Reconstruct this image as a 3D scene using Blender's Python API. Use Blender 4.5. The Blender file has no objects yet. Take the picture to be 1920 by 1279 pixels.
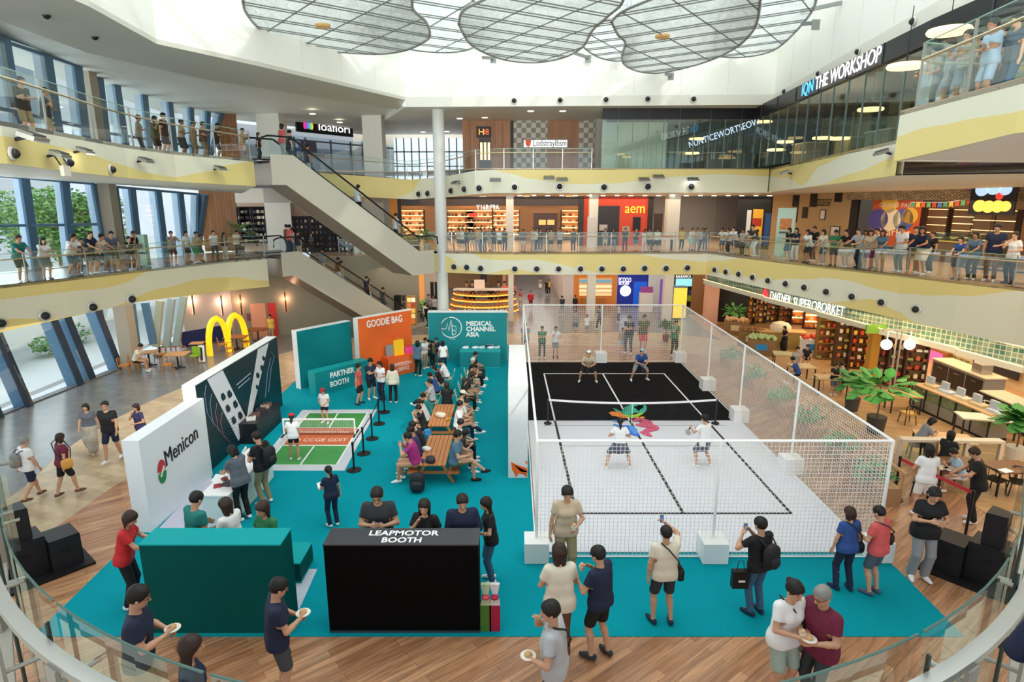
import bpy, bmesh, math, random
import numpy as np
from mathutils import Vector, Matrix
C = bpy.context.scene.collection
R = random.Random(7)
# ------------------------------------------------------------------ camera
F = 1155.0; HC = 8.88; TH = math.atan(274.5 / F); TT = math.tan(TH)
W, H = 1920.0, 1279.0
cd = bpy.data.cameras.new('camera'); cam = bpy.data.objects.new('camera', cd); C.objects.link(cam)
cam.location = (0, 0, HC); cam.rotation_euler = (math.pi / 2 - TH, 0, 0)
cd.sensor_width = 36; cd.lens = F / W * 36; cd.clip_end = 600; cd.clip_start = .1
bpy.context.scene.camera = cam
vs = bpy.context.scene.view_settings
vs.view_transform = 'Standard'; vs.look = 'None'; vs.gamma = 1; vs.use_curve_mapping = False
vs.exposure = 0.12
sc = bpy.context.scene
sc.cycles.max_bounces = 6; sc.cycles.diffuse_bounces = 4; sc.cycles.glossy_bounces = 2
sc.cycles.transmission_bounces = 2; sc.cycles.transparent_max_bounces = 16
sc.cycles.caustics_reflective = False; sc.cycles.caustics_refractive = False
sc.cycles.sample_clamp_indirect = 6
# ------------------------------------------------------------------ world, sun, area lights
w = bpy.data.worlds.new('sky'); bpy.context.scene.world = w; w.use_nodes = True
bg = w.node_tree.nodes['Background']; bg.inputs[0].default_value = (.83, .93, 1, 1); bg.inputs[1].default_value = 1.0
def sunlamp(rot, e, ang, col):
    l = bpy.data.lights.new('sun', 'SUN'); l.energy = e; l.angle = ang; l.color = col
    o = bpy.data.objects.new('sun', l); C.objects.link(o)
    o.rotation_euler = Vector(rot).to_track_quat('-Z', 'Y').to_euler(); return o
sunlamp((-.38, .66, -.56), 1.5, .03, (1, .95, .85))
def area(loc, d, sx, sy, e, col=(1, 1, 1), sp=0):
    l = bpy.data.lights.new('area', 'AREA'); l.shape = 'RECTANGLE'; l.size = sx; l.size_y = sy; l.energy = e; l.color = col
    o = bpy.data.objects.new('area', l); C.objects.link(o); o.location = loc
    o.rotation_euler = Vector(d).to_track_quat('-Z', 'Y').to_euler()
    if sp: l.spread = math.radians(sp)
    return o
area((0.5, 22, 20.5), (0, 0, -1), 26, 34, 5600, (1, 1, .98))          # daylight over the roof glazing
area((0, -5, 9.9), (0, 1, .05), 24, 2.8, 900, (1, .98, .94), 70)           # added fill lamp behind the camera, brightens the far galleries
area((-27, 26, 10), (1, 0, .02), 22, 14, 2500, (.85, .95, 1))         # daylight in front of the window wall
# gallery and shop lighting, warm
area((5, 41, 8.6), (0, 0, -1), 22, 5, 650, (1, .8, .58))
area((5, 41, 13.6), (0, 0, -1), 20, 6, 420, (1, .93, .82))
area((2.5, 64, 4.3), (0, 0, -1), 5, 22, 420, (1, .9, .85))  # added fill lamp, lifts the dark ground level corridor
area((4, 46, 4.1), (0, 0, -1), 26, 16, 1300, (1, .82, .66))
area((21, 31, 3.5), (0, 0, -1), 10, 14, 1150, (1, .76, .48))
area((19, 18, 3.5), (0, 0, -1), 8, 14, 520, (1, .82, .6))
area((10.8, 46, 8.6), (0, 0, -1), 4, 3, 160, (1, .93, .85))  # added fill lamp, brightens the second level corridor
area((19.5, 26, 8.6), (0, 0, -1), 6, 18, 520, (1, .8, .6))
area((-16, 28, 4.0), (0, 0, -1), 8, 14, 330, (1, .88, .74))
# ------------------------------------------------------------------ projection helpers
def Xw(px, T, z): return (px - W / 2) / F * (T * math.cos(TH) + (HC - z) * math.sin(TH))
def Zw(py, T):
    v = (py - H / 2) / F; return HC - T * (TT + v) / (1 - v * TT)
def P(px, py, T):
    z = Zw(py, T); return Vector((Xw(px, T, z), T, z))
def G(px, py, z=0.0):
    v = (py - H / 2) / F; T = (HC - z) * (1 - v * TT) / (TT + v); return Vector((Xw(px, T, z), T, z))
def XZ(x, T, z):
    Zc = T * math.cos(TH) + (HC - z) * math.sin(TH); return W / 2 + F * x / Zc
# ------------------------------------------------------------------ materials
def lin(h):
    if isinstance(h, str):
        c = [int(h[i:i + 2], 16) / 255 for i in (0, 2, 4)]
        return tuple(x / 12.92 if x <= .04045 else ((x + .055) / 1.055) ** 2.4 for x in c)
    return h
MC = {}
def M(h, rough=.6, metal=0, emit=0, spec=.4, var=0, scale=8, bump=0):
    key = (h, rough, metal, emit, spec, var, scale, bump)
    if key in MC: return MC[key]
    m = bpy.data.materials.new('mat_' + str(h)); m.use_nodes = True
    nt = m.node_tree; b = nt.nodes['Principled BSDF']; c = lin(h)
    b.inputs['Base Color'].default_value = (*c, 1); b.inputs['Roughness'].default_value = rough
    b.inputs['Metallic'].default_value = metal; b.inputs['Specular IOR Level'].default_value = spec
    if emit:
        b.inputs['Emission Color'].default_value = (*c, 1); b.inputs['Emission Strength'].default_value = emit
    if var or bump:
        tc = nt.nodes.new('ShaderNodeTexCoord'); n = nt.nodes.new('ShaderNodeTexNoise'); n.inputs['Scale'].default_value = scale
        n.inputs['Detail'].default_value = 4
        nt.links.new(tc.outputs['Object'], n.inputs['Vector'])
        if var:
            mx = nt.nodes.new('ShaderNodeMix'); mx.data_type = 'RGBA'
            mx.inputs['A'].default_value = (*[x * (1 - var) for x in c], 1); mx.inputs['B'].default_value = (*[min(1, x * (1 + var)) for x in c], 1)
            nt.links.new(n.outputs['Fac'], mx.inputs['Factor']); nt.links.new(mx.outputs['Result'], b.inputs['Base Color'])
        if bump:
            bp = nt.nodes.new('ShaderNodeBump'); bp.inputs['Strength'].default_value = bump
            nt.links.new(n.outputs['Fac'], bp.inputs['Height']); nt.links.new(bp.outputs['Normal'], b.inputs['Normal'])
    MC[key] = m; return m
def glass(name='glass', tint=(.93, .98, .96), gl=.10, rough=.02):
    m = bpy.data.materials.new(name); m.use_nodes = True; nt = m.node_tree
    for n in list(nt.nodes): nt.nodes.remove(n)
    o = nt.nodes.new('ShaderNodeOutputMaterial'); t = nt.nodes.new('ShaderNodeBsdfTransparent'); g = nt.nodes.new('ShaderNodeBsdfGlossy')
    t.inputs[0].default_value = (*tint, 1); g.inputs['Roughness'].default_value = rough; g.inputs[0].default_value = (.9, 1, .97, 1)
    mx = nt.nodes.new('ShaderNodeMixShader'); lw = nt.nodes.new('ShaderNodeLayerWeight'); lw.inputs[0].default_value = .25
    mp = nt.nodes.new('ShaderNodeMath'); mp.operation = 'MULTIPLY_ADD'; mp.inputs[1].default_value = .35; mp.inputs[2].default_value = gl
    nt.links.new(lw.outputs['Fresnel'], mp.inputs[0]); nt.links.new(mp.outputs[0], mx.inputs[0])
    nt.links.new(t.outputs[0], mx.inputs[1]); nt.links.new(g.outputs[0], mx.inputs[2]); nt.links.new(mx.outputs[0], o.inputs[0]); return m
def mesh_screen(name, col, alpha):
    m = bpy.data.materials.new(name); m.use_nodes = True; nt = m.node_tree
    b = nt.nodes['Principled BSDF']; b.inputs['Base Color'].default_value = (*col, 1); b.inputs['Roughness'].default_value = .6
    o = nt.nodes['Material Output']; t = nt.nodes.new('ShaderNodeBsdfTransparent'); mx = nt.nodes.new('ShaderNodeMixShader'); mx.inputs[0].default_value = alpha
    tc = nt.nodes.new('ShaderNodeTexCoord'); vo = nt.nodes.new('ShaderNodeTexVoronoi'); vo.inputs['Scale'].default_value = 9
    mr = nt.nodes.new('ShaderNodeMapRange'); mr.inputs['From Min'].default_value = .1; mr.inputs['From Max'].default_value = .6
    mr.inputs['To Min'].default_value = alpha - .15; mr.inputs['To Max'].default_value = alpha + .2
    nt.links.new(tc.outputs['Object'], vo.inputs['Vector']); nt.links.new(vo.outputs['Distance'], mr.inputs['Value']); nt.links.new(mr.outputs[0], mx.inputs[0])
    tl = nt.nodes.new('ShaderNodeBsdfTranslucent'); tl.inputs[0].default_value = (*col, 1); m2 = nt.nodes.new('ShaderNodeMixShader'); m2.inputs[0].default_value = .55
    nt.links.new(b.outputs[0], m2.inputs[1]); nt.links.new(tl.outputs[0], m2.inputs[2])
    nt.links.new(t.outputs[0], mx.inputs[1]); nt.links.new(m2.outputs[0], mx.inputs[2]); nt.links.new(mx.outputs[0], o.inputs[0]); return m
def brickmat(name, c1, c2, mortar, sx, sy, rot=0, rough=.35, msize=.004, offset=.5, noise=.25, grain=0, wall=None):
    """tiles or planks on a floor or wall, sizes in metres"""
    m = bpy.data.materials.new(name); m.use_nodes = True; nt = m.node_tree; b = nt.nodes['Principled BSDF']
    b.inputs['Roughness'].default_value = rough
    tc = nt.nodes.new('ShaderNodeTexCoord'); mp = nt.nodes.new('ShaderNodeMapping'); mp.inputs['Rotation'].default_value = rot if isinstance(rot, tuple) else (0, 0, rot)
    br = nt.nodes.new('ShaderNodeTexBrick'); br.offset = offset
    br.inputs['Color1'].default_value = (*lin(c1), 1); br.inputs['Color2'].default_value = (*lin(c2), 1); br.inputs['Mortar'].default_value = (*lin(mortar), 1)
    br.inputs['Scale'].default_value = 1; br.inputs['Mortar Size'].default_value = msize; br.inputs['Brick Width'].default_value = sx; br.inputs['Row Height'].default_value = sy
    br.inputs['Bias'].default_value = 0
    if wall is not None:      # u along the wall's own direction, v upwards
        vd = nt.nodes.new('ShaderNodeVectorMath'); vd.operation = 'DOT_PRODUCT'; vd.inputs[1].default_value = (math.cos(wall), math.sin(wall), 0)
        sp = nt.nodes.new('ShaderNodeSeparateXYZ'); cb = nt.nodes.new('ShaderNodeCombineXYZ')
        nt.links.new(tc.outputs['Object'], vd.inputs[0]); nt.links.new(tc.outputs['Object'], sp.inputs[0])
        nt.links.new(vd.outputs['Value'], cb.inputs[0]); nt.links.new(sp.outputs[2], cb.inputs[1]); nt.links.new(cb.outputs[0], mp.inputs[0])
    else: nt.links.new(tc.outputs['Object'], mp.inputs[0])
    nt.links.new(mp.outputs[0], br.inputs['Vector'])
    out = br.outputs['Color']
    n = nt.nodes.new('ShaderNodeTexNoise'); n.inputs['Scale'].default_value = 2.2; n.inputs['Detail'].default_value = 6
    if grain:
        m2 = nt.nodes.new('ShaderNodeMapping'); m2.inputs['Scale'].default_value = (.35, grain, 1)
        nt.links.new(mp.outputs[0], m2.inputs[0]); nt.links.new(m2.outputs[0], n.inputs['Vector']); n.inputs['Distortion'].default_value = 1.2
    else: nt.links.new(mp.outputs[0], n.inputs['Vector'])
    mx = nt.nodes.new('ShaderNodeMix'); mx.data_type = 'RGBA'; mx.blend_type = 'MULTIPLY'; mx.inputs['Factor'].default_value = 1
    cr = nt.nodes.new('ShaderNodeMapRange'); cr.inputs['From Min'].default_value = .3; cr.inputs['From Max'].default_value = .7
    cr.inputs['To Min'].default_value = 1 - noise; cr.inputs['To Max'].default_value = 1 + noise
    nt.links.new(n.outputs['Fac'], cr.inputs['Value']); nt.links.new(out, mx.inputs['A']); nt.links.new(cr.outputs[0], mx.inputs['B'])
    nt.links.new(mx.outputs['Result'], b.inputs['Base Color'])
    return m
def checker(name, c1, c2, s):
    m = bpy.data.materials.new(name); m.use_nodes = True; nt = m.node_tree; b = nt.nodes['Principled BSDF']
    tc = nt.nodes.new('ShaderNodeTexCoord'); ch = nt.nodes.new('ShaderNodeTexChecker'); ch.inputs['Scale'].default_value = s
    ch.inputs[1].default_value = (*lin(c1), 1); ch.inputs[2].default_value = (*lin(c2), 1)
    nt.links.new(tc.outputs['Object'], ch.inputs[0]); nt.links.new(ch.outputs[0], b.inputs['Base Color']); return m
# ------------------------------------------------------------------ object helpers
class MB:
    """collects shapes for ONE mesh object"""
    def __init__(s): s.v = []; s.f = []; s.mi = []; s.cur = 0
    def add(s, vs_, fs):
        o = len(s.v); s.v += [tuple(v) for v in vs_]
        for f in fs: s.f.append([i + o for i in f]); s.mi.append(s.cur)
        return s
    def box(s, c, d, rz=0, rx=0):
        hx, hy, hz = d[0] / 2, d[1] / 2, d[2] / 2
        m = Matrix.Translation(c) @ Matrix.Rotation(rz, 4, 'Z') @ Matrix.Rotation(rx, 4, 'X')
        vv = [m @ Vector((x, y, z)) for x in (-hx, hx) for y in (-hy, hy) for z in (-hz, hz)]
        return s.add(vv, [(0, 1, 3, 2), (4, 6, 7, 5), (0, 4, 5, 1), (2, 3, 7, 6), (0, 2, 6, 4), (1, 5, 7, 3)])
    def b2(s, x0, x1, y0, y1, z0, z1): return s.box(((x0 + x1) / 2, (y0 + y1) / 2, (z0 + z1) / 2), (x1 - x0, y1 - y0, z1 - z0))
    def bar(s, a, b, w, h=None, up=(0, 0, 1)):
        a = Vector(a); b = Vector(b); d = b - a; h = h or w
        if d.length < 1e-6: return s
        dn = d.normalized(); upv = Vector(up)
        if abs(dn.dot(upv)) > .98: upv = Vector((0, 1, 0))
        sx = dn.cross(upv).normalized(); sz = sx.cross(dn)
        vv = [p + sx * i * w / 2 + sz * j * h / 2 for p in (a, b) for i, j in ((-1, -1), (1, -1), (1, 1), (-1, 1))]
        return s.add(vv, [(0, 3, 2, 1), (4, 5, 6, 7), (0, 1, 5, 4), (1, 2, 6, 5), (2, 3, 7, 6), (3, 0, 4, 7)])
    def tube(s, pts, r, n=8, caps=True, r2=None):
        pts = [Vector(p) for p in pts]; rings = []
        for i, p in enumerate(pts):
            d = (pts[min(i + 1, len(pts) - 1)] - pts[max(i - 1, 0)]).normalized()
            up = Vector((0, 0, 1)) if abs(d.z) < .9 else Vector((0, 1, 0))
            sx = d.cross(up).normalized(); sz = sx.cross(d)
            rr = r if r2 is None else r + (r2 - r) * i / max(1, len(pts) - 1)
            rings.append([p + (sx * math.cos(a) + sz * math.sin(a)) * rr for a in [2 * math.pi * k / n for k in range(n)]])
        vv = [v for rg in rings for v in rg]; fs = []
        for i in range(len(pts) - 1):
            for k in range(n): fs.append((i * n + k, i * n + (k + 1) % n, (i + 1) * n + (k + 1) % n, (i + 1) * n + k))
        if caps: fs.append(tuple(range(n - 1, -1, -1))); fs.append(tuple(range((len(pts) - 1) * n, len(pts) * n)))
        return s.add(vv, fs)
    def lathe(s, c, prof, n=16, ax=None):
        """prof: (r, h) list, around z or around the axis ax"""
        c = Vector(c); q = Vector(ax).to_track_quat('Z', 'Y') if ax is not None else None; vv = []
        for r, h in prof:
            for k in range(n):
                p = Vector((r * math.cos(2 * math.pi * k / n), r * math.sin(2 * math.pi * k / n), h))
                vv.append(c + (q @ p if q else p))
        fs = [(i * n + k, i * n + (k + 1) % n, (i + 1) * n + (k + 1) % n, (i + 1) * n + k) for i in range(len(prof) - 1) for k in range(n)]
        fs.append(tuple(range(n - 1, -1, -1))); fs.append(tuple(range((len(prof) - 1) * n, len(prof) * n)))
        return s.add(vv, fs)
    def prism(s, pts, d):
        """polygon pts swept by the vector d"""
        n = len(pts); d = Vector(d); a = [Vector(p) for p in pts]; b = [p + d for p in a]
        return s.add(a + b, [tuple(range(n - 1, -1, -1)), tuple(range(n, 2 * n))] + [(i, (i + 1) % n, n + (i + 1) % n, n + i) for i in range(n)])
    def quad(s, *p): return s.add(p, [tuple(range(len(p)))])
    def ball(s, c, r, n=10, sz=1, sx=1, sy=1, pw=1):
        q = lambda t: math.copysign(abs(t) ** pw, t); m = max(4, n // 2 + 1); o = len(s.v); c = Vector(c)
        vv = [c + Vector((0, 0, -r * sz))]
        for i in range(1, m):
            a = math.pi * i / m
            for k in range(n): b = 2 * math.pi * k / n; vv.append(c + Vector((sx * r * q(math.sin(a)) * q(math.cos(b)), sy * r * q(math.sin(a)) * q(math.sin(b)), -r * sz * q(math.cos(a)))))
        vv.append(c + Vector((0, 0, r * sz))); fs = []
        for k in range(n):
            fs.append((0, 1 + (k + 1) % n, 1 + k)); l = 1 + (m - 2) * n; fs.append((len(vv) - 1, l + k, l + (k + 1) % n))
        for i in range(m - 2):
            for k in range(n): a = 1 + i * n; fs.append((a + k, a + (k + 1) % n, a + n + (k + 1) % n, a + n + k))
        return s.add(vv, fs)
    def mat(s, i): s.cur = i; return s
    def mesh(s, name, mats, smooth=False, fix=True):
        me = bpy.data.meshes.new(name); me.from_pydata(s.v, [], s.f)
        for m in (mats if isinstance(mats, (list, tuple)) else [mats]): me.materials.append(m)
        me.polygons.foreach_set('material_index', s.mi)
        if fix and len(s.f) > 1:
            bm = bmesh.new(); bm.from_mesh(me); bmesh.ops.recalc_face_normals(bm, faces=bm.faces); bm.to_mesh(me); bm.free()
        if smooth: me.polygons.foreach_set('use_smooth', [True] * len(me.polygons))
        me.update(); return me
    def build(s, name, mats, parent=None, smooth=False, **kw):
        o = bpy.data.objects.new(name, s.mesh(name, mats, smooth)); C.objects.link(o)
        if parent is not None:
            o.parent = parent
            if parent.name in WORLD: o.matrix_parent_inverse = Matrix.Translation(-parent.location)
        if kw: tag(o, **kw)
        return o
WORLD = set()      # empties whose parts are written in world coordinates
def tag(o, label=None, cat=None, group=None, kind=None):
    if label: o['label'] = label
    if cat: o['category'] = cat
    if group: o['group'] = group
    if kind: o['kind'] = kind
    return o
def wempty(*a, **k):
    e = empty(*a, **k); WORLD.add(e.name); return e
def empty(name, label, cat, loc=(0, 0, 0), rz=0, group=None, s=1):
    o = bpy.data.objects.new(name, None); C.objects.link(o); o.location = loc; o.rotation_euler = (0, 0, rz); o.scale = (s, s, s)
    o.empty_display_size = .1
    return tag(o, label, cat, group)
KIDS = {}
def copy_tree(o, parent=None, loc=None, rz=None, label=None, s=None):
    c = o.copy(); C.objects.link(c)
    if parent is not None: c.parent = parent
    if loc is not None: c.location = loc
    if rz is not None: c.rotation_euler = (0, 0, rz)
    if s is not None: c.scale = (s, s, s)
    if label: c['label'] = label
    for ch in KIDS.get(o.name, ()): copy_tree(ch, c)
    return c
def remember(o):
    """note the children of a finished prototype so that copies can be made of it"""
    def rec(x):
        KIDS[x.name] = list(x.children)
        for y in x.children: rec(y)
    rec(o); return o
def struct(name, mb, mats, **kw):
    o = mb.build(name, mats, **kw); o['kind'] = 'structure'; return o
def text(s, loc, right, up, size, m, parent=None, ext=.01, off=0.0, name='lettering', align='CENTER', spacing=1.0, line=1.0, width=None):
    cu = bpy.data.curves.new(name, 'FONT'); cu.body = s; cu.size = size; cu.extrude = ext; cu.offset = off
    cu.align_x = align; cu.align_y = 'CENTER'; cu.space_character = spacing; cu.space_line = line; cu.resolution_u = 3
    cu.materials.append(m)
    o = bpy.data.objects.new(name, cu); C.objects.link(o)
    r = Vector(right).normalized(); u = Vector(up).normalized(); n = r.cross(u).normalized(); u = n.cross(r)
    mt = Matrix((r, u, n)).transposed().to_4x4(); mt.translation = Vector(loc)
    if width:
        bpy.context.view_layer.update()
        wd = o.dimensions.x
        if wd > 0: mt = mt @ Matrix.Diagonal((width / wd, 1, 1, 1))
    if parent is not None:
        o.parent = parent
        mt = (Matrix.LocRotScale(parent.location, parent.rotation_euler, parent.scale) if parent.parent is None else Matrix.Identity(4)).inverted() @ mt
    bpy.context.view_layer.update(); me = bpy.data.meshes.new_from_object(o.evaluated_get(bpy.context.evaluated_depsgraph_get()))
    q = bpy.data.objects.new('_', me); C.objects.link(q); q.parent = o.parent; bpy.data.objects.remove(o); q.name = name; me.name = name; q.matrix_local = mt
    return q
def smooth_path(pts, n=6):
    """Catmull-Rom through the points"""
    out = []; pts = [Vector(p) for p in pts]
    for i in range(len(pts) - 1):
        p0 = pts[max(i - 1, 0)]; p1 = pts[i]; p2 = pts[i + 1]; p3 = pts[min(i + 2, len(pts) - 1)]
        for k in range(n):
            t = k / n; out.append(.5 * ((2 * p1) + (p2 - p0) * t + (2 * p0 - 5 * p1 + 4 * p2 - p3) * t * t + (3 * p1 - p0 - 3 * p2 + p3) * t ** 3))
    out.append(pts[-1]); return out
def interp(tab, x):
    """piecewise linear over rows (x, a, b, ...)"""
    if x <= tab[0][0]: return tab[0][1:]
    for a, b in zip(tab, tab[1:]):
        if x <= b[0]:
            t = (x - a[0]) / (b[0] - a[0]); t = t * t * (3 - 2 * t)
            return tuple(p + (q - p) * t for p, q in zip(a[1:], b[1:]))
    return tab[-1][1:]
WHITE = M('f0efe4', .55, var=.03, scale=.6); CREAM = M('e9e7cf', .5); YELL = M('ecd98f', .5)
STEEL = M('b4b4ae', .3, metal=.9); DARK = M('1c1d1f', .5); BLACK = M('0b0b0c', .45); WHT = M('f4f4f2', .5)
GLASS = glass(); GLASSG = glass('green_glass', (.80, .90, .84), .14); GLASSB = glass('blue_glass', (.90, .96, 1), .06)
TEAL = M('00919f', .9, spec=.1, var=.05, scale=1.5); TEALP = M('047a80', .6, spec=.2); ORNG = M('e8682a', .5)
# ================================================================== SETTING
Z2, Z3, ZW = 5.57, 10.35, 14.1
WOOD = brickmat('walnut_planks', '9b6a48', 'b98a66', '6d4832', 2.4, .2, math.radians(-38), .35, .004, noise=.38, grain=5)
TILEG = brickmat('grey_floor_tiles', '6f7070', '7c7b78', '5c5c5b', 1.2, .6, .2, .22, .006, noise=.12)
BEIGE = brickmat('beige_floor_tiles', 'a99272', 'c2ab88', '9a8468', 1.3, .3, .35, .3, .004, noise=.16)
LFLOOR = brickmat('gallery_floor', 'b39a7d', 'bfa68a', '9b846b', .9, .9, 0, .25, .006, noise=.1)
def flat(name, pts, z, m, th=.12):
    return struct(name, MB().prism([(p[0], p[1], z) for p in pts], (0, 0, -th)), m)
# ground floor, three finishes as rings around the event area
flat('floor', [(-22.6, -4), (40, -4), (40, 90), (-21.5, 90), (-21.0, 31), (-22.0, 18)], -.004, TILEG)
ring_out = smooth_path([(-15.0, -2, 0), (-15.2, 9, 0), G(0, 946), G(150, 825), G(355, 722), G(620, 640), G(800, 628), G(1047, 625), G(1240, 625), G(1400, 650), (16.5, 26, 0), (17.6, 12, 0), (16, -2, 0)], 5)
flat('floor', [(p.x, p.y) for p in ring_out], .004, BEIGE, .008)
ring_in = smooth_path([(-13.6, -2, 0), (-13.2, 9, 0), G(110, 985), G(245, 893), G(540, 720), G(760, 655), G(985, 647), G(1235, 655), (12.5, 31, 0), (14.6, 24, 0), (15.2, 12, 0), (14, -2, 0)], 5)
flat('floor', [(p.x, p.y) for p in ring_in], .010, WOOD, .006)
def seg(nodes, z, n=10):
    """nodes (px, ytop, ybot[, T]) -> list of samples (px, top point, bottom point)"""
    pts = []
    for nd in nodes:
        T = nd[3] if len(nd) > 3 else G(nd[0], nd[1], z).y
        a = P(nd[0], nd[1], T); pts.append((a, Zw(nd[2], T)))
    out = []
    for (a, za), (b, zb) in zip(pts, pts[1:]):
        for k in range(n):
            t = k / n; p = a.lerp(b, t); out.append((p, za + (zb - za) * t))
    out.append(pts[-1]); return out
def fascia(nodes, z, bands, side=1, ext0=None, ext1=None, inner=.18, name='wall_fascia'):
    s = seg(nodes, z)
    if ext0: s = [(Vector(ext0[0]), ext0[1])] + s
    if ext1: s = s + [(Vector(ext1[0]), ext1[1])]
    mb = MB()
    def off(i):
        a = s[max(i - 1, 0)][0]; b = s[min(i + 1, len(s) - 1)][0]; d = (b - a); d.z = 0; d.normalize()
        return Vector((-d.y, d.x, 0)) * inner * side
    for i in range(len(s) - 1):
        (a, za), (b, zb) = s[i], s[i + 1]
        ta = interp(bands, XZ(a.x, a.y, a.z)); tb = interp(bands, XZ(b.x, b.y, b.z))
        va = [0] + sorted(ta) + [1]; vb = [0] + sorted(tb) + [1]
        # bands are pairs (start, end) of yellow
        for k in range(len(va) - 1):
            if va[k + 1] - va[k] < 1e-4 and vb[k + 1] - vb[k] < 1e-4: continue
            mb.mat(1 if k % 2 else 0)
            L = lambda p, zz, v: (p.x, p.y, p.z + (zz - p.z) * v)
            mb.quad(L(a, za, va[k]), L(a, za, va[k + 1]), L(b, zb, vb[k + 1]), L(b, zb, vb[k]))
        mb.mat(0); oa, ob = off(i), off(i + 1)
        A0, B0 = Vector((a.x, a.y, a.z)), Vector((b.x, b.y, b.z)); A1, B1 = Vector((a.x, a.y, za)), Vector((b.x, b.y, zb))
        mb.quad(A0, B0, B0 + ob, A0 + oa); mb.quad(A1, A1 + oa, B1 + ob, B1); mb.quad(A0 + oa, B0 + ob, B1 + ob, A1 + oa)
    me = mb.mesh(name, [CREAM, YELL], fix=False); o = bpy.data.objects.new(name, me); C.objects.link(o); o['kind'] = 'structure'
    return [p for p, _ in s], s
def gal(front, back, z, m, name='floor', th=.1):
    return struct(name, MB().prism([(p[0], p[1], z) for p in list(front) + list(back)], (0, 0, -th)), m)
def soffit(front, back, name='ceiling', m=None):
    """front: samples (point, z bottom); back: list of points with z"""
    mb = MB(); f = [Vector((p.x, p.y, zb)) for p, zb in front]; n = len(f)
    bk = [Vector(back[0]).lerp(Vector(back[-1]), i / (n - 1)) if len(back) == 2 else None for i in range(n)]
    if len(back) > 2:
        cum = [0]
        for a, b in zip(back, back[1:]): cum.append(cum[-1] + (Vector(b) - Vector(a)).length)
        for i in range(n):
            t = i / (n - 1) * cum[-1]; k = max(j for j in range(len(back)) if cum[j] <= t + 1e-9); k = min(k, len(back) - 2)
            bk[i] = Vector(back[k]).lerp(Vector(back[k + 1]), (t - cum[k]) / (cum[k + 1] - cum[k]))
    for i in range(n - 1): mb.quad(f[i], f[i + 1], bk[i + 1], bk[i]); mb.quad(f[i] + Vector((0, 0, .05)), bk[i] + Vector((0, 0, .05)), bk[i + 1] + Vector((0, 0, .05)), f[i + 1] + Vector((0, 0, .05)))
    me = mb.mesh(name, m or WHITE, fix=False); o = bpy.data.objects.new(name, me); C.objects.link(o); o['kind'] = 'structure'; return o
# second-level slab edges
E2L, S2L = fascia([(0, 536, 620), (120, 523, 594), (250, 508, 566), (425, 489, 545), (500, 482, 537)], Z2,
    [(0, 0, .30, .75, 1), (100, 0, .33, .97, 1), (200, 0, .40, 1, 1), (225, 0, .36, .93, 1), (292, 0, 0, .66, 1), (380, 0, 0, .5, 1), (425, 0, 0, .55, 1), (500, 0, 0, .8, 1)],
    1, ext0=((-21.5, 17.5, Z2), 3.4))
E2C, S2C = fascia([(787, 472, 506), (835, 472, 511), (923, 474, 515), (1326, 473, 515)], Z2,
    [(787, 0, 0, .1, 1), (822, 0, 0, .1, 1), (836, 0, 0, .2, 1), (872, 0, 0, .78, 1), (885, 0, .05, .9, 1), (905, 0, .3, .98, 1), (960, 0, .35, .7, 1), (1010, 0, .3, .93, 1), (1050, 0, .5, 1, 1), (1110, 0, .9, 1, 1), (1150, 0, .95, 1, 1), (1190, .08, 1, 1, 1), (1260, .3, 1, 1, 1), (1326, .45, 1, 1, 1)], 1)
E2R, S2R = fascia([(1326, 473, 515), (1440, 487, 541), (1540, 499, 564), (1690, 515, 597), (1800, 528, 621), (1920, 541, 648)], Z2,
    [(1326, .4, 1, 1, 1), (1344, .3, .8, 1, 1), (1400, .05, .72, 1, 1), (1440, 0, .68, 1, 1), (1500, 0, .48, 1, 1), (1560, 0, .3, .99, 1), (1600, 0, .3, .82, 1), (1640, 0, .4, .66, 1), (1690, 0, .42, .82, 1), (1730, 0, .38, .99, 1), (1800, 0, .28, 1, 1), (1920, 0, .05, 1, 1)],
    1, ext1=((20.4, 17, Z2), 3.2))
# third-level slab edges
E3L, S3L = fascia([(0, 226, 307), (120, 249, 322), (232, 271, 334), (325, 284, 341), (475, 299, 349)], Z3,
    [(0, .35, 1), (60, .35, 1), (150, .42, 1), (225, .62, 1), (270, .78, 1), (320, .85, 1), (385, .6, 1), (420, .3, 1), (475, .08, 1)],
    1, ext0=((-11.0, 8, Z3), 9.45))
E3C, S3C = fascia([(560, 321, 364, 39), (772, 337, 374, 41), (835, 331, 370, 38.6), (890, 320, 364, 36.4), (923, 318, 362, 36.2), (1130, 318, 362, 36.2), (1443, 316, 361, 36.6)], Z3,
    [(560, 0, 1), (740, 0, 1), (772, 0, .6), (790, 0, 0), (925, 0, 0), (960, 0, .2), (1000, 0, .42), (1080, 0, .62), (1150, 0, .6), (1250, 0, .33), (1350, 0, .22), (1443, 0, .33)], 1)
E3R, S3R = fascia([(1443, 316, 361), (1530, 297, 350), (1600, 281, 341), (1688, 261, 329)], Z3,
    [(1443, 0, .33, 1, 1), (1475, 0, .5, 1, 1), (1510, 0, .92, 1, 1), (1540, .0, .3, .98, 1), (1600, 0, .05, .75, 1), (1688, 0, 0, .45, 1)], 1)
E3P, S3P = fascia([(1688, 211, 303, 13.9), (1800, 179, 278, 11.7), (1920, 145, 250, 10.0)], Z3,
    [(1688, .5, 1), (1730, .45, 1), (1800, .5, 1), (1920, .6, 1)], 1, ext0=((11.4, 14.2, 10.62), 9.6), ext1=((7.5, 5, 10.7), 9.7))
Z3P = 10.62
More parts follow.
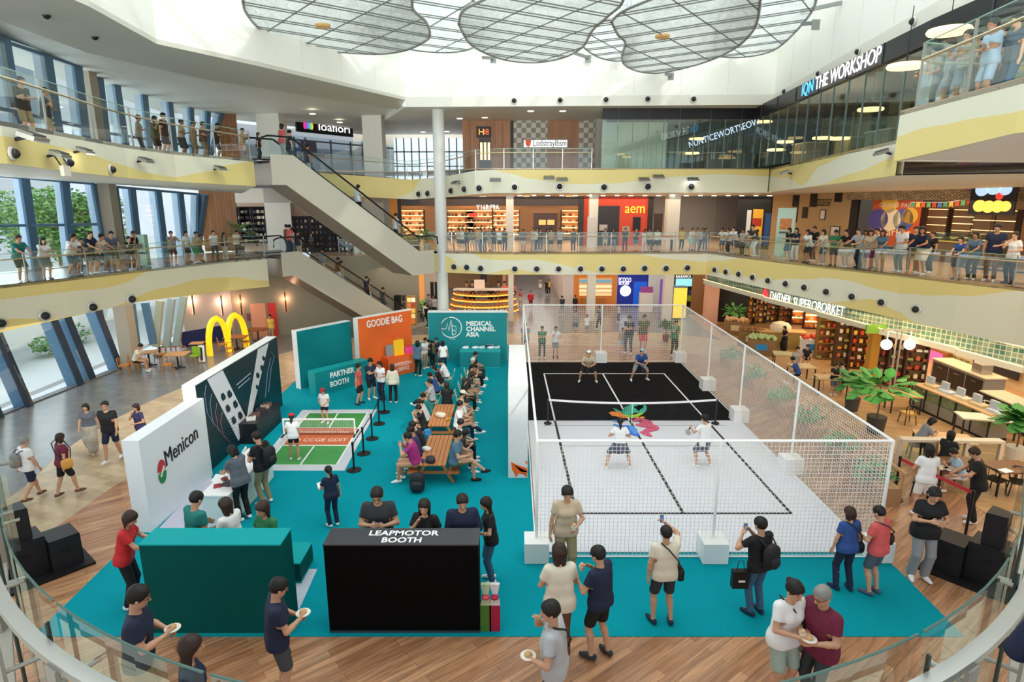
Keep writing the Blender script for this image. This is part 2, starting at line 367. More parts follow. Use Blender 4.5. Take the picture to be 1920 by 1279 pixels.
# gallery floors
def V(*a): return Vector(a)
gal(E2L, [V(-13.6, 37.5, 0), V(-17.4, 36.6, 0), V(-24.5, 23, 0), V(-25, 17, 0)], Z2, TILEG)
gal(E2C, [V(15.5, 50, 0), V(-7.5, 50, 0)], Z2, LFLOOR)
gal(E2R, [V(32, 17, 0), V(32, 50, 0), V(15.5, 50, 0)], Z2, LFLOOR)
gal(E3L, [V(-12.6, 34, 0), V(-18.6, 38, 0), V(-17.3, 8, 0)], Z3, TILEG)
gal(E3C, [V(15.5, 50, 0), V(-16, 50, 0)], Z3 - .02, LFLOOR, th=.05)
gal(E3R, [V(28, 14, 0), V(28, 50, 0), V(15.5, 50, 0)], Z3, LFLOOR)
gal(E3P, [V(20, 5, 0), V(20, 14.2, 0)], Z3P, LFLOOR)
# soffits
soffit(S2L, [(-24.5, 17, 4.1), (-23.2, 25, 4.2), (-17.4, 38, 4.5)])
soffit(S2C, [(-8, 80, 4.5), (30, 80, 4.5)])
soffit(S3L, [(-17.5, 8, 9.9), (-20.5, 22, 9.7), (-21, 28, 9.55), (-16.2, 38, 8.95)])
soffit(S3C, [(-18, 50, 8.75), (28, 50, 8.75)])
soffit(S3R, [(24, 50, 8.75), (27, 30, 9.2), (26, 17, 9.6)])
soffit(S3P, [(26, 17, 9.6), (22, 12, 9.7), (20, 5, 9.8)])
# ------------------------------------------------------------------ ceiling ring and skylight well
wn = [G(165, 0, ZW), G(293, 73, ZW), G(480, 115, ZW), G(760, 182, ZW), G(1452, 177, ZW), G(1762, 0, ZW)]
wn = [V(-11.9, 4, ZW)] + wn + [V(11.2, 4, ZW)]
TOP = 17.7
mb = MB()
for a, b in zip(wn, wn[1:]):
    u = V(0, 0, TOP - ZW); mb.quad(a, b, b + u, a + u)
o = struct('wall_skylight_well', mb, M('fbfbf2', .5))
# vertical joints of the lining panels
mb = MB()
for a, b in zip(wn, wn[1:]):
    L = (b - a).length; n = max(1, int(L / 2.4)); d = (b - a).normalized(); nn = V(d.y, -d.x, 0)
    for k in range(1, n):
        p = a.lerp(b, k / n) + nn * .004; mb.bar(p + V(0, 0, .1), p + V(0, 0, TOP - ZW), .015)
struct('trim_1', mb, M('dcdccf', .6))
# cove on the window side, lip at the back and on the right
cv = MB(); inner = wn[:4]
outc = [V(-13.9, 4, 13.72), V(-14.6, 18.7, 13.72), V(-14.9, 23.4, 13.72), V(-13.2, 28.6, 13.72), V(-6.6, 38.2, 13.72)]
inn = [wn[0], wn[1], wn[2], wn[3], wn[4]]
for i in range(4):
    a, b = inn[i], inn[i + 1]; c, d = outc[i], outc[i + 1]
    cv.quad(a, b, b - V(0, 0, .16), a - V(0, 0, .16)); cv.quad(a - V(0, 0, .16), b - V(0, 0, .16), d, c)
    cv.quad(c, d, d + V(0, 0, .28), c + V(0, 0, .28))
struct('trim_2', cv, M('d9d7c9', .55))
lip = MB(); backn = [wn[4], wn[5], wn[6], wn[7]]
B4 = V(-3.2, 38.6, 13.6)
for a, b in zip(backn, backn[1:]): lip.quad(a, b, b - V(0, 0, .52), a - V(0, 0, .52))
struct('trim_3', lip, M('e8e6da', .5))
ZC = 13.58
cl = MB()
pts_in = [wn[4], wn[5], wn[6], wn[7]]; pts_out = [V(-12, 52, ZC), V(30, 52, ZC), V(30, 20, ZC), V(30, 4, ZC)]
for i in range(3):
    a, b = pts_in[i].copy(), pts_in[i + 1].copy(); a.z = b.z = ZC; cl.quad(a, pts_out[i], pts_out[i + 1], b)
for i in range(4):
    a, b = outc[i].copy(), outc[i + 1].copy(); a.z = b.z = 14.0
    q = [V(-20, 4, 14), V(-20, 19, 14), V(-20, 26, 14), V(-20.5, 38, 13.6), V(-12, 52, ZC)]
    cl.quad(a, b, q[i + 1], q[i])
cl.quad(V(-13.2 + 6.6, 38.2, 14.0), wn[4] - V(0, 0, .52), V(-12, 52, ZC))
struct('ceiling', cl, WHITE)
# dark shadow gaps in the ceiling of the window side
sg = MB()
def ceilpt(px, py, z): return G(px, py, z)
for a, b in [((0, 14), (212, 101)), ((212, 101), (369, 132)), ((369, 132), (335, 164)), ((435, 183), (470, 205))]:
    sg.bar(G(*a, 13.97), G(*b, 13.97), .06, .02)
struct('trim_4', sg, DARK)
# roof: white lattice beams carrying the glazing
rf = MB(); x0, x1, y0, y1 = -14, 16, 3, 38
for i in range(11):
    x = x0 + i * 3.0; rf.bar((x, y0, TOP + .25), (x, y1, TOP + .25), .12, .5)
for i in range(13):
    y = y0 + i * 2.9; rf.bar((x0, y, TOP + .25), (x1, y, TOP + .25), .10, .35)
for i in range(60): rf.bar((x0 + i * .5, y0, TOP + .55), (x0 + i * .5, y1, TOP + .55), .03, .05)
for i in range(10):
    for j in range(12):
        xa, ya = x0 + i * 3, y0 + j * 2.9
        if (i + j) % 2: rf.bar((xa, ya, TOP + .1), (xa + 3, ya + 2.9, TOP + .1), .05)
        else: rf.bar((xa + 3, ya, TOP + .1), (xa, ya + 2.9, TOP + .1), .05)
struct('roof_lattice', rf, M('eef1ee', .5))
g = MB(); g.quad((x0, y0, TOP + .62), (x1, y0, TOP + .62), (x1, y1, TOP + .62), (x0, y1, TOP + .62))
struct('roof_glazing', g, glass('roof_glass', (.92, .97, .97), .03))
# ------------------------------------------------------------------ suspended mesh canopies
SCREEN = mesh_screen('perforated_screen', (.72, .75, .73), .52); SCREEN2 = mesh_screen('pale_screen', (.86, .9, .89), .40)
RIM = M('9a9d9c', .4, metal=.6); BARM = M('7d8280', .5)
def inside(x, y, poly):
    c = False; j = len(poly) - 1
    for i in range(len(poly)):
        if (poly[i].y > y) != (poly[j].y > y) and x < (poly[j].x - poly[i].x) * (y - poly[i].y) / (poly[j].y - poly[i].y) + poly[i].x: c = not c
        j = i
    return c
def clip_line(p, d, poly):
    ts = []
    for a, b in zip(poly, poly[1:] + poly[:1]):
        e = b - a; den = d.x * e.y - d.y * e.x
        if abs(den) < 1e-9: continue
        w_ = a - p; t = (w_.x * e.y - w_.y * e.x) / den; s_ = (w_.x * d.y - w_.y * d.x) / den
        if 0 <= s_ < 1: ts.append(t)
    ts.sort(); return [(p + d * ts[i], p + d * ts[i + 1]) for i in range(0, len(ts) - 1, 2)]
def canopy(px, z, label, scr, rot, step, lamp=None):
    out = smooth_path([G(a, b, z) for a, b in px] + [G(*px[0], z)], 6)[:-1]
    c = sum(out, Vector()) / len(out)
    e = empty('mesh_canopy', label, 'canopy', c, 0, 'suspended mesh canopies'); loc = [p - c for p in out]
    MB().prism([p - V(0, 0, .01) for p in loc], (0, 0, .02)).build('screen', scr, e)
    MB().tube(loc + [loc[0], loc[1]], .055, 6, caps=False).build('rim', RIM, e)
    lt = MB()
    for a_, st, wd in ((rot, step, .05), (rot + math.pi / 2, step * 1.35, .035)):
        d = V(math.cos(a_), math.sin(a_), 0); n = V(-d.y, d.x, 0)
        for k in range(-14, 15):
            for sft in ((0, .28) if wd > .04 else (0,)):
                for p, q in clip_line(n * (k * st + sft), d, loc): lt.bar(p - V(0, 0, .035), q - V(0, 0, .035), wd, .03)
    lt.build('lattice', BARM, e)
    for k in range(0, len(loc), max(1, len(loc) // 5)):
        p = loc[k] * .7; MB().bar(p, (p.x, p.y, TOP + .2 - z), .02).build('hanger', RIM, e)
    if lamp:
        q = G(*lamp, z) - c; MB().lathe((q.x, q.y, -.10), [(.26, 0), (.3, .04), (.3, .1)], 20).build('disc', M('c79f62', .5, emit=.25), e)
canopy([(455, 0), (462, 25), (490, 55), (545, 78), (600, 93), (700, 101), (760, 94), (800, 75), (806, 60), (798, 40), (775, 18), (770, -12), (730, -60), (600, -90), (480, -50)], 15.4,
       'rounded mesh canopy hung nearest the window wall, with amber disc', SCREEN, math.radians(38), 1.5, (605, 46))
canopy([(860, 45), (868, 20), (905, 0), (980, -40), (1080, -60), (1160, -40), (1168, 2), (1140, 30), (1112, 55), (1092, 88), (1055, 108), (1000, 117), (940, 110), (885, 85)], 15.3,
       'middle rounded mesh canopy under the skylight, without a disc', SCREEN, math.radians(30), 1.3)
canopy([(1146, 40), (1170, 20), (1240, -10), (1330, -50), (1415, -30), (1424, 15), (1410, 60), (1370, 95), (1310, 120), (1240, 136), (1200, 134), (1172, 122), (1166, 105), (1172, 80), (1158, 64)], 15.2,
       'kidney shaped mesh canopy reaching lowest, with a round tan disc', SCREEN, math.radians(-35), 1.5, (1242, 66))
canopy([(650, 10), (700, 60), (760, 90), (830, 98), (880, 92), (905, 70), (900, 20), (850, -30), (760, -50)], 16.1,
       'paler mesh canopy hung higher, showing between the window side and middle canopies', SCREEN2, math.radians(30), 1.6)
canopy([(1340, 105), (1390, 107), (1450, 94), (1500, 50), (1530, 0), (1500, -50), (1400, -50), (1345, 40)], 15.9,
       'paler mesh canopy hung behind the kidney shaped canopy beside the right wall', SCREEN2, math.radians(-35), 1.6)
canopy([(1090, 85), (1120, 106), (1160, 114), (1185, 100), (1180, 50), (1130, 40)], 15.8,
       'small pale mesh canopy between the middle and kidney shaped canopies', SCREEN2, math.radians(-30), 1.3)
# brackets on the well wall
for (a, b, lb) in [((905, 108), (925, 109), 'grey steel roof bracket behind the middle canopy'), ((1078, 100), (1103, 108), 'grey steel roof bracket between the two large canopies'),
                   ((1248, 138), (1258, 141), 'short grey roof bracket under the kidney shaped canopy'), ((1503, 45), (1530, 43), 'short grey roof strut on the upper right well wall'),
                   ((1500, 22), (1592, 2), 'long grey roof strut at the top right of the well wall')]:
    pa = P(a[0], a[1], 34.5 if a[0] < 1400 else 27); pb = P(b[0], b[1], 35.4 if a[0] < 1400 else 26.3)
    MB().bar(pa, pb, .1, .14).bar(pb - V(0, 0, .25), pb + V(0, 0, .12), .3, .06).build('roof_bracket', M('8d918f', .4, metal=.5), label=lb, cat='bracket', group='roof brackets')
# ------------------------------------------------------------------ columns
def column(name, px0, px1, T, z0, z1, m=None):
    xa = Xw(px0, T, (z0 + z1) / 2); xb = Xw(px1, T, (z0 + z1) / 2); w_ = xb - xa
    struct(name, MB().b2(xa, xb, T, T + w_, z0, z1), m or M('d9d6cb', .5))
# tall round-edged column between the escalators and the centre
cx = (Xw(818, 37.2, 7) + Xw(836, 37.2, 7)) / 2
struct('wall_column', MB().lathe((cx, 37.2, 0), [(.34, 0), (.34, 13.9)], 20), M('dfe0da', .45))
for px0, px1, yb, z0, z1 in [(1105, 1121, 0, Z2, 8.95), (1251, 1274, 0, Z2, 8.95), (949, 963, 0, Z2, 8.95), (1102, 1117, 0, 0, 4.6), (1246, 1262, 0, 0, 4.6), (953, 963, 0, 0, 4.6)]:
    column('wall_column', px0, px1, 40 if z0 > 1 else 43.5, z0, z1)
column('wall_column', 484, 526, 40, Z3 - .4, 14, M('e4e1d4', .5)); column('wall_column', 681, 717, 42, Z3 - .6, 14, M('e4e1d4', .5))
column('wall_column', 505, 545, 44, 4.9, 9.2, M('e4e1d6', .5)); column('wall_column', 690, 724, 44, 4.9, 9.2, M('e4e1d6', .5))
# ------------------------------------------------------------------ window wall on the left
FR = M('5f83a0', .35, metal=.1); FRL = M('b4c6d4', .4, metal=.1); FRD = M('22384c', .4)
def mullion_wall(n, posts, T0, T1, px0, px1, top, bot, rails, gl=GLASSB, depth=.5):
    """posts: (px at top, px at bottom); T runs linearly over px; top, bot: y as a function of px"""
    e = empty('window_%d' % n, None, None); e['kind'] = 'structure'; del_keys = [k for k in ('label', 'category', 'group') if k in e]
    def TP(px): return T0 + (T1 - T0) * (px - px0) / (px1 - px0)
    def pt(px, py): return P(px, py, TP(px))
    fr = MB(); fr2 = MB(); pn = []
    for a, b in posts:
        A = P(a, top(a), TP((a + b) / 2)); B = P(b, bot(b), TP((a + b) / 2)); fr.bar(A, B, .12, depth, up=(0, 1, 0))
        sh = V(-.30, 0, 0); fr2.bar(A + sh, B + sh, .38, .06, up=(0, 1, 0)); pn.append((A, B))
    for (A, B), (A2, B2) in zip(pn, pn[1:]):
        for t in rails:
            fr.bar(A.lerp(B, t), A2.lerp(B2, t), .1, .12)
        mbg = MB(); off = V(0, .12, 0); mbg.quad(A + off, A2 + off, B2 + off, B + off); mbg.build('window_pane', gl, e)
    fr.build('window_frame', FR, e); fr2.build('window_fin', FRL, e)
lt = lambda a, b, c, d: (lambda x: b + (d - b) * (x - a) / (c - a))
mullion_wall(1, [(-90, -60), (5, 32), (85, 108), (143, 160)], 21.5, 27, 0, 160, lt(0, 66, 155, 118), lt(0, 226, 178, 262), (0, .06, .86))
mullion_wall(2, [(183, 200), (215, 235), (268, 280), (316, 328), (357, 362), (390, 388), (418, 395)], 28.5, 40, 183, 418, lt(183, 130, 415, 208), lt(200, 268, 400, 293), (0, .06, .86))
mullion_wall(3, [(-60, -30), (45, 70), (121, 139), (178, 204)], 26.7, 30, 0, 178, lt(0, 330, 180, 345), lt(0, 516, 200, 494), (0, .5, 1))
mullion_wall(4, [(214, 232), (247, 262), (296, 312), (338, 350), (374, 372), (386, 370)], 31, 36.5, 214, 386, lt(214, 350, 388, 366), lt(214, 492, 372, 482), (0, 1))
for (px0, px1, a, b, T, z0, z1) in [(155, 178, 0, 0, 27.6, Z3, 14), (192, 214, 0, 0, 30.2, Z2, 9.5), (216, 240, 0, 0, 31, 0, 4.6)]:
    column('wall_column', px0, px1, T, z0, z1, M('b5aa98', .6))
# ground level: tall glass sheets with wide blue-grey fins
fx = [(0, 785), (60, 761), (100, 744), (152, 722), (175, 712), (227, 692)]
e = empty('window_5', None, None); e['kind'] = 'structure'
base = [V(-22.2, 12, 0)] + [G(a, b) for a, b in fx]
for a, b in zip(base, base[1:]):
    MB().quad(a, b, b + V(-1.0, 0, 4.3), a + V(-1.0, 0, 4.3)).build('window_pane', GLASSB, e)
for k, (px, py) in enumerate([(0, 785), (56, 762), (152, 722), (175, 712), (227, 692)]):
    a = G(px, py); MB().bar(a, a + V(-1.0, 0, 4.3), .07, .4, up=(0, 1, 0)).build('window_frame', FRD, e)
    MB().bar(a + V(-.35, -.1, 0), a + V(-1.35, -.1, 4.3), .5, .05, up=(0, 1, 0)).build('window_fin', FR, e)
MB().bar(base[0], base[-1], .1, .1).build('window_sill', M('6b6a66', .5), e)
# glazing past the column, with the leaning stone frame
e = empty('window_6', None, None); e['kind'] = 'structure'
for (a, b, T, m_) in [((246, 570), (256, 650), 31.8, FR), ((272, 568), (288, 645), 32.5, FR), ((300, 564), (292, 650), 33, M('b9bba4', .6)), ((322, 560), (312, 650), 33.5, M('a9b8b8', .5)), ((345, 556), (330, 648), 34, M('a8bab4', .5))]:
    MB().bar(P(a[0], a[1], T), P(b[0], b[1], T), .35, .2, up=(0, 1, 0)).build('window_fin', m_, e)
MB().quad(P(243, 572, 32.6), P(345, 556, 34.6), P(330, 650, 34.6), P(250, 660, 32.6)).build('window_pane', GLASSB, e)

# ------------------------------------------------------------------ outdoors beyond the window wall
struct('pavement_outside', MB().b2(-120, -22.5, -20, 140, -.3, -.1), M('d9dbd6', .7, var=.06, scale=.3))
LEAF = M('7fae66', .6, var=.35, scale=.8); BARK = M('6a5a48', .8); rt = random.Random(3)
def leaf_cloud(c, r, n, s=.3):
    mb = MB()
    for _ in range(n):
        d = Vector((rt.gauss(0, 1), rt.gauss(0, 1), rt.gauss(0, 1))).normalized() * (r * rt.random() ** .4); p = Vector(c) + V(d.x, d.y, d.z * .75)
        a = Vector((rt.uniform(-1, 1), rt.uniform(-1, 1), rt.uniform(-.5, .5))).normalized() * s; b = a.cross(Vector((rt.uniform(-1, 1), rt.uniform(-1, 1), 1))).normalized() * s * .5
        mb.quad(p - a, p + b, p + a, p - b)
    return mb
tree_lb = ['leafy green tree outside, %s' % t for t in ('first along the window wall', 'second along the window wall', 'third along the window wall', 'fourth along the window wall', 'fifth, beyond the window column', 'lower one behind the others', 'seen past the leaning mullions')]
for i, (x, y, h, r) in enumerate([(-33, 19, 9.5, 3.6), (-35, 27.5, 10.5, 4.0), (-33, 36, 10, 4.0), (-30, 44, 9.5, 3.4), (-38, 52, 10.5, 4.5), (-44, 34, 9, 4.5), (-25, 56, 10, 4)]):
    e = empty('tree', tree_lb[i], 'tree', (x, y, -.1), 0, 'trees outside the window wall')
    mb = MB()
    for k in range(6):
        o_ = Vector((rt.uniform(-.6, .6) * r, rt.uniform(-.6, .6) * r, h - r * .9 + rt.uniform(-.35, .5) * r)); q = leaf_cloud(o_, r * .62, 900, .2); mb.add(q.v, q.f)
    mb.build('crown', LEAF, e)
    MB().tube([(0, 0, 0), (.1, 0, h * .4), (-.1, .2, h * .8)], .28, 8, r2=.1).build('trunk', BARK, e)
for i, (x, y, r) in enumerate([(-27, 24, .9), (-27.5, 27, .8), (-27, 30.5, 1.0), (-26.5, 34, .8), (-27, 37, .9)]):
    leaf_cloud((x, y, .5), r, 160, .16).build('shrub', LEAF, label='low green shrub in the planting strip outside, near the window wall', cat='shrub', group='shrubs outside')
e = empty('apartment_block', 'pale apartment building with rows of dark windows, far outside', 'building', (-62, 66, -.1))
MB().b2(-9, 9, -9, 9, 0, 34).build('facade', M('d4dadf', .6), e)
for fl_ in range(10):
    for k in range(5):
        MB().b2(-7.6 + k * 3.2, -5.4 + k * 3.2, -9.15, -8.95, 2 + fl_ * 3.2, 3.9 + fl_ * 3.2).build('window', M('5b6b78', .3), e) if fl_ > 2 else None
MB().b2(8.95, 9.15, -7, 7, 12, 32).build('glazed_side', M('8aa0b0', .3), e)
struct('ceiling', MB().b2(-20, 30, -14, 3.9, 14.0, 14.4), WHITE)  # unseen slab added behind the camera to keep sun off the floor
# ================================================================== WALLS AND SHOPS BEHIND THE GALLERIES
class Wl:
    """a vertical wall plane through two plan points; turns pixels into places on it"""
    def __init__(s, A, B):
        s.A = V(A[0], A[1], 0); s.B = V(B[0], B[1], 0); s.d = (s.B - s.A).normalized(); s.n = V(s.d.y, -s.d.x, 0)
        if s.n.dot(-s.A) < 0: s.n = -s.n
    def hit(s, px, py):
        dx = (px - W / 2) / F; v = (py - H / 2) / F; ct, st = math.cos(TH), math.sin(TH)
        d = V(dx, ct - v * st, -st - v * ct); o = V(0, 0, HC); t = (s.A - o).dot(s.n) / d.dot(s.n); p = o + d * t
        return (p - s.A).dot(s.d), p.z
    def rect(s, l, t, r, b):
        m = (t + b) / 2; c = (l + r) / 2; u0 = s.hit(l, m)[0]; u1 = s.hit(r, m)[0]; return min(u0, u1), max(u0, u1), s.hit(c, b)[1], s.hit(c, t)[1]
    def pt(s, u, z, off=0): p = s.A + s.d * u + s.n * off; return V(p.x, p.y, z)
    def box(s, mb, u0, u1, z0, z1, off=0, th=.04):
        a = [s.pt(u, z, o) for o in (off, off + th) for u, z in ((u0, z0), (u1, z0), (u1, z1), (u0, z1))]
        return mb.add(a, [(0, 1, 2, 3), (7, 6, 5, 4), (0, 4, 5, 1), (1, 5, 6, 2), (2, 6, 7, 3), (3, 7, 4, 0)])
    def pbox(s, l, t, r, b, m, off=0, th=.04, name='panel', parent=None, **kw):
        return s.box(MB(), *s.rect(l, t, r, b), off, th).build(name, m, parent, **kw)
    def right(s): return s.d if s.d.x > 0 or (abs(s.d.x) < .3 and s.d.y < 0) else -s.d
    def text(s, str_, px, py, size, m, dist=.06, parent=None, right=None, **kw):
        u, z = s.hit(px, py); return text(str_, s.pt(u, z, dist), right or s.right(), (0, 0, 1), size, m, parent, **kw)
def wallbit(wl, l, t, r, b, m, off=0, th=.15, name='wall_back', z0=None, z1=None):
    q = list(wl.rect(l, t, r, b))
    if z0 is not None: q[2] = z0
    if z1 is not None: q[3] = z1
    return struct(name, wl.box(MB(), *q, off, th), m)
WARM = M('d8b488', .6); EMW = M('fff3e0', .5, emit=3.0); EMWARM = M('ffcf94', .5, emit=2.2); GLOWY = M('ffb84a', .5, emit=1.6)
LET = M('ffffff', .5, emit=1.0); WOODW = brickmat('wood_cladding', '9a6231', 'ad7440', '7c4d24', 6, .18, math.pi / 2, .45, .01, noise=.15, grain=3, wall=0)
GOODS = [M(c, .5) for c in ('d84a34', 'e8963a', 'f4deb0', 'f2ece0', 'd8703c', 'a8b060', 'eec25a', 'b85a3a', 'e8d6b8', 'c87a6a')]
GCOL = [M(c, .5) for c in ('2d2a33', '55453a', 'c9b9a0', 'e9e3da', '8a6d52', '3a5a6c')]
item_meshes = []
for k, (a, b, c) in enumerate([(.16, .14, .24), (.2, .16, .16), (.12, .12, .28), (.24, .18, .12)]):
    for m_ in GOODS[k % 2::2][:5]: item_meshes.append((MB().box((0, 0, c / 2), (a, b, c * .8)).box((0, 0, c * .9), (a * .5, b * .5, c * .2)).mesh('grocery_item', m_), c))
stuff_goods = MB(); n_items = [0]
def put_item(p, rz, big=1.0, label='packaged groceries on a supermarket shelf', group='packets on the supermarket shelves', lim=290):
    me, c = R.choice(item_meshes)
    if n_items[0] < lim:
        o = bpy.data.objects.new('grocery_item', me); C.objects.link(o); o.location = p; o.rotation_euler = (0, 0, rz); o.scale = (big, big, big)
        tag(o, label, 'groceries', group); n_items[0] += 1
    else:
        stuff_goods.mat(R.randrange(len(GOODS))).box((p[0], p[1], p[2] + .11 * big), (.17 * big, .15 * big, .22 * big), rz)
def shelf_unit(c, rz, w_, h, d, rows, label, frame='5a4636', back='8a6a48', lit=False, goods=True, big=1.0, group='shop shelving units', stuffonly=False, colors=None):
    e = empty('shelf_unit', label, 'shelf', c, rz, group)
    MB().box((0, d / 2 - .02, h / 2), (w_, .04, h)).build('back_panel', M(back, .6), e)
    for s_ in (-1, 1): MB().box((s_ * (w_ / 2 - .03), 0, h / 2), (.06, d, h)).build('side_panel', M(frame, .5), e)
    mr = Matrix.Rotation(rz, 4, 'Z')
    for r in range(rows + 1):
        z = .06 + r * (h - .12) / rows; MB().box((0, 0, z), (w_ - .1, d, .04)).build('shelf', EMWARM if lit and r else M(frame, .5), e)
        if goods and r < rows:
            n = max(1, int((w_ - .16) / (.23 * big)))
            for k in range(n):
                if R.random() < .06: continue
                p = Vector(c) + mr @ V(-w_ / 2 + .2 + k * (w_ - .3) / max(1, n - 1 if n > 1 else 1), -d * .2, z + .02)
                if stuffonly:
                    mb = colors; mb.mat(R.randrange(6)).box((p.x, p.y, p.z + .1), (.14, .12, .12 + R.random() * .1), rz)
                else: put_item(p, rz, big)
    return e
def light_rows(name, pts, r=.09, m=EMW, label='round recessed ceiling downlight', group='recessed ceiling downlights', th=.03):
    me = MB().lathe((0, 0, 0), [(r * 1.25, th), (r * 1.25, 0), (r, -.005), (r, .0)], 12).mesh('downlight', m)
    for p in pts:
        o = bpy.data.objects.new('downlight', me); C.objects.link(o); o.location = p; tag(o, label, 'downlight', group)
# ---------------- second level, centre: shop fronts seen across the void
WA = Wl((-8, 41.6), (16, 41.6)); WD = Wl((-8, 47.5), (16, 47.5))
T2 = 8.75
for l, r, m_ in [(722, 733, M('8a8378', .6)), (733, 748, M('c47c2c', .6)), (748, 754, DARK), (1083, 1093, M('2a2422', .5)), (1213, 1222, M('241f1e', .5))]:
    wallbit(WA, l, 378, r, 470, m_, z0=Z2, z1=T2, th=.25)
wallbit(WA, 754, 379, 1083, 386, M('3a2e28', .5), th=.3, z1=T2)
wallbit(WD, 730, 378, 1083, 470, M('c9a179', .6), z0=Z2, z1=T2)
wallbit(WA, 1093, 379, 1213, 470, M('c8452e', .6), z0=Z2, z1=T2, th=.1)
WA.pbox(1119, 386, 1160, 462, M('221d1f', .4), .1, .03, 'display_window', label='dark display window in the red shop front', cat='window')
WA.pbox(1123, 421, 1138, 432, M('b4b0ab', .5), .13, .03, 'display_screen', label='small grey screen in the dark display window', cat='screen')
WA.pbox(1186, 407, 1200, 432, BLACK, .1, .06, 'wall_screen', label='black wall screen on the red shop front', cat='screen')
WA.pbox(1166, 424, 1180, 440, M('a0958c', .5), .1, .03, 'poster', label='grey poster on the red shop front', cat='poster')
e = wempty('shop_sign', 'yellow letter sign on the red shop front across the void', 'sign', WA.pt(WA.hit(1190, 391)[0], WA.hit(1190, 391)[1], .1))
WA.text('aem', 1190, 391, .95, M('f5b53a', .5, emit=1), .14, e, off=0, ext=.03, width=1.3)
e = wempty('shop_sign', 'white illuminated letter sign over the open warm shop', 'sign', WA.pt(WA.hit(915, 389)[0], WA.hit(915, 389)[1], .3))
WA.text('Y168:F9A', 915, 389, .45, LET, .34, e, ext=.02, width=1.5)
# corridor to the right of the red front
wallbit(WD, 1222, 378, 1385, 470, M('cfc6b4', .6), z0=Z2, z1=T2, off=-6)
wallbit(WD, 1340, 390, 1385, 470, M('6e6a68', .6), z0=Z2, z1=T2)
wallbit(WA, 1225, 400, 1240, 462, M('3b2a24', .5), th=.2, z0=Z2)
for px in (1285, 1325): WD.pbox(px, 412, px + 14, 462, M('4c3a36', .5), -5.7, .1, 'door_leaf', label='dark door at the end of the pale corridor', cat='door', group='doors at the end of the corridor')
WB = Wl((13.2, 41.5), (17.0, 37.5))
wallbit(WB, 1383, 372, 1445, 475, M('1e1c1c', .5), z0=Z2, z1=T2, th=.2)
WB.pbox(1413, 392, 1432, 462, M('e0a528', .5, emit=.3), .2, .04, 'poster', label='tall yellow poster panel on the black shop front', cat='poster')
WB.pbox(1414, 409, 1431, 424, M('c2392b', .5), .25, .03, 'poster', label='red notice on the yellow poster panel', cat='poster')
WB.pbox(1402, 394, 1410, 455, M('e8e6e0', .5), .2, .04, 'poster', label='narrow white poster on the black shop front', cat='poster')
WB.pbox(1436, 400, 1446, 460, M('26406c', .5, emit=.4), .2, .04, 'poster', label='blue lit poster at the edge of the black shop front', cat='poster')
bits = MB()
for px, sh, r in [(758, 395, 6), (850, 402, 5), (885, 410, 5), (935, 410, 6), (1062, 412, 5)]:
    p = P(px + 14, 470, 46.5); shelf_unit((p.x, 46.8, Z2), 0, 2.0, 2.2, .5, r, 'dark shelving unit full of wares inside the warm second level shop', stuffonly=True, colors=bits, lit=True, group='shelves inside the warm shop')
bits.build('shop_wares', GCOL, label='small wares filling the shelves of the warm shop', cat='wares', kind='stuff')
WA.pbox(876, 401, 893, 408, M('d0342c', .5, emit=.6), -1.5, .05, 'hanging_sign', label='small red hanging sign in the warm shop', cat='sign')
for (l, t, r, b, c, lb) in [(1003, 402, 1050, 450, '4a3734', 'brown arched display niche in the warm shop'), (1096, 405, 1108, 462, 'd8d5d0', 'tall grey information totem before the red shop')]:
    WA.pbox(l, t, r, b, M(c, .5), -3 if l < 1090 else 1.4, .5, 'display_niche' if l < 1090 else 'information_totem', label=lb, cat='niche' if l < 1090 else 'totem')
for k, px in enumerate((1013, 1030)): WA.pbox(px, 415, px + 14, 425, M('d7b06a', .5, emit=.6), -2.4, .05, 'display_screen', label='lit picture in the brown display niche', cat='screen', group='lit pictures in the niche')
pts = [P(x, 366 + (i % 2) * 6, 37.5 + (i % 2) * 2.5) for i, x in enumerate(range(975, 1445, 26))]
light_rows('downlight', [V(p.x, p.y, 8.80) for p in pts], .11)
pts = [V(x, y, 8.74) for x in (-5, -2, 1, 4) for y in (43, 45)]
light_rows('downlight', pts, .16, EMWARM, 'warm downlight inside the shop', 'downlights in the warm shop')
# ---------------- second level, right-hand wall
WR = Wl((19.5, 40), (26, 24))
for l, r, m_, z0 in [(1445, 1592, M('c2a172', .6), Z2), (1592, 1606, M('2b2522', .5), Z2)]:
    wallbit(WR, l, 400, r, 480, m_, z0=z0, z1=9.9)
lat = brickmat('lattice_band', 'c9b48f', 'a88f66', '6f5c40', .22, .11, .6, .5, .015, wall=math.atan2(-16, 6.5))
q = WR.rect(1600, 350, 1990, 372); u0 = WR.hit(1600, 360)[0]; u1 = WR.hit(2060, 340)[0]
mb = MB(); ua, ub = sorted((u0, u1)); WR.box(mb, ua, ub, WR.hit(1690, 375)[1], 9.85, .1, .4); struct('wall_band', mb, lat)
wallbit(WR, 1606, 372, 2060, 500, M('6f6256', .6), z0=Z2, z1=9.6, off=-2.2)
bn = WR.pbox(1636, 372, 1727, 462, M('cf5a2e', .5, var=.15, scale=1.2), .1, .05, 'hanging_banner', label='large orange patterned festival banner on the second level', cat='banner')
for (px, py, r, c) in [(1650, 412, .62, '5a4f9a'), (1674, 412, .62, 'f2e3c0'), (1697, 412, .6, '4f62a8'), (1710, 405, .45, 'e7b53c'), (1672, 382, .5, 'f0c040')]:
    u, z = WR.hit(px, py); MB().lathe(WR.pt(u, z, .16), [(r, -.005), (r, .01)], 24, WR.n).build('emblem', M(c, .5), bn)
WR.text('Market', 1680, 436, .6, M('f7e9c8', .5), .18, bn, width=1.9)
